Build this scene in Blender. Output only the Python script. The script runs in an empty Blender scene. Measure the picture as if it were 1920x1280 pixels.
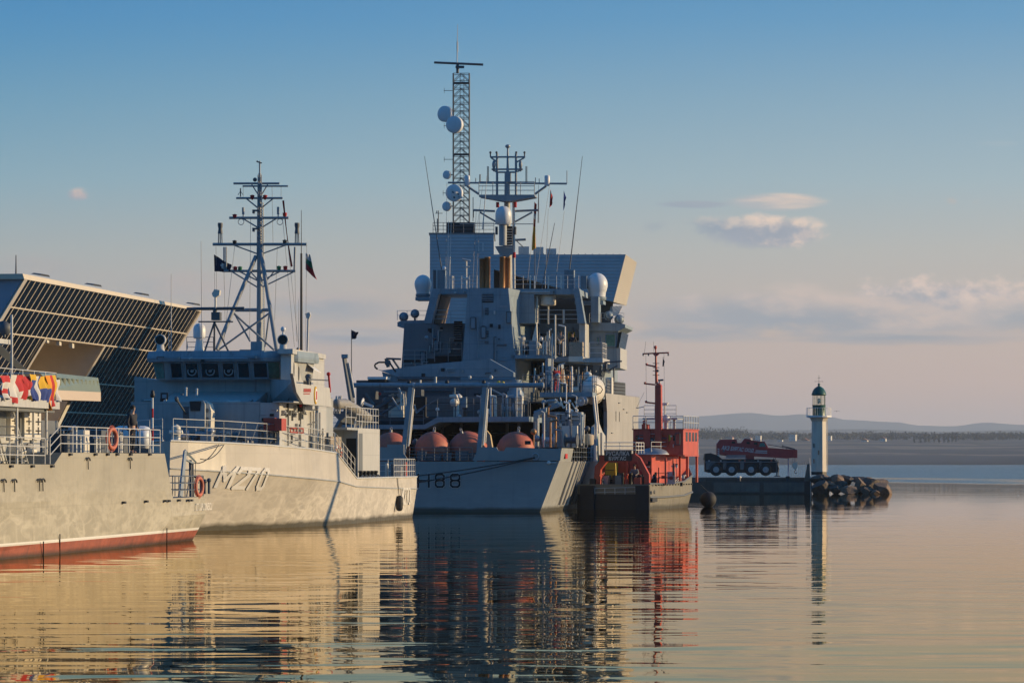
import bpy, math, random
from mathutils import Vector, Matrix
random.seed(7)
R = math.radians
sc = bpy.context.scene
C = sc.collection
F, H, HZ = 7500.0, 3.08, 866.0          # focal length in photo pixels, eye height (m), horizon row

# ---------------------------------------------------------------- materials
def lin(c):
    return tuple(((x/12.92) if x <= .04045 else ((x+.055)/1.055)**2.4) for x in c)

def mat(name, col, rough=.5, metal=0., var=.12, scale=1.5, streak=0., bump=.0, dirt=None, dirt_amt=.0, spec=.5, seams=0., rust=0.):
    """painted / plain surface: base colour with blotchy variation, vertical streaks and dirt"""
    m = bpy.data.materials.new(name); m.use_nodes = True
    nt = m.node_tree; N = nt.nodes; K = nt.links
    b = N['Principled BSDF']; b.inputs['Roughness'].default_value = rough; b.inputs['Metallic'].default_value = metal
    b.inputs['Specular IOR Level'].default_value = spec
    tc = N.new('ShaderNodeTexCoord')
    n1 = N.new('ShaderNodeTexNoise'); n1.inputs['Scale'].default_value = scale; n1.inputs['Detail'].default_value = 6
    n1.inputs['Roughness'].default_value = .65
    K.new(tc.outputs['Object'], n1.inputs['Vector'])
    mr = N.new('ShaderNodeMapRange'); mr.inputs['From Min'].default_value = .25; mr.inputs['From Max'].default_value = .75
    mr.inputs['To Min'].default_value = 1-var; mr.inputs['To Max'].default_value = 1+var
    K.new(n1.outputs['Fac'], mr.inputs['Value'])
    mx = N.new('ShaderNodeMix'); mx.data_type = 'RGBA'; mx.blend_type = 'MULTIPLY'; mx.inputs['Factor'].default_value = 1
    mx.inputs['A'].default_value = (*col, 1); K.new(mr.outputs['Result'], mx.inputs['B'])
    out = mx.outputs['Result']
    if streak or dirt_amt:
        mp = N.new('ShaderNodeMapping'); mp.inputs['Scale'].default_value = (2.6, 2.6, .16)
        K.new(tc.outputs['Object'], mp.inputs['Vector'])
        n2 = N.new('ShaderNodeTexNoise'); n2.inputs['Scale'].default_value = 1.6; n2.inputs['Detail'].default_value = 5
        K.new(mp.outputs['Vector'], n2.inputs['Vector'])
        m2 = N.new('ShaderNodeMapRange'); m2.inputs['From Min'].default_value = .48; m2.inputs['From Max'].default_value = .8
        m2.inputs['To Min'].default_value = 0; m2.inputs['To Max'].default_value = max(streak, dirt_amt)
        K.new(n2.outputs['Fac'], m2.inputs['Value'])
        mx2 = N.new('ShaderNodeMix'); mx2.data_type = 'RGBA'
        K.new(m2.outputs['Result'], mx2.inputs['Factor']); K.new(out, mx2.inputs['A'])
        dc = dirt or tuple(x*.55 for x in col)
        mx2.inputs['B'].default_value = (*dc, 1); out = mx2.outputs['Result']
    def blend(fac, a, c):
        q = N.new('ShaderNodeMix'); q.data_type = 'RGBA'; K.new(fac, q.inputs['Factor']); K.new(a, q.inputs['A']); q.inputs['B'].default_value = (*c, 1); return q.outputs['Result']
    if seams:                                   # weld seams of the plating
        sp = N.new('ShaderNodeSeparateXYZ'); K.new(tc.outputs['Object'], sp.inputs[0])
        for ax, per in (('X', 1.9), ('Y', 2.3), ('Z', 1.15)):
            pp = N.new('ShaderNodeMath'); pp.operation = 'PINGPONG'; K.new(sp.outputs[ax], pp.inputs[0]); pp.inputs[1].default_value = per/2
            q = N.new('ShaderNodeMapRange'); q.inputs['From Max'].default_value = .028; q.inputs['To Min'].default_value = seams; q.inputs['To Max'].default_value = 0
            K.new(pp.outputs[0], q.inputs['Value']); out = blend(q.outputs['Result'], out, tuple(x*.45 for x in col))
    if rust:                                    # rust weeps running down
        mp = N.new('ShaderNodeMapping'); mp.inputs['Scale'].default_value = (3.1, 3.1, .3); mp.inputs['Location'].default_value = (4, 1, 7); K.new(tc.outputs['Object'], mp.inputs['Vector'])
        n3 = N.new('ShaderNodeTexNoise'); n3.inputs['Scale'].default_value = 1.2; n3.inputs['Detail'].default_value = 7; K.new(mp.outputs['Vector'], n3.inputs['Vector'])
        q = N.new('ShaderNodeMapRange'); q.inputs['From Min'].default_value = .63; q.inputs['From Max'].default_value = .76; q.inputs['To Max'].default_value = rust; K.new(n3.outputs['Fac'], q.inputs['Value'])
        out = blend(q.outputs['Result'], out, (.12, .055, .028))
    K.new(out, b.inputs['Base Color'])
    rr = N.new('ShaderNodeMapRange'); rr.inputs['To Min'].default_value = max(.02, rough-.12); rr.inputs['To Max'].default_value = min(1, rough+.12)
    K.new(n1.outputs['Fac'], rr.inputs['Value']); K.new(rr.outputs['Result'], b.inputs['Roughness'])
    if bump:
        bp = N.new('ShaderNodeBump'); bp.inputs['Strength'].default_value = bump; bp.inputs['Distance'].default_value = .05
        K.new(n1.outputs['Fac'], bp.inputs['Height']); K.new(bp.outputs['Normal'], b.inputs['Normal'])
    return m

def hull_mat(name, col, wl=.45, boot=None, line=None, ripple_light=.25, plate=2.4):
    """ship side: plating seams, run-off streaks, painted pale web of sunlight off the water, optional boot-top below wl"""
    m = bpy.data.materials.new(name); m.use_nodes = True
    nt = m.node_tree; N = nt.nodes; K = nt.links; b = N['Principled BSDF']
    b.inputs['Roughness'].default_value = .48
    tc = N.new('ShaderNodeTexCoord'); sp = N.new('ShaderNodeSeparateXYZ'); K.new(tc.outputs['Object'], sp.inputs[0])
    def noise(scl, s=1., det=5):
        mp = N.new('ShaderNodeMapping'); mp.inputs['Scale'].default_value = scl; K.new(tc.outputs['Object'], mp.inputs['Vector'])
        n = N.new('ShaderNodeTexNoise'); n.inputs['Scale'].default_value = s; n.inputs['Detail'].default_value = det
        n.inputs['Roughness'].default_value = .6
        K.new(mp.outputs['Vector'], n.inputs['Vector']); return n.outputs['Fac']
    def mr(v, a, c, d, e):
        q = N.new('ShaderNodeMapRange'); q.inputs['From Min'].default_value = a; q.inputs['From Max'].default_value = c
        q.inputs['To Min'].default_value = d; q.inputs['To Max'].default_value = e; K.new(v, q.inputs['Value']); return q.outputs['Result']
    def mix(f, a, c, bt='MIX'):
        q = N.new('ShaderNodeMix'); q.data_type = 'RGBA'; q.blend_type = bt
        for s, v in (('Factor', f), ('A', a), ('B', c)):
            if isinstance(v, (int, float)): q.inputs[s].default_value = v
            elif isinstance(v, tuple): q.inputs[s].default_value = (*v, 1)
            else: K.new(v, q.inputs[s])
        return q.outputs['Result']
    def mth(op, a, c):
        q = N.new('ShaderNodeMath'); q.operation = op
        for i, v in enumerate((a, c)):
            if isinstance(v, (int, float)): q.inputs[i].default_value = v
            else: K.new(v, q.inputs[i])
        return q.outputs[0]
    base = mix(mr(noise((.25, .25, .5)), .3, .7, 0, 1), tuple(x*.88 for x in col), tuple(min(1, x*1.1) for x in col))
    # run-off streaks
    st = noise((1.4, 1.4, .1), 1.5, 6)
    base = mix(mr(st, .52, .78, 0, .42), base, tuple(x*.62 for x in col))
    # painted light: pale crossing bands for sun thrown up by the ripples
    if ripple_light:
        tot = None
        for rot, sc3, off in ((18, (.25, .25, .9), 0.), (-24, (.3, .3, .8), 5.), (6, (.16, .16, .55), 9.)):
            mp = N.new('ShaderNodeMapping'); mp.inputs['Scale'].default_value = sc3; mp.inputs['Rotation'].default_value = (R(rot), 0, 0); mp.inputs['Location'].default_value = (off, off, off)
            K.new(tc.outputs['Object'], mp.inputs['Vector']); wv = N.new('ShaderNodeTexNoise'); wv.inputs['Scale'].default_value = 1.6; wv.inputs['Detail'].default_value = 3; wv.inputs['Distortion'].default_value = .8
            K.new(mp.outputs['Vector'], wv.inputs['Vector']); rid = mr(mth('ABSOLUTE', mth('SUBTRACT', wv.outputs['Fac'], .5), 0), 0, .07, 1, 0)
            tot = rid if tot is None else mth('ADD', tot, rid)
        f = mth('MULTIPLY', mth('MULTIPLY', mr(tot, .15, 1.7, 0, 1), mr(noise((.12, .12, .3)), .35, .6, .25, 1)), mr(sp.outputs['Z'], 3.0, .5, .0, ripple_light))
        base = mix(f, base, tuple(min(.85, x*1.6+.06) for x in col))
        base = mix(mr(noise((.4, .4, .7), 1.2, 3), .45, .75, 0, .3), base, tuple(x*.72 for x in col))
    # rust weeps
    base = mix(mth('MULTIPLY', mr(noise((2.2, 2.2, .12), 1.3, 7), .68, .8, 0, .45), mr(noise((.2, .2, .2)), .45, .65, 0, 1)), base, (.16, .09, .045))
    # plate seams
    for ax, per in (('Y', plate*2.2), ('Z', plate*.62)):
        fr = N.new('ShaderNodeMath'); fr.operation = 'PINGPONG'; K.new(sp.outputs[ax], fr.inputs[0]); fr.inputs[1].default_value = per/2
        base = mix(mr(fr.outputs[0], .0, .03, .22, 0), base, tuple(x*.6 for x in col))
    if boot:
        redv = mix(mr(noise((.5, .5, 1.4), 1.5, 6), .3, .7, 0, 1), tuple(x*.65 for x in boot), tuple(x*1.15 for x in boot))
        redv = mix(mr(noise((1.5, 1.5, .2), 1.7, 6), .5, .75, 0, .5), redv, (.09, .06, .04))
        redv = mix(mr(sp.outputs['Z'], .2, .04, 0, .85), redv, (.03, .032, .018))
        edge = mr(sp.outputs['Z'], wl-.02, wl+.0, 0, 1)
        base = mix(edge, redv, base)
        if line:
            l1 = mth('MULTIPLY', mr(sp.outputs['Z'], wl-.055, wl-.045, 0, 1), mr(sp.outputs['Z'], wl+.055, wl+.045, 0, 1))
            base = mix(l1, base, line)
    else:
        base = mix(mr(mth('ADD', sp.outputs['Z'], mr(noise((.6, .6, 1.)), 0, 1, -.14, .14)), .36, .16, 0, .9), base, (.045, .04, .022))
    K.new(base, b.inputs['Base Color'])
    K.new(mr(st, .2, .8, .38, .62), b.inputs['Roughness'])
    bp = N.new('ShaderNodeBump'); bp.inputs['Strength'].default_value = .25; bp.inputs['Distance'].default_value = .12
    K.new(noise((.35, .35, .45), 1., 2), bp.inputs['Height']); K.new(bp.outputs['Normal'], b.inputs['Normal'])
    return m

M = {}
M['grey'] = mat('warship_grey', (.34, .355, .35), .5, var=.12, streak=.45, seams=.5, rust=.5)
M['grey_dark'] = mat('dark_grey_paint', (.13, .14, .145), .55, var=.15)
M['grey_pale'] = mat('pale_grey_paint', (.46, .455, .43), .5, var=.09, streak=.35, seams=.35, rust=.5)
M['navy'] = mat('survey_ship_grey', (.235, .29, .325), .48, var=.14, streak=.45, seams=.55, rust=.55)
M['navy_dark'] = mat('deck_machinery_grey', (.085, .095, .105), .6, var=.25)
M['deck'] = mat('deck_paint', (.11, .13, .13), .8, var=.2)
M['black'] = mat('black_paint', (.018, .019, .021), .55, var=.2)
M['void'] = mat('dark_interior', (.02, .022, .024), .8, var=.2)
M['white'] = mat('white_paint', (.72, .70, .66), .45, var=.06, streak=.2)
M['cream'] = mat('cream_canister', (.66, .62, .53), .45, var=.08, streak=.25)
M['radome'] = mat('radome_white', (.66, .67, .67), .4, var=.05, streak=.15)
M['red'] = mat('tug_red', (.50, .075, .045), .5, var=.2, streak=.6, seams=.4, rust=.5)
M['red_box'] = mat('red_locker_paint', (.42, .06, .035), .5, var=.1, streak=.3)
M['crane_red'] = mat('crane_red_paint', (.46, .05, .05), .42, var=.14, streak=.35)
M['orange'] = mat('orange_buoy_paint', (.50, .13, .075), .6, var=.22, scale=2.2, streak=.5, dirt=(.22,.12,.09), bump=.2)
M['yellow'] = mat('yellow_paint', (.62, .42, .03), .5, var=.12, streak=.3)
M['brown'] = mat('exhaust_heat_stained_metal', (.34, .17, .07), .45, metal=.35, var=.25, streak=.5)
M['steel'] = mat('galvanised_steel', (.34, .35, .36), .42, metal=.3, var=.15)
M['rail'] = mat('railing_paint', (.5, .5, .48), .45, var=.1)
M['rail_dark'] = mat('dark_railing_paint', (.12, .14, .16), .5, var=.1)
M['mast'] = mat('mast_paint', (.27, .29, .30), .5, var=.12, streak=.2)
M['mast_dark'] = mat('dark_mast_paint', (.085, .095, .105), .55, var=.15)
M['rope'] = mat('dark_mooring_rope', (.05, .05, .05), .9, var=.3, scale=20)
M['rope_pale'] = mat('pale_rope', (.35, .33, .28), .9, var=.3, scale=20)
M['wire'] = mat('rigging_wire', (.16, .16, .16), .5)
M['rubber'] = mat('black_rubber', (.022, .022, .023), .72, var=.3, scale=3, bump=.3)
M['rhib'] = mat('grey_inflatable_rubber', (.26, .245, .22), .6, var=.12)
M['glass'] = mat('dark_window_glass', (.012, .016, .018), .06, var=.1, spec=.6)
M['glass_green'] = mat('green_window_glass', (.10, .22, .18), .1, var=.4, scale=2.5, spec=.6)
M['green'] = mat('lighthouse_green', (.008, .085, .065), .4, var=.15, streak=.3)
M['blue'] = mat('blue_paint', (.03, .09, .3), .5)
M['tarp'] = mat('beige_tarpaulin', (.52, .42, .30), .85, var=.15, bump=.2)
M['net'] = mat('camouflage_mesh', (.30, .25, .19), .9, var=.4, scale=9, bump=.5)
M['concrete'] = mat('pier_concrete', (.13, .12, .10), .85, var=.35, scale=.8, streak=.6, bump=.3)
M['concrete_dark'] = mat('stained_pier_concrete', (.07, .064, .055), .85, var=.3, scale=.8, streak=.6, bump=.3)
M['quay'] = mat('quay_paving', (.18, .17, .155), .9, var=.2, scale=.6)
M['skin'] = mat('skin', (.45, .27, .19), .55, var=.05)
M['hair'] = mat('dark_hair', (.02, .016, .013), .7)
M['dark_cloth'] = mat('dark_cloth', (.03, .032, .04), .9, var=.15)
M['red_cloth'] = mat('red_cloth', (.42, .03, .03), .9, var=.15)
M['grey_cloth'] = mat('grey_cloth', (.2, .19, .18), .9, var=.15)
M['f_red'] = mat('flag_red_cloth', (.46, .028, .03), .85, var=.08)
M['f_white'] = mat('flag_white_cloth', (.60, .58, .54), .85, var=.1)
M['f_yellow'] = mat('flag_yellow_cloth', (.62, .36, .02), .85, var=.06)
M['f_blue'] = mat('flag_blue_cloth', (.03, .06, .24), .85, var=.1)
M['f_green'] = mat('flag_green_cloth', (.03, .2, .09), .85, var=.1)
M['f_navy'] = mat('flag_navy_cloth', (.012, .016, .04), .85, var=.1)
M['f_orange'] = mat('flag_orange_cloth', (.75, .26, .02), .85, var=.06)

# ---------------------------------------------------------------- mesh builder
class MB:
    def __init__(s): s.v = []; s.f = []; s.m = []; s.smooth = []
    def add(s, vs, fs, mi=0, sm=False):
        o = len(s.v); s.v += [tuple(v) for v in vs]
        for f in fs: s.f.append(tuple(i+o for i in f)); s.m.append(mi); s.smooth.append(sm)
        return s
    def box(s, x0, x1, y0, y1, z0, z1, mi=0):
        x0, x1 = sorted((x0, x1)); y0, y1 = sorted((y0, y1)); z0, z1 = sorted((z0, z1))
        return s.add([(x0,y0,z0),(x1,y0,z0),(x1,y1,z0),(x0,y1,z0),(x0,y0,z1),(x1,y0,z1),(x1,y1,z1),(x0,y1,z1)],
                     [(0,3,2,1),(4,5,6,7),(0,1,5,4),(1,2,6,5),(2,3,7,6),(3,0,4,7)], mi)
    def prism(s, pts, vec, mi=0):
        n = len(pts); vec = Vector(vec); a = [Vector(p) for p in pts]
        nrm = sum(((a[i]-a[0]).cross(a[(i+1) % n]-a[0]) for i in range(1, n-1)), Vector())
        if nrm.dot(vec) > 0: a.reverse()
        b = [p+vec for p in a]
        return s.add(a+b, [tuple(range(n)), tuple(range(2*n-1, n-1, -1))]+[(i, i+n, (i+1) % n+n, (i+1) % n) for i in range(n)], mi)
    def bar(s, p, q, r, n=6, r2=None, mi=0, sm=True):
        p, q = Vector(p), Vector(q); d = q-p
        if d.length < 1e-6: return s
        d.normalize(); u = d.orthogonal().normalized(); w = d.cross(u); r2 = r if r2 is None else r2
        vs = []
        for c, rr in ((p, r), (q, r2)):
            for i in range(n):
                a = 2*math.pi*(i+.5)/n; vs.append(c+u*(math.cos(a)*rr)+w*(math.sin(a)*rr))
        s.add(vs, [(i, (i+1) % n, (i+1) % n+n, i+n) for i in range(n)], mi, sm and n > 4)
        s.add(vs, [tuple(range(n-1, -1, -1)), tuple(range(n, 2*n))], mi); return s
    def path(s, pts, r, n=6, mi=0, closed=False):
        pts = list(pts)
        if closed: pts.append(pts[0])
        for a, b in zip(pts, pts[1:]): s.bar(a, b, r, n, mi=mi)
        return s
    def lathe(s, c, prof, n=16, axis=(0,0,1), mi=0, sm=True):
        c = Vector(c); ax = Vector(axis).normalized(); u = ax.orthogonal().normalized(); w = ax.cross(u)
        vs = []
        for r, z in prof:
            for i in range(n):
                a = 2*math.pi*(i+.5)/n; vs.append(c+ax*z+u*(math.cos(a)*r)+w*(math.sin(a)*r))
        k = len(prof)
        s.add(vs, [(j*n+i, j*n+(i+1) % n, (j+1)*n+(i+1) % n, (j+1)*n+i) for j in range(k-1) for i in range(n)], mi, sm)
        s.add(vs[:n], [tuple(range(n-1, -1, -1))], mi); s.add(vs[-n:], [tuple(range(n))], mi); return s
    def ell(s, c, r, n=14, k=8, mi=0, a0=-90, a1=90):
        if isinstance(r, (int, float)): r = (r, r, r)
        vs = []
        for j in range(k+1):
            t = R(a0+(a1-a0)*j/k)
            for i in range(n):
                a = 2*math.pi*i/n
                vs.append((c[0]+r[0]*math.cos(t)*math.cos(a), c[1]+r[1]*math.cos(t)*math.sin(a), c[2]+r[2]*math.sin(t)))
        s.add(vs, [(j*n+i, j*n+(i+1) % n, (j+1)*n+(i+1) % n, (j+1)*n+i) for j in range(k) for i in range(n)], mi, True)
        if a0 > -90: s.add(vs[:n], [tuple(range(n-1, -1, -1))], mi)
        if a1 < 90: s.add(vs[-n:], [tuple(range(n))], mi)
        return s
    def torus(s, c, RR, r, axis=(0,1,0), n=20, k=8, mi=0, split=None):
        c = Vector(c); ax = Vector(axis).normalized(); u = ax.orthogonal().normalized(); w = ax.cross(u); vs = []
        for i in range(n):
            a = 2*math.pi*i/n; e = u*math.cos(a)+w*math.sin(a)
            for j in range(k):
                b = 2*math.pi*j/k; vs.append(c+e*(RR+r*math.cos(b))+ax*(r*math.sin(b)))
        for i in range(n):
            m_ = mi if split is None else split[(i*len(split)//n) % len(split)]
            s.add(vs, [], 0)
            o = len(s.v)-len(vs)
            for j in range(k):
                s.f.append((o+i*k+j, o+((i+1) % n)*k+j, o+((i+1) % n)*k+(j+1) % k, o+i*k+(j+1) % k)); s.m.append(m_); s.smooth.append(True)
        return s
    def rail(s, pts, h=1., bars=3, step=1.4, r=.022, mi=0, h2=None):
        """guard rail along local points (deck edge): posts and horizontal bars"""
        pts = [Vector(p) for p in pts]
        for a, b in zip(pts, pts[1:]):
            n = max(1, round((b-a).length/step))
            for i in range(n+1):
                p = a.lerp(b, i/n); s.bar(p, p+Vector((0,0,h)), r, 5, mi=mi)
            for j in range(1, bars+1):
                z = Vector((0,0,h*j/bars)); s.bar(a+z, b+z, r*.85, 5, mi=mi)
        return s
    def loft(s, secs, cap0=True, cap1=True, top=True, mi=0, mtop=0, sm=False):
        """secs: (y, [(x,z)..]) half sections from keel up, mirrored to both sides"""
        n = len(secs[0][1]); vs = []
        for y, pts in secs:
            vs += [(x, y, z) for x, z in pts]+[(-x, y, z) for x, z in pts]
        W = 2*n
        for k in range(len(secs)-1):
            a, b = k*W, (k+1)*W
            s.add(vs, [], 0); o = len(s.v)-len(vs)
            def q(i, j, e, f, m_=mi):
                s.f.append((o+i, o+j, o+e, o+f)); s.m.append(m_); s.smooth.append(sm)
            flip = secs[1][0] < secs[0][0]
            for i in range(n-1):
                r_ = (a+i, b+i, b+i+1, a+i+1); l_ = (a+n+i, a+n+i+1, b+n+i+1, b+n+i)
                if flip: r_, l_ = r_[::-1], l_[::-1]
                q(*r_); q(*l_)
            if top:
                t_ = (a+n-1, b+n-1, b+2*n-1, a+2*n-1); q(*(t_[::-1] if flip else t_), mtop)
        for cap, k in ((cap0, 0), (cap1, len(secs)-1)):
            if cap:
                a = k*W; loop = [vs[a+i] for i in range(n)]+[vs[a+n+i] for i in range(n-1, -1, -1)]
                s.add(loop, [tuple(range(2*n))], mi)
        return s
    def build(s, name, m, parent=None, recalc=False):
        me = bpy.data.meshes.new(name); me.from_pydata(s.v, [], s.f)
        for x in (m if isinstance(m, (list, tuple)) else [m]): me.materials.append(x)
        me.polygons.foreach_set('material_index', s.m); me.polygons.foreach_set('use_smooth', s.smooth)
        if recalc:
            import bmesh
            b = bmesh.new(); b.from_mesh(me); bmesh.ops.remove_doubles(b, verts=b.verts, dist=1e-5)
            bmesh.ops.recalc_face_normals(b, faces=b.faces); b.to_mesh(me); b.free()
        me.update()
        o = bpy.data.objects.new(name, me); C.objects.link(o)
        if parent: o.parent = parent
        return o

def tag(o, label, cat, group=None, kind=None):
    if label: o['label'] = label
    if cat: o['category'] = cat
    if group: o['group'] = group
    if kind: o['kind'] = kind
    return o
def thing(name, label, cat, loc=(0,0,0), rz=0, group=None):
    o = bpy.data.objects.new(name, None); C.objects.link(o); o.empty_display_size = .5
    o.location = loc; o.rotation_euler = (0, 0, rz); return tag(o, label, cat, group)
def copy_tree(o, parent=None):
    c = o.copy(); C.objects.link(c); c.parent = parent
    for ch in list(o.children): copy_tree(ch, c)
    return c
def one(mb, name, m, fr, label, cat, group=None, recalc=False):
    """a thing that is one mesh, built in the coordinates of a ship frame; its origin goes to its own base"""
    cx = sum(v[0] for v in mb.v)/len(mb.v); cy = sum(v[1] for v in mb.v)/len(mb.v); cz = min(v[2] for v in mb.v)
    mb.v = [(x-cx, y-cy, z-cz) for x, y, z in mb.v]
    o = mb.build(name, m, None, recalc)
    o.location = fr.W((cx, cy, cz)); o.rotation_euler = (0, 0, -fr.th)
    return tag(o, label, cat, group)

# ---------------------------------------------------------------- frames: a local axis system per ship
class Fr:
    def __init__(s, ox, oy, deg):
        s.ox, s.oy, s.th = ox, oy, R(deg); s.c, s.s = math.cos(s.th), math.sin(s.th)
    def W(s, p):
        return Vector((s.ox+p[0]*s.c+p[1]*s.s, s.oy-p[0]*s.s+p[1]*s.c, p[2]))
    def at(s, px, py, t):
        a = (px-960)/F; dx, dy = t*a-s.ox, t-s.oy
        return Vector((dx*s.c-dy*s.s, dx*s.s+dy*s.c, H-(py-HZ)/F*t))
    def L(s, px, py, ly):
        a = (px-960)/F; return s.at(px, py, (ly+s.ox*s.s+s.oy*s.c)/(a*s.s+s.c))
    def S(s, px, py, lx):
        a = (px-960)/F; return s.at(px, py, (lx+s.ox*s.c-s.oy*s.s)/(a*s.c-s.s))
    def m(s, px, ly):                       # metres for a length of px photo pixels at local depth ly
        return px*(s.oy+ly*s.c)/F
    def box(s, mb, x0, y0, x1, y1, ly, d, mi=0):
        a, b = s.L(x0, y1, ly), s.L(x1, y0, ly); return mb.box(a.x, b.x, ly, ly+d, a.z, b.z, mi)
    def poly(s, mb, pts, ly, d, mi=0):
        return mb.prism([s.L(x, y, ly) for x, y in pts], (0, d, 0), mi)
    def sbox(s, mb, x0, y0, x1, y1, lx, d, mi=0):
        a, b = s.S(x0, (y0+y1)/2, lx), s.S(x1, (y0+y1)/2, lx)
        za, zb = s.S(x0, y1, lx).z, s.S(x0, y0, lx).z
        return mb.box(lx-d, lx, a.y, b.y, za, zb, mi)
    def spoly(s, mb, pts, lx, d, mi=0):
        return mb.prism([s.S(x, y, lx) for x, y in pts], (-d, 0, 0), mi)
    def line(s, mb, p, q, ly, r, ly2=None, n=6, r2=None, mi=0):
        return mb.bar(s.L(*p, ly), s.L(*q, ly if ly2 is None else ly2), r, n, r2, mi)
    def wire(s, mb, p, q, ly, ly2=None, r=.012, sag=0, n=6):
        a, b = s.L(*p, ly), s.L(*q, ly if ly2 is None else ly2)
        k = 8 if sag else 1; pts = []
        for i in range(k+1):
            t = i/k; v = a.lerp(b, t); v.z -= sag*4*t*(1-t); pts.append(v)
        return mb.path(pts, r, 4)
    def ball(s, mb, x, y, rpx, ly, sc_=(1,1,1), mi=0, **k):
        r = s.m(rpx, ly); c = s.L(x, y, ly); return mb.ell(c, (r*sc_[0], r*sc_[1], r*sc_[2]), mi=mi, **k)
    def root(s, name, label, cat, p=(0,0,0), group=None):
        return thing(name, label, cat, s.W(p), -s.th, group)
WORLD = Fr(0, 0, 0)

# ---------------------------------------------------------------- lettering
def text_verts(txt, bold=0.):
    cu = bpy.data.curves.new('lettering', 'FONT'); cu.body = txt; cu.resolution_u = 3; cu.offset = bold
    ob = bpy.data.objects.new('lettering', cu)
    me = bpy.data.meshes.new_from_object(ob)
    vs = [(v.co.x, v.co.y) for v in me.vertices]; fs = [tuple(p.vertices) for p in me.polygons]
    bpy.data.objects.remove(ob); bpy.data.curves.remove(cu); bpy.data.meshes.remove(me)
    x0, x1 = min(v[0] for v in vs), max(v[0] for v in vs); y0, y1 = min(v[1] for v in vs), max(v[1] for v in vs)
    return [((x-x0)/(x1-x0), (y-y0)/(y1-y0)) for x, y in vs], fs
def lettering(txt, fn, name, m, parent, bold=0.):
    """fn(u,v) -> local point for u,v in 0..1"""
    vs, fs = text_verts(txt, bold); mb = MB(); mb.add([fn(u, v) for u, v in vs], fs)
    return mb.build(name, m, parent)
STROKE = {'M': [[(0,0),(0,1),(.5,.35),(1,1),(1,0)]], '2': [[(0,.8),(.1,1),(.9,1),(1,.85),(1,.62),(0,0),(1,0)]],
          '7': [[(0,1),(1,1),(.35,0)]], '0': [[(.2,0),(0,.15),(0,.85),(.2,1),(.8,1),(1,.85),(1,.15),(.8,0),(.2,0)]],
          'H': [[(0,0),(0,1)],[(1,0),(1,1)],[(0,.5),(1,.5)]],
          '8': [[(.2,0),(0,.12),(0,.4),(.2,.52),(0,.62),(0,.88),(.2,1),(.8,1),(1,.88),(1,.62),(.8,.52),(1,.4),(1,.12),(.8,0),(.2,0)],[(.2,.52),(.8,.52)]]}
def stroke_text(mb, txt, fn, wd, gap=.38, asp=.62):
    """block numerals made of constant-width strokes; fn(u,v) as above, glyph cell asp wide"""
    n = len(txt); cell = 1./(n+gap*(n-1))
    for i, ch in enumerate(txt):
        if ch == ' ': continue
        u0 = i*cell*(1+gap)
        for st in STROKE[ch]:
            for (a, b), (c_, d) in zip(st, st[1:]):
                p = (u0+a*cell, b); q = (u0+c_*cell, d)
                dx, dy = (q[0]-p[0])/cell*asp, q[1]-p[1]; l = math.hypot(dx, dy) or 1
                ex, ey = dx/l*wd*.5, dy/l*wd*.5; nx, ny = -dy/l*wd*.5, dx/l*wd*.5
                k = 3; vs = []
                for j in range(k+1):
                    t = j/k; X = p[0]+(q[0]-p[0])*t+(ex*(2*t-1))/asp*cell; Y = p[1]+(q[1]-p[1])*t+ey*(2*t-1)
                    vs += [fn(X+nx/asp*cell, Y+ny), fn(X-nx/asp*cell, Y-ny)]
                mb.add(vs, [(2*j, 2*j+1, 2*j+3, 2*j+2) for j in range(k)])
    return mb

def fittings(fr, parent, x0, y0, x1, y1, ly, n, seed, tones=('navy', 'navy_dark', 'steel', 'rail')):
    """small fittings bolted to a plate that faces astern/ahead at local depth ly"""
    rr = random.Random(seed)
    for _ in range(n):
        k = rr.choice(['junction_box', 'junction_box', 'pipe_run', 'pipe_run', 'pipe_run', 'cable_tray', 'wall_lamp', 'vent_grille', 'access_door', 'hand_rail'])
        x, y = rr.uniform(x0, x1), rr.uniform(y0, y1); t = rr.choice(tones); g = MB()
        if k == 'junction_box': w_, h_ = rr.uniform(2, 5), rr.uniform(2, 6); fr.box(g, x, y, x+w_, y+h_, ly-.16, .16)
        elif k == 'pipe_run':
            l_ = rr.uniform(.25, .9)*(y1-y0); ya = min(y, y1-l_*.5); yb = min(y1, ya+l_); fr.line(g, (x, ya), (x, yb), ly-.1, rr.uniform(.025, .06))
            if rr.random() < .6: fr.line(g, (x, ya), (min(x1, x+rr.uniform(4, 16)), ya), ly-.1, .035)
        elif k == 'cable_tray': l_ = rr.uniform(.2, .7)*(x1-x0); fr.line(g, (x, y), (min(x1, x+l_), y), ly-.08, .045, n=4)
        elif k == 'wall_lamp': fr.box(g, x, y, x+2.2, y+1.6, ly-.22, .22); fr.ball(g, x+1.1, y+2.4, 1.2, ly-.2); t = rr.choice(('rail', 'cream', 'steel'))
        elif k == 'vent_grille':
            w_, h_ = rr.uniform(4, 9), rr.uniform(4, 8); fr.box(g, x, y, x+w_, y+h_, ly-.05, .05); t = 'void'
        elif k == 'access_door':
            yy = max(y0, min(y, y1-22)); fr.box(g, x, yy, x+9, yy+21, ly-.07, .07); d = g.build('access_door', M[tones[0]], parent)
            g = MB(); a, b = fr.L(x, yy+21, ly-.08), fr.L(x+9, yy, ly-.08); g.path([(a.x,ly-.08,a.z),(b.x,ly-.08,a.z),(b.x,ly-.08,b.z),(a.x,ly-.08,b.z)], .03, 4, 0, True); g.build('door_frame', M['navy_dark'], d); continue
        else: l_ = rr.uniform(8, 22); fr.line(g, (x, y), (min(x1, x+l_), y), ly-.14, .02); fr.line(g, (x, y), (x, y+1), ly-.1, .02)
        g.build(k, M[t], parent)

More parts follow.
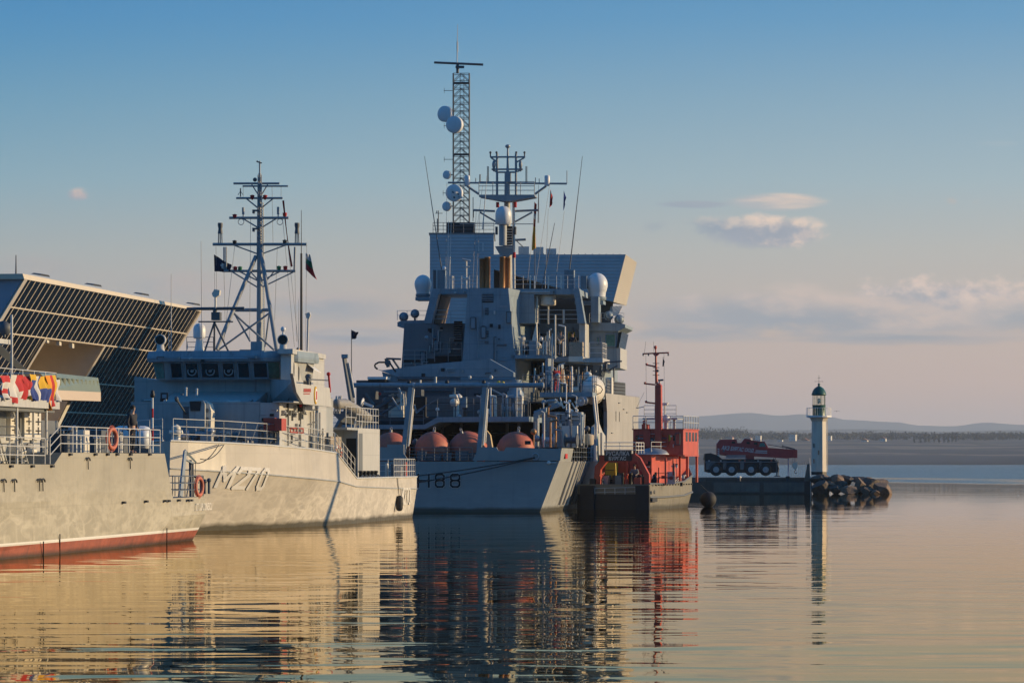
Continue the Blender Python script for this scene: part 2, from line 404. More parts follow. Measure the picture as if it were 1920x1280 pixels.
# ---------------------------------------------------------------- cloth and people
def cloth(grid_fn, nu, nv, colour_fn, th=.012):
    """hanging cloth: grid_fn(u,v)->Vector, colour_fn(u,v)->material slot; two-sided thin solid"""
    mb = MB(); vs = [grid_fn(i/nu, j/nv) for j in range(nv+1) for i in range(nu+1)]
    for j in range(nv):
        for i in range(nu):
            mb.add([], [])
            mb.f.append((j*(nu+1)+i, j*(nu+1)+i+1, (j+1)*(nu+1)+i+1, (j+1)*(nu+1)+i)); mb.m.append(colour_fn((i+.5)/nu, (j+.5)/nv)); mb.smooth.append(True)
    mb.v = [tuple(v) for v in vs]; return mb

def skin_mesh(name, verts, edges, radii, m, parent, root=0):
    me = bpy.data.meshes.new(name); me.from_pydata(verts, edges, []); me.materials.append(m)
    o = bpy.data.objects.new(name, me); C.objects.link(o)
    mod = o.modifiers.new('skin', 'SKIN'); mod.use_smooth_shade = True
    if not me.skin_vertices: me.skin_vertices.new()
    for i, r in enumerate(radii): me.skin_vertices[0].data[i].radius = (r, r)
    me.skin_vertices[0].data[root].use_root = True
    sb = o.modifiers.new('sub', 'SUBSURF'); sb.levels = 1; sb.render_levels = 1
    o.parent = parent; return o
def person(loc, rz, label, top, trousers, lean=0., arms='down', group=None, hair=True, seated=False):
    t = thing('person', label, 'person', loc, rz, group)
    def ln(x, y, z):                                   # lean forward (towards -y) about the hips
        if z <= .95: return (x, y, z)
        d = z-.95; return (x, y-d*math.sin(lean), .95+d*math.cos(lean))
    if seated: k = [(-.1,-.42,.42),(-.1,-.44,.06),(.1,-.42,.42),(.1,-.44,.06)]
    else: k = [(-.1,-.02,.5),(-.11,.02,.06),(.1,.0,.5),(.11,.05,.06)]
    hz = .45 if seated else .95
    def ps(p): return (p[0], p[1], p[2]-.95+hz)
    hip = ps((0,0,.95)); chest = ps(ln(0,0,1.3)); neck = ps(ln(0,-.01,1.5)); head = ps(ln(0,-.03,1.64)); crown = ps(ln(0,-.02,1.74)); nose = ps(ln(0,-.12,1.62))
    sh = [ps(ln(-.19,0,1.42)), ps(ln(.19,0,1.42))]
    if arms == 'down': el = [ps(ln(-.25,.03,1.14)), ps(ln(.25,.03,1.14))]; ha = [ps(ln(-.25,-.08,.88)), ps(ln(.25,-.08,.88))]
    else: el = [ps(ln(-.27,-.14,1.18)), ps(ln(.27,-.14,1.18))]; ha = [ps(ln(-.15,-.4,1.08)), ps(ln(.15,-.4,1.08))]
    fg = []
    for i in (0, 1):
        h = Vector(ha[i]); d = (h-Vector(el[i])).normalized()
        fg.append((tuple(h+d*.09), tuple(h+d*.04+Vector((.05*(1 if i == 0 else -1), -.02, 0)))))
    ft = [(k[1][0], k[1][1]-.17, .03), (k[3][0], k[3][1]-.17, .03)]
    V = [hip, chest, neck, head, crown, nose, sh[0], el[0], ha[0], sh[1], el[1], ha[1], k[0], k[1], ft[0], k[2], k[3], ft[1], fg[0][0], fg[0][1], fg[1][0], fg[1][1]]
    E = [(0,1),(1,2),(2,3),(3,4),(3,5),(1,6),(6,7),(7,8),(1,9),(9,10),(10,11),(0,12),(12,13),(13,14),(0,15),(15,16),(16,17),(8,18),(8,19),(11,20),(11,21)]
    Rr = [.13,.14,.055,.095,.07,.018,.06,.042,.032,.06,.042,.032,.07,.045,.035,.07,.045,.035,.02,.014,.02,.014]
    skin_mesh('body', V, E, Rr, M['skin'], t)
    V2 = [hip, chest, tuple(Vector(neck)*.5+Vector(chest)*.5), sh[0], el[0], tuple(Vector(ha[0])*.85+Vector(el[0])*.15), sh[1], el[1], tuple(Vector(ha[1])*.85+Vector(el[1])*.15)]
    skin_mesh('jacket', V2, [(0,1),(1,2),(1,3),(3,4),(4,5),(1,6),(6,7),(7,8)], [.165,.175,.09,.085,.06,.05,.085,.06,.05], M[top], t)
    V3 = [tuple(Vector(hip)+Vector((0,0,.04))), k[0], tuple(Vector(k[1])+Vector((0,0,.02))), k[2], tuple(Vector(k[3])+Vector((0,0,.02)))]
    skin_mesh('trousers', V3, [(0,1),(1,2),(0,3),(3,4)], [.15,.09,.065,.09,.065], M[trousers], t)
    mb = MB(); mb.ell(Vector(head)+Vector((0,.025,.05)), (.1,.11,.09), 12, 8); mb.build('hair', M['hair'], t)
    return t
# ================================================================ camera, sky, sun, air
cam = bpy.data.cameras.new('camera'); co = bpy.data.objects.new('camera', cam); C.objects.link(co)
cam.sensor_width = 36; cam.lens = 36*F/1920; cam.shift_y = (HZ-640)/1920
co.location = (0, 0, H); co.rotation_euler = (R(90), 0, 0); cam.clip_start = 1; cam.clip_end = 40000
sc.camera = co
sc.view_settings.view_transform = 'Standard'; sc.view_settings.look = 'None'; sc.view_settings.exposure = 0; sc.view_settings.gamma = 1
sc.cycles.use_denoising = True; sc.cycles.max_bounces = 7; sc.cycles.glossy_bounces = 4; sc.cycles.diffuse_bounces = 3; sc.cycles.volume_bounces = 1
sc.cycles.sample_clamp_indirect = 6

SUN_EL, SUN_AZ = 11.0, 7.0        # elevation; azimuth from +X towards +Y (away from the camera)
sd = Vector((math.cos(R(SUN_EL))*math.cos(R(SUN_AZ)), math.cos(R(SUN_EL))*math.sin(R(SUN_AZ)), math.sin(R(SUN_EL))))
sl = bpy.data.lights.new('sun', 'SUN'); sl.energy = 5.0; sl.angle = R(.53); sl.color = (1, .72, .385)
so = bpy.data.objects.new('sun', sl); C.objects.link(so); so.rotation_euler = (-sd).to_track_quat('-Z', 'Y').to_euler(); so.location = (200, 40, 80)

w = bpy.data.worlds.new('World'); sc.world = w; w.use_nodes = True
nt = w.node_tree; N = nt.nodes; K = nt.links; N.clear()
def nd(t, **k):
    n = N.new(t)
    for a, b in k.items(): setattr(n, a, b)
    return n
def put(sock, v):
    if isinstance(v, bpy.types.NodeSocket): K.new(v, sock)
    elif isinstance(v, (tuple, list)) and sock.type == 'RGBA': sock.default_value = (*v[:3], 1)
    else: sock.default_value = v
def mth(op, a, b=0., c=None):
    n = nd('ShaderNodeMath', operation=op); put(n.inputs[0], a); put(n.inputs[1], b)
    if c is not None: put(n.inputs[2], c)
    return n.outputs[0]
def mrg(v, a, b, c=0., d=1., smooth=False):
    n = nd('ShaderNodeMapRange'); n.interpolation_type = 'SMOOTHSTEP' if smooth else 'LINEAR'
    for i, x in enumerate((v, a, b, c, d)): put(n.inputs[i], x)
    return n.outputs[0]
def mixc(f, a, b, bt='MIX'):
    n = nd('ShaderNodeMix', data_type='RGBA', blend_type=bt); put(n.inputs['Factor'], f); put(n.inputs['A'], a); put(n.inputs['B'], b); return n.outputs['Result']
tc = nd('ShaderNodeTexCoord'); sep = nd('ShaderNodeSeparateXYZ'); K.new(tc.outputs['Generated'], sep.inputs[0])
X, Y, Z = sep.outputs
sky = nd('ShaderNodeTexSky', sky_type='NISHITA'); sky.sun_disc = False; sky.sun_elevation = R(SUN_EL); sky.sun_rotation = R(90-SUN_AZ)
sky.air_density = 1.2; sky.dust_density = 1.2; sky.ozone_density = 2.2
nis = mixc(1, sky.outputs['Color'], (.024, .115, .21), 'MULTIPLY')
Yc = mth('MAXIMUM', Y, .02)
u = mth('DIVIDE', X, Yc); v = mth('DIVIDE', Z, Yc)          # tangent of bearing and of height above the horizon
rp = nd('ShaderNodeValToRGB'); K.new(mrg(Z, 0, .125), rp.inputs[0]); cr = rp.color_ramp
SKY = [(0, (184,166,157)), (.06, (195,172,159)), (.16, (198,177,164)), (.28, (191,180,171)), (.42, (180,184,181)), (.56, (158,182,192)),
       (.72, (134,170,192)), (.88, (100,155,194)), (1., (82,144,192))]
while len(cr.elements) < len(SKY): cr.elements.new(.5)
for e, (p, c) in zip(cr.elements, SKY): e.position = p; e.color = (*lin([q/255 for q in c]), 1)
near = rp.outputs[0]
# left of the view is a little deeper, right a little paler and warmer
near = mixc(1, near, mixc(mrg(u, -.16, .16), mixc(mrg(Z, .045, .105), (.86, .88, .90), (.44, .79, .93)), (1.14, 1.06, 1.02)), 'MULTIPLY')
# clouds
cv = nd('ShaderNodeCombineXYZ'); put(cv.inputs[0], u); put(cv.inputs[1], v)
def noise(su, sv, det=6, rough=.58, off=0., dist=0.):
    mp = nd('ShaderNodeMapping'); mp.inputs['Scale'].default_value = (su, sv, 1); mp.inputs['Location'].default_value = (off, off*1.7, off)
    K.new(cv.outputs[0], mp.inputs[0]); n = nd('ShaderNodeTexNoise'); n.inputs['Scale'].default_value = 1; n.inputs['Detail'].default_value = det
    n.inputs['Roughness'].default_value = rough; n.inputs['Distortion'].default_value = dist; K.new(mp.outputs[0], n.inputs['Vector']); return n.outputs['Fac']
n_fine = noise(150, 230, 7, .6, 3.1); n_mid = noise(42, 110, 6, .6, 9.2); n_wisp = noise(38, 300, 6, .6, 5.)
def blob(cx, cy, rx, ry, nz, k, soft=.5):
    du = mth('DIVIDE', mth('SUBTRACT', u, (cx-960)/F), rx/F); dv = mth('DIVIDE', mth('SUBTRACT', v, (HZ-cy)/F), ry/F)
    # flatter underside
    d = mth('SQRT', mth('ADD', mth('MULTIPLY', du, du), mth('MULTIPLY', dv, dv)))
    f = mth('ADD', mth('SUBTRACT', 1, d), mth('MULTIPLY', mth('SUBTRACT', nz, .5), k))
    return mrg(f, .0, soft, 0, 1, True), dv, du
def shade(base, m, dv, du, lit, drk, amt, nz):
    t = mrg(mth('ADD', mth('ADD', mth('MULTIPLY', dv, .55), mth('MULTIPLY', du, .45)), mth('MULTIPLY', mth('SUBTRACT', nz, .5), 3.2)), -.5, .7, 0, 1, True)
    return mixc(mth('MULTIPLY', m, amt), base, mixc(t, tuple(lin([q/255 for q in drk])), tuple(lin([q/255 for q in lit]))))
near0 = near
for (cx, cy, rx, ry, nz, k, soft, lit, drk, amt) in (
        (1440, 434, 130, 36, n_fine, .85, .42, (232,210,193), (158,166,178), 1.),
        (1350, 424, 75, 22, n_fine, 1.7, .6, (200,192,186), (146,160,176), .75),
        (1455, 378, 112, 20, n_wisp, .5, .5, (228,206,190), (178,182,186), .95),
        (1300, 383, 85, 9, n_wisp, 1.0, .6, (160,168,180), (150,162,178), .75),
        (147, 366, 36, 15, n_fine, 2.1, .75, (218,192,180), (165,168,178), .9),
        (1232, 424, 28, 16, n_fine, 2.4, .8, (160,170,180), (150,164,176), .45),
        (1785, 377, 14, 9, n_fine, 2.2, .9, (196,186,180), (180,180,180), .5),
        (1830, 379, 16, 9, n_fine, 2.2, .9, (196,186,180), (180,180,180), .5),
        (1875, 270, 50, 7, n_wisp, 2.2, .9, (176,188,194), (170,186,194), .3),
        (1800, 560, 230, 46, n_fine, 1.9, .6, (228,206,192), (166,170,178), .95),
        (1430, 585, 270, 54, n_mid, 2.0, .6, (212,194,183), (154,163,173), .85),
        (1640, 600, 380, 46, n_mid, 1.9, .6, (212,194,183), (154,163,173), .85),
        (1300, 622, 170, 22, n_wisp, 2.0, .8, (190,178,172), (148,159,170), .85),
        (1700, 632, 360, 17, n_wisp, 1.8, .8, (192,180,174), (150,160,170), .8),
        (1960, 590, 160, 48, n_mid, 1.9, .6, (216,197,184), (158,166,174), .85),
        (640, 575, 190, 40, n_mid, 1.9, .7, (200,182,172), (150,160,170), .75),
        (690, 630, 190, 26, n_wisp, 1.8, .8, (180,174,172), (136,152,168), .8),
        (300, 535, 220, 34, n_mid, 2.4, .9, (186,172,168), (160,168,174), .5),
        (60, 505, 160, 40, n_mid, 2.4, .9, (178,170,168), (150,162,172), .4)):
    m_, dv, du = blob(cx, cy, rx, ry, nz, k, soft); near = shade(near, m_, dv, du, lit, drk, amt, nz)
front = mth('MULTIPLY', mrg(Y, .02, .35, 0, 1, True), mrg(Z, .48, .16, 0, 1, True))
# towards the sun (right) the low sky is bright; opposite it is a dim blue
side = mixc(mrg(X, .80, 1., 0, 1, True), (.020, .062, .125), (.55, .38, .22))
low = mixc(mrg(Z, 0, .35, 0, 1, True), side, nis)
skyc = mixc(front, low, near)
bg = nd('ShaderNodeBackground'); K.new(skyc, bg.inputs[0]); bg.inputs[1].default_value = 1.0
K.new(bg.outputs[0], nd('ShaderNodeOutputWorld').inputs[0])

# air: one closed box of thin haze
hz = MB(); hz.box(-9000, 9000, -300, 28500, -6, 330)
hm = bpy.data.materials.new('haze_air'); hm.use_nodes = True; hn = hm.node_tree; hn.nodes.clear()
pv = hn.nodes.new('ShaderNodeVolumePrincipled'); pv.inputs['Density'].default_value = 4.1e-5; pv.inputs['Color'].default_value = (.86, .94, 1, 1)
pv.inputs['Anisotropy'].default_value = 0
hn.links.new(pv.outputs[0], hn.nodes.new('ShaderNodeOutputMaterial').inputs['Volume'])
tag(hz.build('haze', hm), 'thin pale haze over the whole bay', 'haze', kind='stuff')

# ================================================================ water
wm = bpy.data.materials.new('harbour_water'); wm.use_nodes = True; nt = wm.node_tree; N = nt.nodes; K = nt.links; N.clear()
geo = nd('ShaderNodeNewGeometry'); sep = nd('ShaderNodeSeparateXYZ'); K.new(geo.outputs['Position'], sep.inputs[0])
def wn(sx, sy, det=3, rough=.5, dist=0., off=0.):
    mp = nd('ShaderNodeMapping'); mp.inputs['Scale'].default_value = (sx, sy, 1); mp.inputs['Location'].default_value = (off, off, 0)
    mp.inputs['Rotation'].default_value = (0, 0, R(6)); K.new(geo.outputs['Position'], mp.inputs[0])
    n = nd('ShaderNodeTexNoise'); n.inputs['Scale'].default_value = 1; n.inputs['Detail'].default_value = det; n.inputs['Roughness'].default_value = rough
    n.inputs['Distortion'].default_value = dist; K.new(mp.outputs[0], n.inputs['Vector']); return n.outputs['Fac']
WAVE = dict(swell=.056, mid=.036, fine=.0036)
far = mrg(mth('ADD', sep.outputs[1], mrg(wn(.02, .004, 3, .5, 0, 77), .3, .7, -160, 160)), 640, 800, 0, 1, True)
patch = mrg(wn(.012, .006, 2, .5, 0, 40), .38, .62, .45, 1.15, True)
nearf = mth('MULTIPLY', mrg(sep.outputs[1], 300, 110, .35, 1.0), mrg(mth('DIVIDE', sep.outputs[0], mth('MAXIMUM', sep.outputs[1], 20.)), .03, .10, 1., .62))
hgt = mth('ADD', mth('MULTIPLY', wn(.08, .14, 1, .4, .6), WAVE['swell']), mth('MULTIPLY', wn(.20, .36, 1, .4, .9, 7), WAVE['mid']))
hgt = mth('MULTIPLY', mth('ADD', hgt, mth('MULTIPLY', wn(.62, 1.1, 1, .5, .5, 3), WAVE['fine'])), mth('MULTIPLY', patch, nearf))
hgt = mth('ADD', hgt, mth('MULTIPLY', wn(.9, 1.1, 3, .6, .3, 13), mth('MULTIPLY', far, .13)))
bp = nd('ShaderNodeBump'); bp.inputs['Strength'].default_value = 1; bp.inputs['Distance'].default_value = 1; K.new(hgt, bp.inputs['Height'])
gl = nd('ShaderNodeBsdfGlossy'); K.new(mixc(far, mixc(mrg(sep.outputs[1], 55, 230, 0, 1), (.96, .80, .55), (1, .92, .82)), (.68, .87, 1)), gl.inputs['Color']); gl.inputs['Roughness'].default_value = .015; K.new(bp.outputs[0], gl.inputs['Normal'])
df = nd('ShaderNodeBsdfDiffuse'); df.inputs['Color'].default_value = (.005, .006, .006, 1)
fres = nd('ShaderNodeFresnel'); fres.inputs['IOR'].default_value = 1.333; K.new(bp.outputs[0], fres.inputs['Normal'])
mxs = nd('ShaderNodeMixShader'); K.new(fres.outputs[0], mxs.inputs[0]); K.new(df.outputs[0], mxs.inputs[1]); K.new(gl.outputs[0], mxs.inputs[2])
K.new(mxs.outputs[0], nd('ShaderNodeOutputMaterial').inputs[0])
wb = MB(); wb.add([(-8800, -250, 0), (8800, -250, 0), (8800, 28000, 0), (-8800, 28000, 0)], [(0, 1, 2, 3)])
tag(wb.build('water', wm), 'calm harbour water with long ripples mirroring the ships', 'water', kind='structure')
# ================================================================ far shore, hills
def zat(py, Yd): return H-(py-HZ)/F*Yd
def hnoise(x, s):
    return (math.sin(x*s*1.0+1.3)+.6*math.sin(x*s*2.3+.4)+.35*math.sin(x*s*5.1+2.1)+.2*math.sin(x*s*11.7))/2.15
lm = bpy.data.materials.new('far_fields'); lm.use_nodes = True; nt = lm.node_tree; N = nt.nodes; K = nt.links
pb = N['Principled BSDF']; pb.inputs['Roughness'].default_value = .95
tcn = nd('ShaderNodeTexCoord')
def ln_(sx, sy, det=4, off=0.):
    mp = nd('ShaderNodeMapping'); mp.inputs['Scale'].default_value = (sx, sy, 0); mp.inputs['Location'].default_value = (off, off, 0); K.new(tcn.outputs['Object'], mp.inputs[0])
    n = nd('ShaderNodeTexNoise'); n.inputs['Scale'].default_value = 1; n.inputs['Detail'].default_value = det; K.new(mp.outputs[0], n.inputs['Vector']); return n.outputs['Fac']
sp_ = nd('ShaderNodeSeparateXYZ'); K.new(tcn.outputs['Object'], sp_.inputs[0])
colr = mixc(mrg(ln_(.0035, .006), .4, .6, 0, 1, True), (.006, .013, .026), (.022, .028, .038))
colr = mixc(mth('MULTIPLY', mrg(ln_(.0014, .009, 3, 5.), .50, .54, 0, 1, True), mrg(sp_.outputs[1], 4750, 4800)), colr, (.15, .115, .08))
colr = mixc(mrg(ln_(.02, .004, 5, 2.), .52, .62, 0, .7), colr, (.012, .016, .014)); colr = mixc(mrg(sp_.outputs[1], 5300, 6500, 0, .6), colr, (.045, .052, .06))  # distance haze put into the colour: farther fields paler and bluer
K.new(colr, pb.inputs['Base Color'])
ROWS = [(4600, 872.2), (4606, 868), (4640, 861), (4700, 855), (4900, 850), (5050, 844), (5250, 839), (5500, 834), (5800, 829), (6200, 824), (6800, 819), (7500, 815), (7700, 830), (7800, 872)]
g = MB(); nx = 220; xs = [-3100+6200*i/nx for i in range(nx+1)]; vs = []
for Yd, py in ROWS:
    for x in xs:
        amp = 0 if Yd < 4603 or Yd > 7750 else 2.2
        z = zat(py, Yd)+amp*hnoise(x+Yd*3, .006)
        px = 960+F*x/Yd
        if 4603 < Yd < 5000: z *= .72+.28*max(0, min(1, 1-(px-1500)/900))
        vs.append((x, Yd+(14*hnoise(x, .01) if Yd < 4610 else 0), max(z, -.5)))
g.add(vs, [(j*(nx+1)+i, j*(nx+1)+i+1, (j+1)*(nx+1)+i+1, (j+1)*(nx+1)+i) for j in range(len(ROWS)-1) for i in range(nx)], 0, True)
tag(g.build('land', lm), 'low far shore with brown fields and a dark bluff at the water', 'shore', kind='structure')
hill_m = mat('far_hill_scrub', (.05, .055, .045), .95, var=.25, scale=.01)
def hills(name, Yd, prof, label, amp):
    g = MB(); n = 260; half = Yd*.30; vs = []
    for k, (dy, fz) in enumerate(((-1600, 0), (-950, .45), (-400, .82), (0, 1), (500, .8), (1500, 0))):
        for i in range(n+1):
            x = -half+2*half*i/n; px = 960+F*x/Yd
            py = prof[0][1]
            for (a, b), (c_, d) in zip(prof, prof[1:]):
                if a <= px <= c_:
                    t = (px-a)/(c_-a); t = t*t*(3-2*t); py = b+(d-b)*t
            if px > prof[-1][0]: py = prof[-1][1]+6*math.sin(px*.006)
            if px < prof[0][0]: py = prof[0][1]+5*math.sin(px*.008)
            z = (zat(py, Yd)+amp*hnoise(x, .004))*fz
            vs.append((x, Yd+dy+(60*hnoise(x+k*900, .003) if 0 < k < 5 else 0), z-(1 if fz == 0 else 0)))
    g.add(vs, [(j*(n+1)+i, j*(n+1)+i+1, (j+1)*(n+1)+i+1, (j+1)*(n+1)+i) for j in range(5) for i in range(n)], 0, True)
    tag(g.build(name, hill_m), label, 'hills', kind='structure')
hills('hills', 25000, [(1100,787),(1300,780),(1403,774),(1461,779),(1506,776),(1555,781),(1590,787),(1681,791),(1720,797),(1784,799),(1848,792),(1913,796),(2000,793),(2100,799)], 'pale blue hill ridge on the horizon behind the lighthouse', 2)
hills('hills', 15500, [(1100,806),(1320,801),(1450,806),(1600,804),(1750,809),(1920,806),(2060,810)], 'low nearer ridge below the pale horizon hills', 2)

# woods as stuff, individual trees and houses
leaf = mat('far_foliage', (.026, .034, .032), .9, var=.5, scale=.3)
trunk_m = mat('far_bark', (.05, .04, .03), .9)
wv, wf = [], []
def clump(mb, c, r, n, sz):
    for _ in range(n):
        d = Vector((random.gauss(0,1), random.gauss(0,1), random.gauss(0,1))).normalized()*(r*random.random()**.4)
        p = Vector(c)+Vector((d.x, d.y, d.z*.9)); a = Vector((random.uniform(-1,1), random.uniform(-1,1), random.uniform(-1,1))).normalized()
        b = a.orthogonal().normalized(); e = a.cross(b); s_ = sz*random.uniform(.6, 1.3)
        mb.add([p+b*s_, p+e*s_, p-b*s_, p-e*s_], [(0, 1, 2, 3)])
def ground_z(Yd):
    for (a, b), (c_, d) in zip(ROWS, ROWS[1:]):
        if a <= Yd <= c_: return zat(b, a)+(zat(d, c_)-zat(b, a))*(Yd-a)/(c_-a)
    return 0
wood = MB()
for k in range(1250):
    cc_ = random.choice([1190, 1230, 1290, 1340, 1370, 1440, 1475, 1530, 1580, 1635, 1680, 1750, 1830, 1890, 1940, 1985]); px = random.gauss(cc_, 26) if random.random() < .75 else random.uniform(1180, 2000); Yd = random.choice([6250, 6500, 6700, 6900, 7100, 7300, 7400])+random.uniform(-90, 90)
    x = (px-960)/F*Yd; hgt_ = random.uniform(3.5, 8.5)*(2.0 if 1300 < px < 1400 else 1)*(1.5 if random.random() < .1 else 1)
    for _k in range(3): clump(wood, (x+random.gauss(0, 9), Yd, ground_z(Yd)+hgt_*.35), hgt_*.5, 7, 1.3)
tag(wood.build('wood', leaf), 'far woods and hedges along the plateau across the bay', 'woods', kind='stuff')
def far_tree(px, Yd, h, wd, label, poplar):
    Yd += 430 if poplar else 760
    x = (px-960)/F*Yd; z = ground_z(Yd)-1.
    t = thing('poplar_tree' if poplar else 'broad_tree', label, 'tree', (x, Yd, z), 0, 'trees across the bay')
    tr = MB(); tr.bar((0,0,0), (0,0,h*.5), wd*.07, 6, wd*.03); tr.bar((0,0,h*.3), (wd*.2,0,h*.6), wd*.03, 5); tr.bar((0,0,h*.3), (-wd*.2,.3,h*.55), wd*.03, 5)
    tr.build('trunk', trunk_m, t)
    cr_ = MB()
    for i in range(14 if poplar else 20):
        q = i/(13 if poplar else 19)
        if poplar: clump(cr_, (random.gauss(0, wd*.1), random.gauss(0, wd*.1), h*(.22+.72*q)), wd*.42*(1-.55*q), 9, .75)
        else: clump(cr_, (random.gauss(0, wd*.24), random.gauss(0, wd*.24), h*random.uniform(.35, .85)), wd*.24, 10, .9)
    cr_.build('crown', leaf, t)
PT = ['leftmost', 'second', 'third', 'fourth', 'fifth', 'sixth', 'seventh', 'eighth', 'ninth', 'tenth']
for i, (px, h) in enumerate(((1714,11),(1726,10),(1735,13),(1742,14),(1752,17),(1761,13),(1770,15),(1778,12),(1786,16),(1792,17))):
    far_tree(px, 5300+10*(i % 3), h, 4.5, f'{PT[i]} of ten slim dark trees in the row right of the lighthouse across the bay', True)
for i, (px, h, wd, lb) in enumerate(((1468,9,8,'round dark tree between the tall pale house and the low shed across the bay'),(1645,9,11,'broad dark tree just left of the gabled white house across the bay'),
        (1672,13,12,'large round tree right of the gabled white house across the bay'),(1590,8,8,'small bushy tree right of the lighthouse on the far plateau'),
        (1832,9,10,'lone round tree in the fields at the far right shore'),(1345,13,13,'tall bare-looking tree clump above the crane cab'),(1325,13,12,'dense tree left of the crane on the far shore'))):
    far_tree(px, 5250+20*i, h, wd, lb, False)
hw = mat('far_house_wall', (.62, .58, .50), .8, var=.1, scale=.2); hr = mat('far_house_roof', (.25, .1, .06), .8, var=.2, scale=.2); hp = mat('far_house_pink_wall', (.45, .3, .24), .8, var=.1, scale=.2)
def house(px, wpx, hpx, Yd, label, kind, m_=hw):
    Yd += 640
    x = (px-960)/F*Yd; wd = wpx/F*Yd; h = hpx/F*Yd; z = ground_z(Yd)-1.5
    t = thing('house', label, 'house', (x, Yd, z), R(-20), 'houses across the bay'); d = wd*.8
    a = MB(); a.box(-wd/2, wd/2, 0, d, 0, h); a.build('wall', m_, t)
    r_ = MB()
    if kind == 'gable': r_.prism([(-wd*.56,-.4,h+.02), (wd*.56,-.4,h+.02), (0,-.4,h+wd*.3)], (0, d+.8, 0))
    elif kind == 'hip': r_.add([(-wd*.55,-.4,h+.02),(wd*.55,-.4,h+.02),(wd*.55,d+.4,h+.02),(-wd*.55,d+.4,h+.02),(-wd*.2,d/2,h+wd*.25),(wd*.2,d/2,h+wd*.25)],
                             [(0,1,5,4),(1,2,5),(2,3,4,5),(3,0,4),(3,2,1,0)])
    else: r_.box(-wd*.53, wd*.53, -.3, d+.3, h+.02, h+.5)
    r_.build('roof', hr if kind != 'flat' else hw, t)
    n = max(2, int(wd/3)); fl = max(1, int(h/3))
    for i in range(n):
        for j in range(fl):
            q = MB(); cx = -wd/2+wd*(i+.5)/n; cz = h*(j+.5)/fl; q.box(cx-.55, cx+.55, -.06, .1, cz-.6, cz+.7); q.build('window', M['glass'], t)
house(1367, 13, 9, 5300, 'pinkish house at the left end of the far village above the crane', 'hip', hp)
house(1400, 15, 8, 5250, 'wide white house above the crane cab across the bay', 'hip')
house(1421, 10, 12, 5280, 'narrow pale tower-like house behind the crane boom', 'flat')
house(1462, 9, 6, 5150, 'small cream shed between crane and lighthouse across the bay', 'flat')
house(1485, 13, 15, 5220, 'tall pale multi-storey house just left of the lighthouse', 'flat')
house(1508, 15, 5, 5180, 'low white cottage touching the lighthouse outline on its left', 'gable')
house(1553, 10, 12, 5260, 'pale house half hidden behind the lighthouse on its right', 'flat')
house(1620, 12, 6, 5150, 'low cream house right of the lighthouse on the far plateau', 'gable')
house(1655, 11, 8, 5230, 'gabled white house between round dark trees on the far plateau', 'gable')
house(1761, 5, 4, 5120, 'tiny white hut below the row of slim trees', 'gable')
# ================================================================ left ship (grey minesweeper, stern quarter in view)
P = Fr(-16.7, 158.6, 7.0)
hull_l = hull_mat('old_minesweeper_hull', (.355, .325, .25), wl=.46, boot=(.36, .10, .055), line=(.70, .68, .63), ripple_light=.62, plate=2.6)
ps = P.root('minesweeper', 'grey minesweeper with red boot-topping at the left edge, only its stern half in view', 'ship')
secs = []
for y, hw_, hd, zd in ((0,4.1,4.62,1.72),(-6.5,4.3,4.68,1.72),(-8.1,4.35,4.7,3.4),(-15,4.45,4.7,3.4),(-24.6,4.5,4.7,3.4),(-25.7,4.5,4.7,3.0),(-40,4.3,4.7,3.05),(-48,3.2,4.2,3.5),(-54,1.8,3.0,4.),(-60,.1,.3,4.6)):
    secs.append((y, [(hw_*.92, -.9), (hw_, 0), (hw_+(hd-hw_)*.5, .46), (hd, zd*.6), (hd, zd)]))
h = MB(); h.loft(secs, mtop=1); hull = h.build('hull', [hull_l, M['deck']], ps, recalc=True)
def scup(px, py, lx=4.72):
    a = P.S(px, py, lx); q = MB(); q.box(a.x-.02, a.x+.07, a.y-.14, a.y+.14, a.z-.05, a.z+.03); q.build('scupper', M['black'], hull)
for px, py in ((20,873),(60,873),(97,873),(131,851),(178,851),(201,851),(219,851),(244,851),(280,851),(232,941),(274,939),(310,938),(316,938),(335,937),(353,937),(358,937)): scup(px, py)
for px, py in ((6,912),(26,912),(73,911),(79,911),(164,871),(243,871)):
    a = P.S(px, py-8, 4.73); q = MB(); k = []
    for i in range(7):
        t = math.pi*i/6; k.append((a.x+.03, a.y-.28*math.cos(t), a.z+.10*math.sin(t)))
    q.path(k, .028, 5); q.bar((a.x+.02, a.y, a.z+.1), (a.x+.02, a.y+.05, a.z-.3), .02, 5); q.build('fairlead_hook', M['black'], hull)
for px, y0, y1 in ((109,1001,1046),(78,1015,1047),(310,990,1015)):
    a, b = P.S(px, y0, 4.62), P.S(px, y1, 4.36); q = MB(); q.bar((a.x+.06,a.y,a.z), (b.x+.06,b.y,-.3), .02, 6); q.build('draught_pipe', M['black'], hull)
# name on the quarter
def nm(u, v):
    a, b = P.S(370, 957, 4.75), P.S(399, 953, 4.75); c_ = P.S(370, 943, 4.75)
    return Vector((4.66+.04*(1-0)+.02, a.y+(b.y-a.y)*u, a.z+(c_.z-a.z)*v+(b.z-a.z)*u*.0))
lettering('LT. LUPU DINESCU', nm, 'ship_name', M['f_white'], hull, .01)
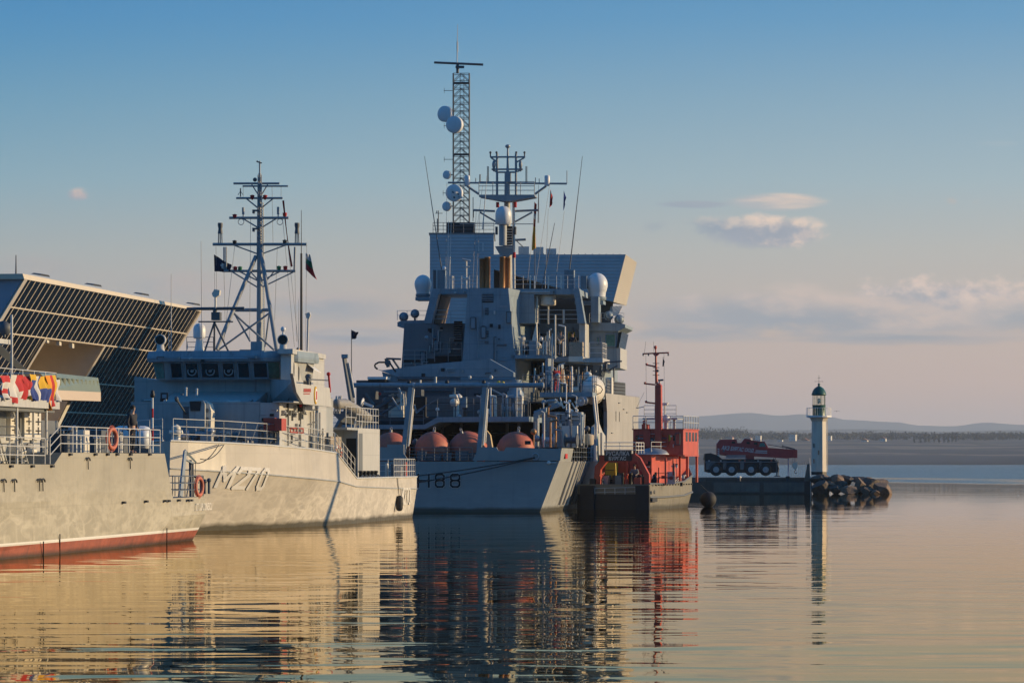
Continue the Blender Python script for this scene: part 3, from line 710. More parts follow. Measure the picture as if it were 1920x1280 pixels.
# rails
r_ = MB(); Z0 = 3.02
r_.rail([(4.6,-46,3.05),(4.6,-36,3.05),(4.6,-26.6,3.02)], .84, 3, 1.5, .022); r_.build('railing', M['rail'], ps)
r_ = MB(); r_.rail([(4.6,-25.9,3.02),(4.6,-24.4,3.42),(4.6,-8.5,3.42)], .86, 3, 1.7, .022); r_.build('railing', M['rail'], ps)
r_ = MB(); r_.rail([(-4.6,-26,3.02),(-4.6,-24.4,3.42),(-4.6,-8.5,3.42),(4.6,-8.5,3.42)], .86, 3, 1.7, .02); r_.build('railing', M['rail'], ps)
r_ = MB(); r_.rail([(4.6,-6.2,1.74),(4.55,-.1,1.74),(-4.5,-.1,1.74),(-4.6,-6.2,1.74)], .8, 3, 1.2, .022); r_.build('railing', M['rail_dark'], ps)
# after deckhouse with awning roof
q = MB(); a = P.S(75, 800, 3.2); q.box(-3.2, 3.2, -42, a.y, 3.04, P.S(60, 768, 3.2).z+.05); dh = q.build('deckhouse', M['grey_pale'], ps)
q = MB(); b = P.S(112, 757, 4.35); zr0, zr1 = P.S(112, 767, 4.35).z, P.S(112, 752, 4.35).z; q.box(-4.35, 4.35, -43, b.y, zr0, zr1); roof = q.build('awning_roof', M['grey_pale'], ps)
q = MB(); q.box(-4.2, 4.2, -42.8, b.y-.1, zr0-.12, zr0-.005); q.build('roof_beam', M['grey_dark'], roof)
for px in (37, 92):
    c_ = P.S(px, 820, 4.3); q = MB(); q.bar((4.2, c_.y, 3.0), (4.2, c_.y, zr0), .05, 8); q.build('pillar', M['rail'], ps)
for x0, x1 in ((20,33),(46,60),(64,77)):
    a, b = P.S(x0, 772, 3.35), P.S(x1, 822, 3.35); q = MB(); q.box(3.2, 3.35, a.y, b.y, P.S(x0, 824, 3.35).z, P.S(x0, 773, 3.35).z); d = q.build('watertight_door', M['cream'], ps)
    cy = (a.y+b.y)/2
    for fz in (.22, .5, .78):
        z = 3.9+fz*1.1; g = MB(); g.bar((3.38, cy-.3, z), (3.38, cy+.3, z), .02, 5); g.bar((3.38, cy, z-.13), (3.38, cy, z+.13), .02, 5); g.build('dog_handle', M['black'], d)
for x0, x1 in ((-2,13),(40,45),(61,63.5)):
    a, b = P.S(x0, 770, 3.3), P.S(x1, 770, 3.3); q = MB(); q.box(3.15, 3.26, a.y, b.y, 3.9 if x0 < 0 else 3.1, 5.0); q.build('locker' if x0 < 0 else 'pipe_recess', M['grey_dark'], dh)
q = MB(); P.sbox(q, 78, 790, 104, 850, 2.2, 2.); q.build('stair_housing', M['grey_dark'], ps)
q = MB()
for i in range(7):
    z = 3.1+i*.28; q.box(3.3, 4.0, -26.9-i*.3, -26.6-i*.3, z, z+.04)
for x in (3.3, 4.0): q.bar((x, -26.5, 3.05), (x, -28.9, 5.1), .035, 5)
q.build('ladder', M['rail'], ps)
for px in (55, 75):
    a = P.S(px, 846, 3.9); q = MB(); q.lathe((3.3, a.y, a.z), [(.02,-.5),(.2,-.42),(.27,-.3),(.27,.3),(.2,.42),(.02,.5)], 16, (1,0,0)); rf = q.build('life_raft_canister', M['cream'], ps)
    for dx in (-.2, .2):
        g = MB(); g.torus((3.3+dx, a.y, a.z), .275, .014, (1,0,0), 16, 5); g.build('strap', M['black'], rf)
    g = MB(); g.box(2.9, 3.7, a.y-.22, a.y+.22, 3.04, a.z-.26); g.build('cradle', M['grey_dark'], rf)
# gear on the after deck
q = MB(); q.box(-3.4, 1.2, -22.5, -10.5, 3.42, 4.6); q.build('sweep_winch_house', M['grey_dark'], ps)
q = MB(); P.sbox(q, 157, 806, 168, 848, 3.4, .5); q.build('locker', M['cream'], ps)
for x0, x1, y0 in ((120,132,812),(190,206,806),(232,240,818)):
    q = MB(); P.sbox(q, x0, y0, x1, 848, 2.6, .9); q.build('deck_box', M['navy_dark'], ps)
for px, y0 in ((134,806),(142,803),(225,812),(228,814),(150,820),(186,822),(180,822)):
    a = P.S(px, y0, 3.7); q = MB(); q.bar((3.7, a.y, 3.42), (3.7, a.y, a.z), .055, 8); q.bar((3.7, a.y, a.z), (3.7, a.y-.22, a.z+.06), .07, 8); q.build('vent_pipe', M['steel'], ps)
q = MB(); q.lathe((2.6, P.S(272,826,3.1).y, 4.02), [(.05,-.7),(.4,-.66),(.46,-.5),(.46,.5),(.4,.66),(.05,.7)], 18, (1,0,0)); dr = q.build('white_float', M['radome'], ps)
for dx in (-.3, .3):
    g = MB(); g.torus((2.6+dx, P.S(272,826,3.1).y, 4.02), .465, .018, (1,0,0), 18, 5); g.build('strap', M['black'], dr)
g = MB(); g.box(1.9, 3.3, P.S(272,826,3.1).y-.3, P.S(272,826,3.1).y+.3, 3.42, 3.6); g.build('cradle', M['grey_dark'], dr)
# dan buoy pole
a = P.S(286, 846, 4.1); q = MB()
for i, (z0, z1) in enumerate(((3.45,3.9),(3.9,4.35),(4.35,4.75),(4.75,5.1),(5.1,5.5))): q.bar((4.1,a.y,z0),(4.1,a.y,z1), .035, 8, mi=i % 2)
q.lathe((4.1,a.y,5.5), [(.03,0),(.09,.03),(.09,.16),(.06,.2),(.08,.24),(.02,.3)], 10, mi=2); q.build('dan_buoy_pole', [M['white'], M['f_red'], M['black']], ps)
# davit on the quarterdeck
q = MB(); D = lambda x, y, lx=3.4: P.S(x, y, lx)
q.bar(D(338,931), D(347,845), .1, 4, .075, sm=False); q.bar(D(347,845), D(367,866), .075, 4, .05, sm=False); q.bar(D(345,860), D(361,868), .04, 5); dv = q.build('davit', M['blue' if 0 else 'navy'], ps)
g = MB(); g.bar(D(358,931,3.0), D(357,862,3.0), .07, 6); g.bar(D(362,931,3.0), D(361,866,3.0), .05, 6); g.bar(D(350,931,3.), D(357,880,3.), .03, 5); g.build('post', M['navy_dark'], dv)
g = MB(); g.bar(D(367,866), D(366,890), .015, 5); g.ell(D(366,893), .06, 8, 6); g.build('hook', M['black'], dv)
for px, y0 in ((384,902),(392,900),(377,897)):
    q = MB(); a = D(px, 931, 2.5); q.bar((2.5,a.y,1.74), (2.5,a.y,D(px,y0,2.5).z), .06, 8); q.ell((2.5,a.y,D(px,y0,2.5).z), .1, 8, 6); q.build('bollard', M['navy_dark'], ps)
q = MB(); q.box(-2.5, 1.8, -5.8, -3.2, 1.72, 2.7); q.build('stern_winch', M['navy_dark'], ps)
# upper works at the frame edge: dark crane arm, lamp mast
q = MB(); q.bar(P.S(-60,600,1.5), P.S(57,706,1.5), .24, 4, .12, sm=False); q.build('folded_crane_arm', M['mast_dark'], ps)
q = MB(); a = P.S(22, 590, 3.6); q.bar((3.6,a.y,zr1), (3.6,a.y,a.z), .04, 6); lm_ = q.build('lamp_post', M['rail'], ps)
q = MB(); P.sbox(q, -20, 632, 22, 641, 3.5, 1.2); q.build('platform', M['grey_pale'], ps)
q = MB(); a = P.S(8, 615, 3.2); q.lathe(a, [(.05,-.2),(.22,-.15),(.22,.15),(.05,.2)], 12, (0,-1,.2)); q.bar(a, (a.x, a.y, a.z-.3), .05, 6); q.build('searchlight', M['mast_dark'], ps)
# roof rail the flags hang on
q = MB(); y1 = b.y if hasattr(b, 'y') else -26; yr = P.S(108, 750, 4.25).y
q.rail([(4.2,-42,zr1),(4.2,yr,zr1),(-4.2,yr,zr1)], .95, 3, 1.6, .02); q.build('roof_railing', M['rail'], ps)
# signal flags hung to dry: each one a thing of its own
FL = [(-2,14,704,752,'red and white banded signal flag hung leftmost on the deck-house rail','RWR'),
      (14,29,702,756,'white signal flag with a red lower corner hung beside the red and white banded one','W'),
      (28,44,703,750,'red signal flag with white edges hung right of the white one','R'),
      (43,53,706,746,'plain red signal flag partly folded over its red neighbour','R2'),
      (51,64,701,752,'blue signal flag with a yellow border twisted on the rail','Y'),
      (62,75,705,752,'white and blue striped signal flag hung right of the twisted yellow one','S'),
      (75,88,706,756,'yellow over blue signal flag hung between the striped and the orange one','YB'),
      (86,102,704,770,'orange and yellow striped signal flag hanging lowest at the right end','OY'),
      (99,108,712,754,'thin white signal flag hung at the very end of the deck-house rail','W2')]
for n_, (x0, x1, y0, y1_, lb, pt) in enumerate(FL):
    A, B = P.S(x0, y0, 4.3), P.S(x1, y0+random.uniform(-2, 3), 4.3); dz = A.z-P.S(x0, y1_, 4.3).z; ph = n_*1.7
    skew = {'S': -.35, 'OY': -.1, 'Y': -.25, 'W': .1}.get(pt, .0); nar = {'OY': .5, 'Y': .55}.get(pt, .85)
    def gf(u, v, A=A, B=B, dz=dz, ph=ph, skew=skew, nar=nar):
        w_ = 1-(1-nar)*v; uu = .5+(u-.5)*w_+skew*v*.6
        return Vector((4.33+.10*math.sin(u*9+ph+v*2)*(.4+v)+.05*math.sin(v*7+ph), A.y+(B.y-A.y)*uu, A.z+(B.z-A.z)*u-dz*v*(1-.12*math.sin(u*3.1+ph)**2)))
    S = {'RWR': lambda u, v: 0 if (v < .3 or .55 < v < .8) else 1, 'W': lambda u, v: 0 if v > .75 and u < .5 else 1, 'R': lambda u, v: 1 if (u < .14 or (v > .72 and u < .7)) else 0,
         'R2': lambda u, v: 1 if v > .7 and u > .3 else 0, 'Y': lambda u, v: 2 if (u < .35 or v < .2 or u > .82) else 3, 'S': lambda u, v: 3 if int(u*6) % 2 else 1,
         'YB': lambda u, v: 2 if v < .5 else 3, 'OY': lambda u, v: (4, 2, 0, 2)[int(u*4)], 'W2': lambda u, v: 1}[pt]
    mb = cloth(gf, 12, 14, S)
    o = one(mb, 'signal_flag', [M['f_red'], M['f_white'], M['f_yellow'], M['f_blue'], M['f_orange']], P, lb, 'flag', 'signal flags drying on the deck-house rail')
# lifebuoys, crewman
def lifebuoy(fr, c, RR, axis, label, m_=('f_orange', 'f_white')):
    mb = MB(); mb.torus(c, RR, RR*.24, axis, 24, 8, split=[0, 0, 1, 0, 0, 1, 0, 0, 1, 0, 0, 1] if m_ else None)
    ax = Vector(axis).normalized(); u_ = ax.orthogonal().normalized(); w2 = ax.cross(u_); ln = []
    for i in range(24):
        t = 2*math.pi*i/24; ln.append(Vector(c)+(u_*math.cos(t)+w2*math.sin(t))*RR*(1.27+.08*abs(math.sin(2*t))))
    mb.path(ln, .012, 4, 1, True)
    return one(mb, 'lifebuoy', [M[m_[0]], M[m_[1]]], fr, label, 'lifebuoy', 'lifebuoys on the ships')
lifebuoy(P, P.S(210, 822, 4.66), .34, (1,-.25,0), 'orange lifebuoy on the raised after-deck rail of the left minesweeper', ('orange', 'orange'))
lifebuoy(P, P.S(373, 912, 4.64), .34, (1,-.2,0), 'orange lifebuoy on the quarterdeck rail beside the small davit', ('orange', 'orange'))
a = P.S(247, 848, 3.9)
person(P.W((3.9, a.y, 3.42)), R(60), 'sailor in dark clothes standing at the after rail beside the white float', 'dark_cloth', 'dark_cloth', .05)
# ================================================================ minehunter M270
Q = Fr(-9.86, 222.6, 6.5)
hull_m = hull_mat('minehunter_hull', (.47, .43, .365), ripple_light=.62, plate=2.8)
ms = Q.root('minehunter', 'pale grey minehunter with M270 on its bow and a tall lattice-backed mast', 'ship')
SEC = [(0,4.35,4.6,1.6,4.6,2.25),(-10,4.35,4.6,1.7,4.6,2.25),(-22,4.3,4.6,1.85,4.6,2.25),(-28,3.95,4.62,2.15,4.55,3.5),(-34,3.2,4.35,2.3,4.25,3.68),(-40,2.05,3.4,2.5,3.3,3.83),(-44,.9,2.1,2.65,2.05,3.92),(-46.2,.22,.8,2.75,.8,3.97),(-47,.03,.13,2.8,.16,4.0)]
def lerp_sec(y):
    for a, b in zip(SEC, SEC[1:]):
        if b[0] <= y <= a[0]:
            t = (a[0]-y)/(a[0]-b[0]); return [a[i]+(b[i]-a[i])*t for i in range(6)]
    return list(SEC[0] if y > 0 else SEC[-1])
def hx(y, z):
    _, w0, wk, zk, wd, zd = lerp_sec(y)
    if z < zk: return w0+(wk-w0)*max(0, z)/zk
    return wk+(wd-wk)*min(1, (z-zk)/(zd-zk))
def hull_hit(px, py):
    d = lambda t: (lambda p: p.x-hx(p.y, p.z))(Q.at(px, py, t))
    t0, prev = 150., None
    t = 150.
    while t < 232:
        p = Q.at(px, py, t); v = p.x-hx(p.y, p.z)
        if -47 <= p.y <= 0 and prev is not None and v <= 0 < prev:
            a, b = t-.25, t
            for _ in range(20):
                c_ = (a+b)/2
                if d(c_) > 0: a = c_
                else: b = c_
            return Q.at(px, py, a)
        prev = v if -47 <= p.y <= 0 else None; t += .25
    return None
ys = sorted(set([s[0] for s in SEC]+[-i*.5 for i in range(94)]), reverse=True)
secs = []
for y in ys:
    _, w0, wk, zk, wd, zd = lerp_sec(y); secs.append((y, [(w0*.93, -.9), (w0, 0), (w0+(wk-w0)*.5, zk*.5), (wk, zk), (wd, zd)]))
h = MB(); h.loft(secs, mtop=1); hull = h.build('hull', [hull_m, M['deck']], ms, recalc=True)
# toe rail / bulwark edge
q = MB()
for sx in (1, -1): q.path([(sx*hx(y, 9)*1.0, y, lerp_sec(y)[5]+.02) for y in ys], .05, 6)
q.build('deck_edge', M['rail'], hull)
q = MB()
for sx in (1,): q.path([(hx(y, lerp_sec(y)[3])+.01, y, lerp_sec(y)[3]) for y in ys], .035, 6)
q.build('rubbing_strake', M['grey'], hull)
# numerals
def on_hull(x0, x1, ytop0, ytop1, ybot0, ybot1, shear):
    def fn(u, v):
        px = x0+(x1-x0)*u+shear*v
        py = (ybot0+(ybot1-ybot0)*u)*(1-v)+(ytop0+(ytop1-ytop0)*u)*v
        p = hull_hit(px, py)
        if p is None: return Vector((0, 0, 1))
        return Vector((p.x+.05, p.y-.02, p.z))
    return fn
nb = MB(); stroke_text(nb, 'M', on_hull(403, 427, 876, 877, 911, 912, 16), .19, asp=.75)
nb.build('hull_number', M['f_white'], hull)
for ch, x0, x1, yt, yb in (('2',436,455,878,914),('7',458,471,879,915),('0',479,490,880,916)):
    nb = MB(); stroke_text(nb, ch, on_hull(x0, x1, yt, yt+.5, yb, yb, 14), .19, asp=.6); nb.build('hull_number', M['f_white'], hull)
nb = MB(); stroke_text(nb, 'M270', on_hull(752, 768, 916, 916, 944, 943, 0), .17, asp=.5); nb.build('stern_number', M['f_white'], hull)
# --- superstructure
q = MB(); Q.poly(q, [(252,706),(290,712),(512,712),(556,740),(556,845),(262,845),(252,790)], -33, 11); sup = q.build('superstructure', M['grey'], ms)
q = MB(); a, b = Q.L(300,742,-36.5), Q.L(476,812,-36.5)
q.add([(a.x,-33,Q.L(0,735,-33).z),(b.x,-33,Q.L(0,735,-33).z),(b.x,-36.5,a.z-.35),(a.x,-36.5,a.z-.35),(a.x,-36.5,3.8),(b.x,-36.5,3.8),(b.x,-33,3.8),(a.x,-33,3.8)],
      [(0,3,2,1),(3,4,5,2),(2,5,6,1),(0,7,4,3)]); q.build('forward_deckhouse', M['grey_pale'], sup)
# bridge: faceted, windows raked
q = MB(); zs, zt, zr, zc = Q.L(0,713,-33).z, Q.L(0,679,-33).z, Q.L(0,675,-33).z, Q.L(0,660,-33).z
xl, xr = Q.L(289,690,-33.5).x, Q.L(508,690,-33.5).x
def ring(z, out, fy): return [(xl-.25-out, -29.2, z), (xl-out*.9, fy+.7, z), (xl+.6, fy, z), (xr-.2, fy, z), (xr+.95+out*.9, fy+1.1, z), (xr+1.25+out, -29.2, z)]
lo, hi = ring(zs, 0, -33.6), ring(zt, .12, -34.0)
q.add(lo+hi, [(i, i+1, i+7, i+6) for i in range(5)], 0); q.add(lo, [(5,4,3,2,1,0)], 0); q.build('bridge', M['grey'], ms)
br = ms.children[-1]
q = MB(); a_, b_, c_ = ring(zt-.02, .32, -34.3), ring(zr+.05, .36, -34.35), ring(zc, .3, -34.2)
q.add(a_+b_+c_, [(i, i+1, i+7, i+6) for i in range(5)]+[(i+6, i+7, i+13, i+12) for i in range(5)]+[(5,4,3,2,1,0),(12,13,14,15,16,17)]+[(5,0,6,11),(11,6,12,17)]); q.build('bridge_roof', M['navy'], br)
def win(x0, x1, mname, extra=None, dz=(.08,.92)):
    f0 = lambda px: (Q.L(px, 700, -33.7).x-xl-.6)/(xr-.2-xl-.6)
    u0, u1 = f0(x0), f0(x1); g = MB()
    def pt(u_, t, o=.03):
        A = Vector(lo[2]).lerp(Vector(lo[3]), u_); B = Vector(hi[2]).lerp(Vector(hi[3]), u_); return A.lerp(B, t)+Vector((0,-o,0))
    g.add([pt(u0,dz[0]), pt(u1,dz[0]), pt(u1,dz[1]), pt(u0,dz[1])], [(0,1,2,3)]); wo = g.build('window', M[mname], br)
    fr_ = MB(); fr_.path([pt(u0,dz[0],.05), pt(u1,dz[0],.05), pt(u1,dz[1],.05), pt(u0,dz[1],.05)], .035, 4, 0, True); fr_.build('window_frame', M['navy'], wo)
    if extra:
        c0 = pt((u0+u1)/2, .46, .05); e = MB(); e.torus(c0, .2, .028, (0,-1,.1), 20, 6); e.torus(c0, .05, .03, (0,-1,.1), 10, 5); e.bar(c0, c0+Vector((.14,-.02,.1)), .015, 5); e.build('clear_view_screen', M['steel'], wo)
for x0, x1, e in ((321,343,0),(349,373,1),(378,412,1),(418,441,1),(447,469,0),(476,503,0)): win(x0, x1, 'glass', e)
def facet(i, n, mname):
    for k in range(n):
        g = MB(); u0, u1 = (k+.1)/n, (k+.9)/n
        def pt(u_, t):
            A = Vector(lo[i]).lerp(Vector(lo[i+1]), u_); B = Vector(hi[i]).lerp(Vector(hi[i+1]), u_); d_ = Vector(lo[i+1])-Vector(lo[i]); nn = Vector((d_.y, -d_.x, 0)).normalized(); return A.lerp(B, t)+nn*.03
        g.add([pt(u0,.08), pt(u1,.08), pt(u1,.92), pt(u0,.92)], [(0,1,2,3)]); g.build('window', M[mname], br)
facet(1, 1, 'glass_green'); facet(3, 2, 'glass_green'); facet(0, 2, 'glass')
# port bridge side, lit: house side with door, wing bulwark with crest
SX = 3.35
q = MB(); y0, y1 = Q.S(546,690,SX).y, Q.S(601,690,SX).y
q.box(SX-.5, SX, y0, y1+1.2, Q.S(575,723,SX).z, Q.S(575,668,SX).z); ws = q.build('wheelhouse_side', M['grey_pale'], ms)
q = MB(); q.box(SX-.6, SX+.12, y0-.3, y1+.9, Q.S(575,668,SX).z+.002, Q.S(575,659,SX).z); q.build('wing_roof', M['grey_pale'], ws)
for px, py, w_, h_ in ((551,692,.14,.34),(560,698,.2,.42)):
    a = Q.S(px, py, SX); g = MB(); g.ell((SX+.005, a.y, a.z), (.02, w_, h_), 12, 8); g.build('porthole', M['black'], ws)
g = MB(); a, b = Q.S(569,702,SX), Q.S(583,680,SX); g.box(SX-.05, SX+.015, a.y, b.y, a.z-.5, b.z); g.build('door_opening', M['void'], ws)
g = MB(); g.prism([(SX+.02,a.y,b.z+.02),(SX+.02,b.y,b.z-.1),(SX+.5,b.y,b.z-.5),(SX+.5,a.y,b.z-.38)], (0,0,.03)); g.build('hinged_shutter', M['white'], ws)
WX = 4.45
q = MB(); Q.spoly(q, [(549,700),(556,718),(590,723),(618,727),(622,763),(569,757),(556,735)], WX, .14); q.box(SX, WX-.14, Q.S(556,735,WX).y, Q.S(621,740,WX).y, Q.S(590,757,WX).z, Q.S(590,755,WX).z)
wb_ = q.build('wing_bulwark', M['grey_pale'], ms)
q = MB(); q.add([(SX-1.2,-33.1,Q.L(0,757,-33).z),(WX-.01,Q.S(569,757,WX).y,Q.S(569,757,WX).z),(WX-.01,Q.S(552,712,WX).y,Q.S(552,712,WX).z),(SX-1.2,-33.1,Q.L(0,712,-33).z)], [(0,1,2,3)]); q.build('wing_front', M['grey'], ms)
a = Q.S(591, 741, WX); g = MB(); g.lathe((WX+.01, a.y, a.z), [(.42,0),(.42,.03),(.36,.04)], 24, (1,0,0)); crest = g.build('crest', M['f_yellow'], wb_)
g = MB(); g.lathe((WX+.045, a.y, a.z), [(.33,0),(.33,.015)], 24, (1,0,0)); g.build('crest_disc', M['white'], crest)
g = MB(); g.box(WX+.06, WX+.075, a.y-.12, a.y+.12, a.z-.2, a.z+.2); g.build('crest_shield', M['f_red'], crest)
g = MB()
for i in range(7):
    u0 = 569+i*2.0; p_ = Q.S(u0, 734, WX); g.box(WX, WX+.02, p_.y, p_.y+.2, p_.z-.02, p_.z+.14)
    if i < 6: g.box(WX, WX+.02, p_.y, p_.y+.22, p_.z-.12, p_.z-.07)
g.build('stencil_mark', M['red_box'], wb_)
q = MB(); Q.box(q, 553, 746, 568, 771, -33.6, .5); g_ = q.build('side_light_box', M['black'], ms)
g = MB(); Q.ball(g, 564, 760, 3, -33.65); g.build('side_light', M['f_red'], g_)
# machine gun on the wing
q = MB(); a = Q.S(578, 712, 4.1); q.bar((4.1,a.y,a.z-.55), (4.1,a.y,a.z), .07, 8); q.bar((4.1,a.y-.3,a.z+.02), (4.1,a.y+.3,a.z+.02), .09, 6); q.bar((4.1,a.y,a.z+.03), Q.S(617,713,4.1), .03, 6); q.ell((4.1,a.y,a.z+.15), (.16,.12,.14), 10, 8); q.build('machine_gun', M['mast_dark'], ms)
q = MB(); a = Q.S(619, 727, 4.3); q.bar((4.3,a.y,a.z-.2), Q.S(616,700,4.3), .05, 6); q.ell(Q.S(616,701,4.3), .1, 10, 6); q.build('marker_lamp', M['f_red'], ms)
# port lower side, lit
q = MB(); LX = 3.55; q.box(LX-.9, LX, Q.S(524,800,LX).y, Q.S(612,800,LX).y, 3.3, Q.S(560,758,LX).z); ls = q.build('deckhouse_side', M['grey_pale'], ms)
YF = Q.S(524,800,LX).y
q = MB(); q.box(-3.4, LX-.92, Q.S(524,800,LX).y, Q.S(640,800,LX).y, 2.3, Q.S(560,756,LX).z); q.build('after_superstructure', M['grey'], ms)
for px in (529, 548, 566):
    a = Q.S(px, 773, LX); g = MB(); g.box(LX, LX+.16, a.y-.2, a.y+.2, a.z-.06, a.z+.1); g.ell((LX+.16, a.y, a.z-.04), (.1,.1,.08), 10, 6); g.build('bulkhead_lamp', M['steel'], ls)
for px, y0 in ((583,772),(588,770),(594,774),(600,773)):
    a = Q.S(px, 845, LX+.08); g = MB(); g.bar((LX+.08,a.y,3.4), (LX+.08,a.y,Q.S(px,y0,LX).z), .045, 6); g.build('pipe', M['grey_pale'], ls)
g = MB(); a, b = Q.S(542,806,LX), Q.S(566,803,LX)
for z in (-.1, .1): g.bar((LX+.06,a.y,a.z+z), (LX+.06,b.y,a.z+z), .035, 6)
for i in range(5): y = a.y+(b.y-a.y)*i/4; g.bar((LX+.06,y,a.z-.1), (LX+.06,y,a.z+.1), .035, 5)
g.build('stretcher', M['red_box'], ls)
for x0, x1 in ((586,592),(601,607)):
    g = MB(); Q.sbox(g, x0, 812, x1, 846, LX+.1, .12); g.build('vent_panel', M['grey_dark'], ls)
def redbox(x0, y0, x1, y1, ly):
    g = MB(); Q.box(g, x0, y0, x1, y1, ly, .45); o = g.build('fire_locker', M['red_box'], ms)
    g = MB(); c_ = Q.L((x0+x1)/2, (y0+y1)/2, ly); g.lathe((c_.x, ly+.0, c_.z), [(.04,0),(.04,.03)], 8, (0,-1,0)); g.build('handle', M['steel'], o)
redbox(467,783,477,800,-36.9); redbox(494,783,515,807,YF-.5)
g = MB(); Q.sbox(g, 528, 784, 537, 807, LX+.32, .32); g.build('fire_locker', M['red_box'], ms)
# forward details
q = MB(); Q.box(q, 301, 736, 315, 749, -36.6, .06); Q.box(q, 304, 739, 312, 746, -36.62, .05, 1); q.build('window_box', [M['black'], M['navy']], sup)
q = MB(); Q.box(q, 425, 750, 450, 776, -36.62, .05); q.build('panel', M['white'], sup)
q = MB(); Q.box(q, 397, 779, 408, 792, -36.8, .3); q.build('deck_box', M['white'], ms)
q = MB(); Q.line(q, (462,757), (474,748), -37., .08); Q.ball(q, 478, 754, 4, -37.1); q.build('floodlight', M['steel'], ms)
# gun mount
q = MB(); Q.poly(q, [(354,768),(358,752),(380,750),(384,756),(384,800),(372,806),(356,803)], -40.6, 1.3); gm = q.build('gun_shield', M['grey'], ms)
q = MB(); Q.poly(q, [(380,751),(392,756),(396,770),(395,806),(378,806)], -40.3, .9); q.build('shield_cheek', M['cream'], gm)  # sunlit side of the shield put in as paler paint
q = MB(); Q.poly(q, [(355,752),(377,752),(375,770),(357,770)], -40.64, .05); q.build('sight_window', M['black'], gm)
q = MB(); Q.box(q, 343, 762, 355, 786, -40.5, .5); q.bar(Q.L(348,775,-40.5), Q.L(331,748,-42.2), .045, 8); q.lathe(Q.L(331,748,-42.2), [(.05,-.12),(.09,-.1),(.09,.1),(.05,.12)], 8, (0,-.7,.5)); q.build('gun_barrel', M['mast_dark'], gm)
for py in (769, 785, 796):
    g = MB(); a = Q.L(388, py, -40.36); g.lathe((a.x, -40.33, a.z), [(.09,0),(.09,.04)], 10, (0,-1,0)); g.build('hatch', M['grey_dark'], gm)
q = MB(); a = Q.L(374, 812, -40.); q.lathe((a.x, -40., 3.8), [(.8,0),(.75,.35),(.62,.4),(.62,.62)], 16); q.build('gun_base', M['grey_dark'], ms)
for px, y0, y1 in ((349,728,742),(369,730,742),(398,759,767),(417,760,768)):
    g = MB(); Q.line(g, (px,y1), (px,y0), -36.2, .05); Q.ball(g, px, y0, 2.6, -36.2); g.build('vent_head', M['rail'], ms)
def goose(px, y0, y1, ly, r=.09, m_='cream'):
    g = MB(); a = Q.L(px, y1, ly); z1 = Q.L(px, y0, ly).z; pts = [(a.x, ly, 3.6), (a.x, ly, z1)]
    for i in range(1, 6):
        t = math.pi*i/5; pts.append((a.x+.16*(1-math.cos(t)), ly, z1+.16*math.sin(t)))
    g.path(pts, r, 8); g.build('gooseneck_vent', M[m_], ms)
goose(421, 818, 838, -38.5); goose(437, 812, 838, -37.6, .12); goose(447, 814, 838, -37.2, .12)
q = MB(); a = Q.L(330, 818, -44.3); q.lathe((a.x, -44.3, 3.9), [(.34,0),(.34,.1),(.2,.16),(.2,.4),(.32,.46),(.3,.6),(.05,.62)], 14); q.build('capstan', M['cream'], ms)
q = MB(); a = Q.L(341, 818, -43.6); q.lathe((a.x, -43.6, 3.9+.3), [(.3,-.3),(.3,-.22),(.15,-.2),(.15,.2),(.3,.22),(.3,.3)], 14, (1,.3,0)); q.build('windlass', M['steel'], ms)
for px, ly in ((355,-42.5),(390,-41.5),(405,-40.5)):
    for d_ in (0, .3):
        g = MB(); a = Q.L(px, 828, ly); g.lathe((a.x+d_, ly, 3.85), [(.09,0),(.09,.3),(.13,.32),(.12,.38)], 10); g.build('bollard', M['grey_dark'], ms)
q = MB(); Q.poly(q, [(378,806),(402,806),(396,826),(384,826)], -41.2, .4); q.build('deck_table', M['grey_dark'], ms)
# deck rails
def edge(y): return (hx(y, 9)-.08, y, lerp_sec(y)[5])
q = MB(); q.rail([edge(y) for y in (-46.8,-46.2,-45,-44,-42,-40,-37,-34,-31,-28.2)], 1.0, 3, 2.0, .022); q.build('railing', M['rail'], ms)
q = MB(); q.rail([(-hx(y,9)+.08, y, lerp_sec(y)[5]) for y in (-46.8,-44,-40,-34,-28.2)], 1.0, 3, 2.0, .02); q.build('railing', M['rail'], ms)
q = MB(); q.rail([edge(-28), edge(-22.1)], 1.0, 3, 1.3, .024); q.build('sloping_rail', M['rail'], ms)
q = MB(); q.rail([(4.5,-8.2,2.25),(4.5,-.1,2.25),(-4.5,-.1,2.25),(-4.5,-20,2.25)], 1.0, 3, .75, .024); q.build('stern_railing', M['rail'], ms)
q = MB(); q.rail([(2.0,-6,2.25),(2.0,-1.2,2.25),(-1,-1.2,2.25)], 1.15, 3, .6, .03); q.build('inner_railing', M['rail'], ms)
for px in (459, 487):        # stanchion stays
    a = hull_hit(px, 846 if px > 500 else 840)
    if a: g = MB(); g.bar((a.x-.1,a.y,lerp_sec(a.y)[5]+.95), (a.x-.5,a.y+.3,lerp_sec(a.y)[5]), .022, 5); g.build('rail_stay', M['rail'], ms)
# small deck lockers and gear along the port side
for px, y0, x1, m_ in ((620,818,640,'net'),):
    g = MB(); Q.sbox(g, px, y0, x1, 848, 3.9, .5); g.build('deck_locker' if m_ != 'net' else 'cargo_net_bundle', M[m_], ms)
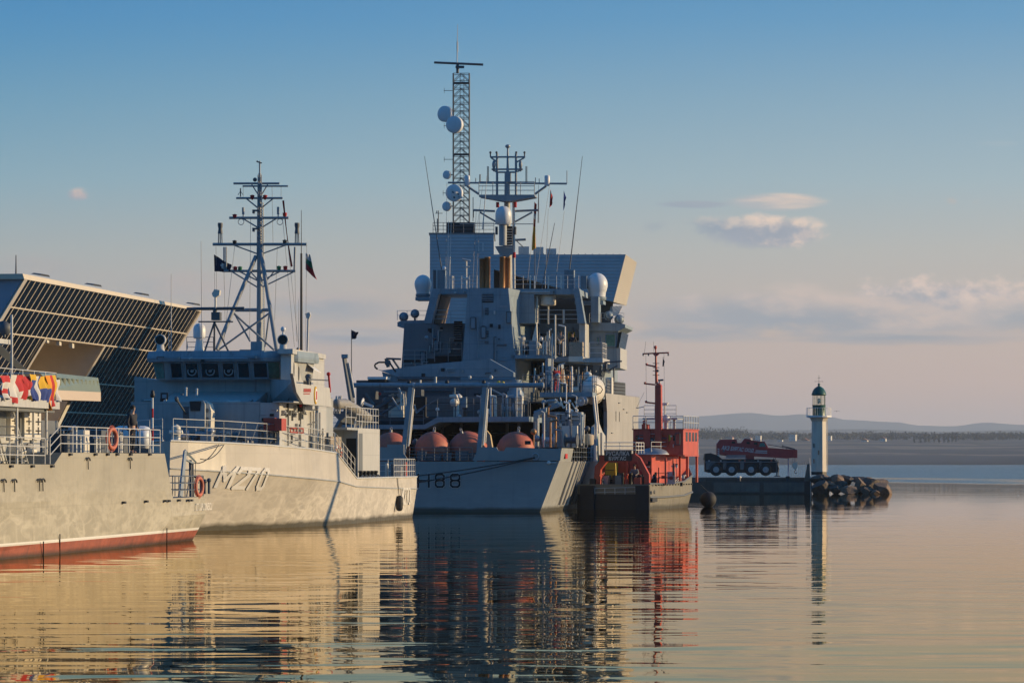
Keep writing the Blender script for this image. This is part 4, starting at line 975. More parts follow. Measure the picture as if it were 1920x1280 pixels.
# aft deckhouse box
BX = 3.85
q = MB(); y0, y1 = Q.S(671,850,BX).y, Q.S(712,850,BX).y; zt_ = Q.S(690,803,BX).z; q.box(-3.4, BX, y0, y1, 2.27, zt_); ad = q.build('after_deckhouse', M['grey_pale'], ms)
g = MB(); g.box(BX-.6, BX-.08, y0-.02, y0+.1, 2.4, 4.3); g.build('doorway', M['void'], ad)
g = MB(); Q.sbox(g, 673, 812, 680, 885, BX+.012, .03); g.build('door', M['grey_dark'], ad)
g = MB(); g.box(1.2, BX, y0-3.6, y0-.05, zt_-.12, zt_); g.box(1.2, 1.6, y0-3.6, y0-.05, 2.3, zt_-.12); g.build('canopy', M['grey'], ad)
q = MB(); q.rail([(BX-.08,y0,zt_),(BX-.08,y1,zt_),(-3.3,y1,zt_)], 1.05, 3, 1.0, .026); q.rail([(BX-.08,y0-3.5,zt_),(BX-.08,y0,zt_)], 1.05, 2, 1.7, .026); q.build('upper_railing', M['rail'], ms)
for i in range(5):
    a = Q.S(680+i*7, 893, 4.3); g = MB(); g.lathe((4.2, a.y, 2.32), [(.1,0),(.1,.22),(.15,.25),(.13,.32)], 8); g.build('bollard', M['black'], ms)
q = MB(); a, b = Q.S(676,897,4.42), Q.S(713,897,4.42); q.path([(4.42, a.y+(b.y-a.y)*i/10, 2.3+.1*(i % 2)) for i in range(11)], .05, 6); q.build('anchor_chain', M['black'], ms)
for x0, x1, y0_, m_ in ((722,726,868,'cream'),(733,738,870,'grey_dark'),(744,752,874,'cream'),(757,761,866,'red_box')):
    g = MB(); Q.box(g, x0, y0_, x1, 896, -3.5+random.random(), .5); g.build('deck_locker', M[m_], ms)
# inflatable boat on its cradle, boat crane
boat = Q.root('inflatable_boat', 'grey rigid inflatable boat resting on the after deckhouse of the minehunter', 'boat')
q = MB(); BL = lambda x, y, lx: Q.S(x, y, lx)
for lx in (2.2, 3.5):
    pts = [BL(632,757,lx), BL(648,757,lx), BL(664,766,lx), BL(678,775,lx), BL(689,783,lx)]
    pts = [Vector((lx, p.y, p.z)) for p in pts]; q.path(pts, .26, 12); q.lathe(pts[-1], [(.26,-.05),(.24,.15),(.12,.32),(.02,.36)], 12, (0,1,-.25)); q.ell(pts[0], .26, 10, 6)
    for p in pts: q.ell(p, .26, 12, 8)
off = Q.W((0,0,0))
tb = q.build('inflatable_tube', M['rhib'], boat)
q = MB(); a, b = BL(640,772,2.9), BL(684,790,2.9); q.add([(2.3,a.y,a.z+.05),(3.4,a.y,a.z+.05),(3.4,b.y,b.z+.1),(2.3,b.y,b.z+.1),(2.85,a.y,a.z-.5),(2.85,b.y,b.z-.3)], [(0,1,2,3),(1,4,5,2),(0,3,5,4),(0,4,1),(3,2,5)]); q.build('boat_hull', M['grey_dark'], boat)
q = MB(); q.bar(BL(660,770,2.9), BL(660,752,2.9), .12, 6); q.build('console', M['black'], boat)
q = MB()
for px, p2 in ((664,672),(676,686)):
    for lx in (2.4, 3.4):
        a = BL(px, 785, lx); q.bar((lx,a.y,zt_), (lx,a.y+.3,a.z), .05, 6)
q.build('boat_cradle', M['rail'], ms)
q = MB(); a = Q.S(663, 766, 2.9); q.bar((2.0,a.y,zt_), Q.L(660,752,a.y), .17, 4, .16, sm=False); q.bar(Q.L(660,755,a.y), Q.L(645,668,a.y), .16, 4, .12, sm=False); bc = q.build('boat_crane', M['grey_dark'], ms)
g = MB(); g.bar(Q.L(662,745,a.y)+Vector((.1,0,0)), Q.L(650,680,a.y)+Vector((.1,0,0)), .05, 6); g.build('hydraulic_ram', M['rail'], bc)
g = MB(); Q.box(g, 640, 664, 652, 671, a.y-.15, .3); g.build('jib_head', M['navy'], bc)
for px in (627, 632, 636):
    g = MB(); Q.line(g, (px,775), (px+4,742), -20, .045); g.build('dan_pole', M['cream'], ms)
q = MB(); Q.line(q, (659,790), (659,618), -8, .035, r2=.02); fs_ = q.build('ensign_staff', M['mast_dark'], ms)
q = MB(); Q.poly(q, [(681,752),(700,760),(699,764),(682,758)], -9.2, .1); q.lathe(Q.L(679,755,-9.2), [(.05,-.03),(.28,0),(.05,.03)], 14, (1,-.2,-.3)); q.build('loud_hailer', M['white'], ms)
# mast
MY = -29.2; q = MB()
Q.line(q, (487,656), (487,480), MY, .17, n=8, r2=.13); Q.line(q, (487,480), (487,325), MY, .13, n=8, r2=.07); Q.line(q, (487,325), (487,302), MY, .04)
mast = q.build('mast', M['mast'], ms)
q = MB(); Q.line(q, (480,480), (406,655), MY, .1, -31.2, 6); q.build('mast_leg', M['mast'], mast)
q = MB(); Q.line(q, (488,464), (519,657), MY, .1, -31.2, 6); q.build('mast_leg', M['mast'], mast)
q = MB(); Q.line(q, (487,500), (487,655), MY, .08, -26.8); q.build('mast_leg', M['mast'], mast)
q = MB(); Q.line(q, (438,587), (514,656), MY-1, .05); Q.line(q, (505,587), (408,657), MY-1, .05); Q.line(q, (440,588), (469,640), MY-.6, .045); Q.line(q, (505,588), (497,650), MY-.4, .045); q.build('mast_brace', M['mast'], mast)
q = MB()                                                        # ladder
for dx in (-1.6, 1.6): Q.line(q, (495+dx,657), (492+dx,380), MY+.3, .022)
for i in range(56): y = 656-i*5; Q.line(q, (493.2-(656-y)*.0108+1.6-1.6,y), (497-(656-y)*.0108,y), MY+.3, .014)
q.build('mast_ladder', M['cream'], mast)
q = MB()
for i in range(14):
    y = 470-i*10; w_ = 3+2*(y-330)/140; Q.line(q, (487-w_,y), (487+w_,y-8), MY-.12, .018); Q.line(q, (487+w_,y), (487-w_,y-8), MY-.12, .018)
for s_ in (-1, 1): Q.line(q, (487+s_*5,480), (487+s_*3,328), MY-.12, .026)
q.build('mast_lattice', M['mast'], mast)
for y, x0, x1, r in ((344,438,524,.055),(349,455,540,.045),(371.5,443,530,.055),(408.5,430,541,.065),(458,399,575,.075),(508,420,554,.065),(581,436,507,.09)):
    q = MB(); Q.line(q, (x0,y), (x1,y), MY, r); yd = q.build('yard', M['mast'], mast)
    if y not in (344, 349, 581):
        g = MB(); w_ = (x1-x0)*.30; Q.line(g, (487-w_,y), (487-4,y+18), MY, .035); Q.line(g, (487+w_,y), (487+4,y+18), MY, .035); g.build('yard_brace', M['mast'], yd)
q = MB(); Q.line(q, (472,346), (486,368), MY, .03); Q.line(q, (502,346), (489,368), MY, .03); Q.line(q, (420,463), (420,505), MY, .04); Q.line(q, (424,463), (424,505), MY, .04); Q.line(q, (553,463), (552,506), MY, .05); Q.line(q, (436,510), (485,540), MY, .035); Q.line(q, (550,510), (492,538), MY, .035); Q.line(q, (470,510), (485,526), MY, .03); Q.line(q, (513,510), (497,530), MY, .03); q.build('mast_stay', M['mast'], mast)
for px, y0, y1, w_ in ((456,389,402,2.4),(521.5,388,402,2.4)):
    q = MB(); Q.line(q, (px,408), (px,y1), MY, .03); Q.line(q, (px,y1), (px,y0), MY, Q.m(w_, MY), n=10); q.build('antenna_pod', M['mast'], mast)
for px in (413, 557):
    q = MB()
    for d_ in (-3.5, 0, 3.5): Q.line(q, (px+d_,456), (px+d_*.8,438), MY, .025)
    q.lathe(Q.L(px, 438, MY), [(.13,0),(.1,.22),(.1,.26),(.13,.4),(.12,.52)], 10); q.build('sensor_pod', M['mast_dark'], mast)
for px, py, m_ in ((440,405,'f_red'),(534,402,'f_red'),(473,369,'f_red'),(497,369,'f_red'),(440,454,'black'),(534,453,'black'),(441,503,'f_red'),(450,503,'f_green'),(523,502,'f_green'),(535,502,'f_red')):
    q = MB(); q.lathe(Q.L(px, py+4, MY), [(.03,-.05),(.06,0),(.1,.03),(.1,.13),(.13,.16),(.03,.2)], 10); q.build('signal_lamp', M[m_], mast)
for px in (452, 525):
    q = MB(); q.torus(Q.L(px, 416, MY), .14, .018, (0,1,0), 18, 5); q.build('loop_antenna', M['mast'], mast)
q = MB(); Q.ball(q, 478, 337, 4, MY); q.build('radar_reflector', M['mast_dark'], mast)
q = MB(); Q.line(q, (451,369), (451,353), MY, .03); Q.line(q, (446,366), (451,358), MY, .012); Q.line(q, (456,366), (451,358), MY, .012); q.build('whip_antenna', M['mast_dark'], mast)
q = MB(); Q.line(q, (484,304), (491,306), MY, .03); q.ell(Q.L(482.5,303,MY), .05, 8, 6); q.build('wind_vane', M['mast_dark'], mast)
for y in (396, 430):
    q = MB(); Q.box(q, 473, y-3, 486, y, MY-.2, .3); Q.box(q, 473, y-3, 476, y+4, MY-.2, .3); q.build('mast_bracket', M['mast_dark'], mast)
q = MB(); Q.line(q, (350,579), (458,578), MY-3.4, .075, n=4); Q.line(q, (403,579), (403,600), MY-3.4, .1); Q.box(q, 396, 585, 412, 600, MY-3.6, .5); rd = q.build('radar_antenna', M['mast_dark'], ms)
q = MB()
for dx in (-18, 0, 26): Q.line(q, (402,604), (402+dx,658), MY-3.4, .045, MY-3.4+(.8 if dx == 0 else -.3))
Q.line(q, (372,603), (437,603), MY-3.4, .035); q.build('radar_pedestal', M['mast_dark'], rd)
q = MB(); Q.line(q, (404,577), (404,557), MY-3.4, .05); Q.poly(q, [(397,550),(402,542),(412,544),(411,553),(404,558),(399,556)], MY-3.55, .3); q.build('searchlight', M['cream'], ms)
q = MB(); q.lathe(Q.L(374,660,-31.5), [(.28,0),(.22,.2),(.16,.6),(.16,.68)], 14); dm = q.build('dome_pedestal', M['white'], ms)
q = MB(); q.lathe(Q.L(374,634,-31.5), [(.1,-.04),(.28,0),(.3,.08),(.3,.42),(.26,.58),(.16,.68),(.02,.72)], 18); q.build('satellite_dome', M['radome'], dm)
for px, ly in ((301,-32.5),(531,-32.)):
    q = MB(); q.lathe(Q.L(px, 660, ly), [(.24,0),(.2,.1),(.17,.34),(.1,.4)], 12); sl_ = q.build('searchlight_base', M['grey_pale'], ms)
    q = MB(); c_ = Q.L(px, 637, ly); q.lathe(c_, [(.02,-.28),(.18,-.26),(.26,-.14),(.26,.16)], 18, (0,-1,0)); q.build('searchlight', M['grey_pale'], sl_)
    q = MB(); q.lathe(c_+Vector((0,-.165,0)), [(.22,0),(.2,.004)], 18, (0,-1,0)); q.build('searchlight_glass', M['glass'], sl_)
q = MB(); Q.line(q, (531,628), (531,622), -32., .05); Q.ball(q, 531, 617, 5, -32.); q.build('satellite_dome', M['radome'], ms)
q = MB(); Q.box(q, 470, 640, 491, 661, -32, .6); q.build('roof_locker', M['navy'], ms)
q = MB(); Q.box(q, 449, 655, 470, 660, -31, .5); q.build('roof_locker', M['grey'], ms)
q = MB(); Q.line(q, (565,665), (565,475), -30, .07, r2=.05); Q.line(q, (565,475), (565,394), -30, .02, r2=.012); q.build('whip_antenna', M['black'], ms)
q = MB(); Q.line(q, (576,667), (578,596), -29, .05); Q.poly(q, [(572,588),(580,585),(582,590),(579,598),(574,596)], -29.1, .3); q.build('lamp_post', M['rail'], ms)
for (x0, y0, x1, y1) in ((321,658,321,514),(379,658,377,452),(317,655,316,620),(560,655,560,560),(351,655,352,640)):
    q = MB(); Q.line(q, (x0,y0), (x1,y1), -31.8, .025, r2=.012); q.build('whip_antenna', M['rail'], ms)
q = MB(); q.rail([Q.L(350,660,-31), Q.L(372,660,-31), Q.L(400,660,-31)], .72, 3, .8, .018); q.build('roof_railing', M['rail_dark'], ms)
q = MB(); Q.ball(q, 559, 657, 4, -30.3, (1,1,1.5)); q.build('roof_vent', M['brown'], ms)
q = MB()
for a, b in (((402,510),(404,600)),((420,510),(422,600)),((440,462),(420,640)),((470,410),(468,640)),((540,462),(560,650)),((530,410),(552,650)),((575,460),(573,655)),((553,510),(556,640)),((520,462),(515,600)),((405,462),(406,545)),((510,350),(512,460)),((456,350),(456,370)),((527,350),(527,372))): Q.wire(q, a, b, MY, -29.8 if b[1] > 600 else MY, .009)
q.build('halyard', M['wire'], mast)
# flags on the minehunter
def flag(fr, name, label, corners, ly, cols, pat, ph=0., amp=.09, nu=12, nv=10, group=None, dy=0.):
    """corners: hoist top, fly top, fly bottom, hoist bottom in photo pixels at depth ly"""
    c4 = [fr.L(x, y, ly) for x, y in corners]
    def gf(u, v):
        p = c4[0].lerp(c4[1], u).lerp(c4[3].lerp(c4[2], u), v)
        return p+Vector((.03*math.sin(v*5+ph)*u, amp*math.sin(u*8+v*3+ph)*(.2+u)+dy*u, .03*math.sin(u*7+ph)*u))
    return one(cloth(gf, nu, nv, pat), name, [M[c] for c in cols], fr, label, 'flag', group)
flag(Q, 'flag', 'dark navy flag with a pale star emblem flying left of the minehunter mast', [(401,477),(433,497),(434,510),(402,509)], MY, ['f_navy','f_white'], lambda u, v: 1 if (.38 < u < .62 and .42 < v < .58) or (.46 < u < .54 and .25 < v < .75) else 0, .5, nu=18, nv=14)
flag(Q, 'flag', 'white, green and red courtesy flag drooping right of the minehunter mast', [(573,474),(580,478),(595,526),(573,505)], MY, ['f_white','f_green','f_red'], lambda u, v: 0 if v < .33 else (1 if v < .62 else 2), 1.2)
flag(Q, 'pennant', 'long thin red commissioning pennant hanging from the minehunter mast', [(529,376),(532,376),(548,500),(545,500)], MY, ['f_red'], lambda u, v: 0, 2., amp=.05, nu=4, nv=24)
flag(Q, 'flag', 'small dark furled ensign at the staff between the two grey warships', [(659,619),(671,623),(670,634),(660,636)], -8, ['f_navy'], lambda u, v: 0, .7)
lifebuoy(Q, Q.L(440, 798, -36.75), .29, (0,-1,0), 'red lifebuoy hung on the forward deckhouse of the minehunter', ('red_box', 'red_box'))
a = Q.S(645, 858, 4.45); lifebuoy(Q, (3.95, a.y+1.2, 3.55), .3, (1,-.4,0), 'orange lifebuoy at the head of the sloping rail on the minehunter', ('orange', 'f_white'))
# black fender on its ropes
p0 = hull_hit(742, 943)
mb = MB(); mb.lathe((p0.x+.2, p0.y, p0.z), [(.03,-.42),(.14,-.38),(.19,-.28),(.19,.28),(.14,.38),(.03,.42)], 12, (0,.12,1)); mb.bar((p0.x+.18,p0.y,p0.z+.4), (4.62,p0.y-.25,2.25), .014, 5); mb.bar((p0.x+.18,p0.y,p0.z+.4), (4.62,p0.y-.6,2.25), .014, 5)
one(mb, 'fender', M['rubber'], Q, 'long black fender hanging on ropes from the stern of the minehunter', 'fender')
# mooring lines from the bow
for i, (x1, y1) in enumerate(((365,868),(376,860))):
    mb = MB(); a = hull_hit(408+i*10, 833); b = P.W(P.S(x1, y1, 3.2)); k = Vector((b.x-Q.ox, b.y-Q.oy, b.z)); b = Vector((k.x*Q.c-k.y*Q.s, k.x*Q.s+k.y*Q.c, k.z))
    mb.path([Vector((a.x+.05,a.y,a.z)).lerp(b, t/6)-Vector((0,0,.25*4*(t/6)*(1-t/6))) for t in range(7)], .022, 5)
    one(mb, 'mooring_line', M['rope'], Q, ['upper','lower'][1-i]+' thin mooring line from the minehunter bow down to the small davit', 'rope', 'mooring lines')

HT = ('grey', 'grey_dark', 'steel', 'rail')
fittings(Q, sup, 300, 738, 345, 835, -36.5, 14, 11, HT); fittings(Q, sup, 398, 762, 470, 835, -36.5, 16, 12, HT); fittings(Q, sup, 480, 765, 520, 830, YF, 16, 13, HT); fittings(Q, sup, 264, 742, 298, 830, -33.0, 8, 14, HT)
fittings(Q, br, 292, 662, 500, 674, -34.35, 8, 15, HT)
rr = random.Random(5)
for i in range(26):                                     # gear along the forecastle
    ly = rr.uniform(-43, -35); px = rr.uniform(330, 520); a = Q.L(px, 838, ly)
    if abs(a.x) > hx(ly, 9)-.5: continue
    z0 = lerp_sec(ly)[5]; g = MB(); h_ = rr.uniform(.3, 1.0); kind = rr.choice(['deck_locker', 'vent_head', 'fire_hydrant', 'rope_reel'])
    if kind == 'deck_locker': g.box(a.x-.25, a.x+.25, ly-.2, ly+.2, z0, z0+h_*.7)
    elif kind == 'vent_head': g.lathe((a.x, ly, z0), [(.1,0),(.1,h_*.7),(.22,h_*.72),(.2,h_*.9),(.05,h_)], 12)
    elif kind == 'fire_hydrant': g.bar((a.x, ly, z0), (a.x, ly, z0+h_), .06, 8); g.bar((a.x-.15, ly, z0+h_*.8), (a.x+.15, ly, z0+h_*.8), .05, 6)
    else: g.lathe((a.x, ly, z0+.4), [(.35,-.25),(.35,-.2),(.18,-.2),(.18,.2),(.35,.2),(.35,.25)], 14, (1, .2, 0))
    g.build(kind, M[rr.choice(['grey', 'cream', 'steel', 'grey_dark', 'red_box'] if kind == 'fire_hydrant' else ['grey', 'cream', 'steel', 'grey_dark'])], ms)
for i in range(16):                                     # gear along the port waist, in the sun
    y = rr.uniform(-31, -22.5); z0 = lerp_sec(y)[5]; x = 3.95+rr.uniform(-.15, .2); g = MB(); h_ = rr.uniform(.4, 1.2)
    if i % 3: g.bar((x, y, z0), (x, y, z0+h_), .06, 8); g.build('stand_pipe', M[rr.choice(['cream', 'rail', 'grey_dark'])], ms)
    else: g.box(x-.2, x+.2, y-.25, y+.25, z0, z0+h_*.6); g.build('deck_locker', M[rr.choice(['cream', 'grey_dark', 'grey'])], ms)

for i in range(34):                                     # pipes, boxes and brackets on the sunlit port wall
    y = rr.uniform(YF+.3, -27.6); z = rr.uniform(4.0, 6.3); g = MB(); k = rr.choice(['pipe_run', 'junction_box', 'wall_bracket', 'vent_grille'])
    if k == 'pipe_run': g.bar((LX+.06, y, 3.7), (LX+.06, y, z), rr.uniform(.03, .06), 6)
    elif k == 'junction_box': g.box(LX, LX+.14, y-.12, y+.12, z-.1, z+.14)
    elif k == 'wall_bracket': g.box(LX, LX+.22, y-.04, y+.04, z, z+.06)
    else: g.box(LX, LX+.03, y-.2, y+.2, z-.2, z+.15)
    g.build(k, M['void' if k == 'vent_grille' else rr.choice(['grey', 'grey_dark', 'grey_pale', 'steel', 'cream'])], ls)
# ================================================================ survey ship H88
S_ = Fr(-5.3, 246.9, 6.3)
hull_h = hull_mat('survey_ship_hull', (.325, .33, .315), ripple_light=.18, plate=3.2)
hull_s = hull_mat('survey_ship_side', (.37, .35, .315), ripple_light=.1, plate=3.2)
ss = S_.root('survey_ship', 'large blue-grey survey ship seen from astern with H88 on its transom', 'ship')
ZT = 3.12
HS = [(0,7.05,8.25),(10,7.2,8.3),(22.4,7.4,8.35),(50,7.6,8.4),(60,7.2,8.3),(72,5.2,6.8),(82,2.4,3.8),(90,.1,.3)]
h = MB(); h.loft([(y, [(w_*.9,-.9),(w_,0),(w_+(d_-w_)*.62,ZT*.62),(d_,ZT)]) for y, w_, d_ in HS], mtop=1); hull = h.build('hull', [hull_h, M['deck']], ss, recalc=True)
# transom bulwark with the sunken rail opening
q = MB(); S_.poly(q, [(560,863.3),(560,838),(726,838),(726,833),(757,833),(757,850),(766,863.3)], -.012, .25); q.build('stern_bulwark', hull_h, hull); q = MB(); S_.poly(q, [(886,863.3),(898,838),(931,838),(934,845),(945,845),(949,838),(1052.5,841),(1050.5,863.3)], -.012, .25)
q.build('stern_bulwark', hull_h, hull)
q = MB(); zb = S_.L(0,840,0).z
q.add([(8.25,.0,ZT),(8.25,7.6,ZT),(8.42,7.6,zb),(8.42,.0,zb),(8.0,.26,ZT),(8.0,7.6,ZT),(8.17,7.6,zb),(8.17,.26,zb)], [(0,1,2,3),(7,6,5,4),(3,2,6,7),(1,5,6,2),(0,3,7,4)]); q.build('quarter_bulwark', hull_h, hull)
g = MB(); g.box(8.37, 8.39, 2.6, 4.0, 3.3, 3.6); g.build('warning_plate', M['f_red'], hull)
# side strakes further forward
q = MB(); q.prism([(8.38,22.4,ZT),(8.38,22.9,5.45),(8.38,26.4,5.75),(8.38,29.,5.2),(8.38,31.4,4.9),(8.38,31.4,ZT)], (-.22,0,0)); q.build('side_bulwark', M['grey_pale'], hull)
g = MB(); g.box(8.38, 8.4, 27.3, 28.6, 3.5, 5.1); g.build('side_door', M['glass'], hull)
ZF = 7.85
q = MB(); q.prism([(8.42,31,ZT),(8.42,31.9,4.2),(8.42,32.4,5.5),(8.42,32.3,6.6),(8.42,31.6,7.4),(8.42,31.1,ZF),(8.42,48,ZF+.12),(8.42,60,ZF+.2),(8.42,60,ZT)], (-.25,0,0)); q.build('forecastle_side', hull_s, hull)
q = MB(); q.prism([(-8.42,31,ZT),(-8.42,31,ZF),(-8.42,60,ZF+.2),(-8.42,60,ZT)], (.25,0,0)); q.build('forecastle_side', hull_s, hull)
h = MB(); h.loft([(y, [(a,ZT),(b,z)]) for y, a, b, z in ((60,8.15,8.42,ZF+.2),(72,6.7,7.6,ZF+.4),(82,3.8,4.8,ZF+.8),(91,.3,.5,ZF+1.3))]); h.build('forecastle', hull_h, hull, recalc=True)
q = MB(); q.box(-8.2, 8.2, 32.5, 60, 7.2, 7.3); q.build('forecastle_deck', M['deck'], hull)
for y in (39.5, 42.5):
    g = MB(); g.box(8.42, 8.44, y-.16, y+.16, 6.0, 6.7); g.build('freeing_slot', M['black'], hull)
for y, z in ((36,5.1),(36,3.4),(42,7.3),(46,6.9),(49,6.7)):
    g = MB(); g.box(8.42, 8.5, y-.5, y+.5, z, z+.06); g.build('rubbing_bar', M['grey_dark'], hull)
q = MB(); q.rail([(8.3,33.5,ZF),(8.3,40,ZF),(8.3,49,ZF+.1)], .95, 4, .7, .035); q.build('forecastle_railing', M['rail_dark'], ss)
q = MB(); q.box(8.0, 8.4, 36.2, 37.6, ZF, ZF+1.2); q.build('rail_locker', M['cream'], ss)
# H88
for ch, x0, x1 in (('H',784.5,804),('8',817,832.5),('8',845.5,861.5)):
    for wd, m_, o in ((.22,'white',-.02),(.16,'black',-.035)):
        nb = MB(); stroke_text(nb, ch, lambda u, v, x0=x0, x1=x1, o=o: (lambda p: Vector((p.x, o, p.z)))(S_.L(x0+(x1-x0)*u, 912-23*v, 0)), wd, asp=.75)
        nb.v = [(x, y-.0, z) for x, y, z in nb.v]; nb.build('hull_number' if m_ == 'black' else 'number_outline', M[m_], hull)
# transom is vertical in the loft only at its centre: fairlead, light, ropes' hole
g = MB(); c_ = S_.L(1004,856,0); g.torus((c_.x,-.03,c_.z), .2, .05, (0,1,0), 18, 6); g.build('fairlead', M['steel'], hull)
g = MB(); c_ = S_.L(1029,867,0); g.lathe((c_.x,-.02,c_.z), [(.12,0),(.12,.06),(.06,.1)], 12, (0,-1,0)); g.bar((c_.x+.1,-.05,c_.z), (c_.x+.42,-.05,c_.z), .03, 5); g.build('stern_light', M['white'], hull)
q = MB(); q.rail([S_.L(767,863,-.0)+Vector((0,.1,0)), S_.L(885,863,-.0)+Vector((0,.1,0))], .8, 4, .8, .022); q.build('stern_railing', M['rail_dark'], ss)
q = MB(); q.rail([(8.3,7.8,ZT),(8.3,22.3,ZT)], .9, 3, 1.6, .025); q.build('side_railing', M['rail_dark'], ss)
for y in (8.6, 11.2, 13.5, 16, 19):
    q = MB(); q.bar((8.36,y,ZT+.05), (7.42,y,.35), .085, 6); q.build('side_fender_bar', hull_s, hull)
# working deck: dark bulkhead, upper deck slab, containers
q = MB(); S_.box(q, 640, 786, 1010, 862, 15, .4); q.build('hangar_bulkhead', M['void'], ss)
q = MB(); S_.poly(q, [(640,796),(795,796),(820,781.5),(992,780.5),(992,790),(823,791),(797,804),(640,804)], 8, 22); up = q.build('upper_deck', M['navy'], ss)
for x0, x1 in ((640,700),(700,795)):
    pass
q = MB(); S_.box(q, 640, 806, 760, 822, 11, .4); q.build('hangar_beam', M['navy'], ss)
for px in (700, 812, 826, 862, 948, 970):
    g = MB(); S_.box(g, px, 790, px+5, 862, 12+random.random()*2, .2); g.build('deck_post', M['navy_dark'], ss)
for x0, x1 in ((800,851),(876,919)):
    g = MB(); S_.box(g, x0, 742, x1, 781, 9.5, 3.); ct = g.build('canvas_covered_container', M['navy_dark'] if 0 else mat('weathered_canvas', (.15,.14,.135), .9, var=.25, scale=1.2, streak=.4, bump=.4), ss)
    for f_ in (.33, .66): k = MB(); a = S_.L(x0, 762, 9.5); b = S_.L(x1, 762, 9.5); k.bar((a.x-.02, 9.47, a.z-.7+f_*1.4), (b.x+.02, 9.47, a.z-.7+f_*1.4), .02, 5); k.build('strap', M['rope'], ct)
def elbow(pts, ly, r, m_='cream', name='vent_pipe'):
    g = MB(); P_ = [S_.L(x, y, ly) for x, y in pts]; g.path(P_, r, 8)
    for p in P_[1:-1]: g.ell(p, r, 8, 6)
    return g.build(name, M[m_], ss)
elbow([(843,743),(855,742),(858,752),(858,782)], 8.8, .11); elbow([(920,742),(928,744),(929,760),(929,780)], 8.8, .1); elbow([(788,712),(788,722)], 14, .07)
elbow([(817,706),(817,722)], 12, .07); elbow([(943,782),(943,738),(949,741),(949,782)], 9, .06, 'steel')
g = MB(); a = S_.L(974,781,9); g.lathe((a.x,9,a.z), [(.2,0),(.2,.35),(.25,.36),(.25,.42),(.2,.43),(.2,.75),(.25,.76),(.25,.82),(.2,.83),(.2,1.0),(.27,1.02),(.27,1.3),(.12,1.32),(.12,1.7)], 14); g.build('vent_trunk', M['cream'], ss)
g = MB(); g.ell(S_.L(861,781,8.3), .17, 12, 8); g.build('deck_lamp', M['steel'], ss)
q = MB(); q.rail([S_.L(700,797,8.2), S_.L(794,797,8.2)], .95, 3, 1.1, .02); q.rail([S_.L(820,781,8.2), S_.L(990,781,8.2)], 1.2, 3, 1.2, .02); q.bar(S_.L(780,797,8.2)+Vector((0,0,.9)), S_.L(822,781,8.2)+Vector((0,0,1.15)), .03, 5); q.build('deck_railing', M['rail_dark'], ss)
q = MB(); S_.poly(q, [(905,723),(911,723),(949,742),(943,742)], 10, .2); q.build('strut', M['navy'], ss)
# aft deckhouse behind containers
q = MB(); S_.box(q, 668, 712, 963, 800, 24, 20); q.build('deckhouse', M['navy_dark'], ss)  # coloured darker to stand for the shade under the gantry beam
for x0, y0, x1, y1, ly, m_ in ((690,730,790,742,21,'navy_dark'),(700,744,770,756,20,'navy_dark'),(705,758,765,770,19,'grey_dark'),(712,772,792,781,18,'navy_dark'),(768,744,798,782,18,'void'),(686,733,704,748,17,'navy_dark'),(852,744,874,780,14,'navy'),(930,745,942,781,11,'navy_dark'),(950,745,966,781,12,'navy_dark'),(728,742,742,760,16,'grey_dark'),(744,733,756,745,16,'steel')):
    g = MB(); S_.box(g, x0, y0, x1, y1, ly, 1.4); g.build('deck_machinery', M[m_], ss)
for (x0, y0), (x1, y1), ly, r, m_ in (((690,776),(745,742),16,.12,'navy_dark'),((705,782),(760,748),15.5,.08,'navy_dark'),((735,745),(750,770),15,.06,'steel'),((752,738),(752,768),15,.06,'cream'),((756,738),(757,760),15,.05,'cream'),((684,738),(700,760),15.5,.15,'navy_dark'),((720,735),(748,735),15.5,.1,'grey_dark'),((745,722),(752,738),15,.08,'steel'),((777,758),(781,775),14,.05,'steel'),((798,760),(780,775),14,.04,'navy')):
    g = MB(); S_.line(g, (x0,y0), (x1,y1), ly, r); g.build('deck_machinery_arm', M[m_], ss)
for px, py, r, m_ in ((736,736,3.5,'cream'),(712,738,3,'f_red'),(773,765,2.5,'f_orange'),(800,722,3,'cream'),(935,718,4,'yellow'),(943,719,4,'yellow'),(881,707,3,'cream'),(921,707,3.5,'cream')):
    g = MB(); S_.ball(g, px, py, r, 16, (1,.8,1.1)); g.build('float_buoy', M[m_], ss)
# stern gantry
q = MB(); S_.line(q, (655,722), (1018,722), 3.2, .15, n=14); ga = q.build('stern_gantry', M['navy'], ss)
for (xa, xb), (ya, yb) in (((770,756),(724,852)),((909,898),(724,850))):
    g = MB(); S_.poly(g, [(xa-4.5,ya),(xa+4,ya),(xb+3.5,yb),(xb-5,yb)], 3.1, .35); lg = g.build('gantry_leg', M['navy'], ga)
    k = MB(); S_.line(k, (xa+6,ya+5), (xb+9.5 if xb < 800 else xb+8,yb-16), 3.25, .06, n=8); k.build('gantry_ram', M['white'], lg)
    k = MB(); S_.line(k, (xa+5,ya+42), (xb+12,yb-20), 3.4, .05, n=8); k.build('gantry_pipe', M['cream'], lg)
for px in (767, 838, 907):
    g = MB(); a = S_.L(px, 718, 3.2); g.lathe((a.x, 3.2, a.z), [(.12,0),(.14,.05),(.12,.14),(.03,.2)], 10); g.build('gantry_lamp', M['black'], ga)
for px in (776, 916, 1018): g = MB(); a = S_.L(px, 722, 3.2); g.lathe((a.x,3.2,a.z), [(.17,-.06),(.17,.06)], 12, (1,0,0)); g.build('gantry_flange', M['rail'], ga)
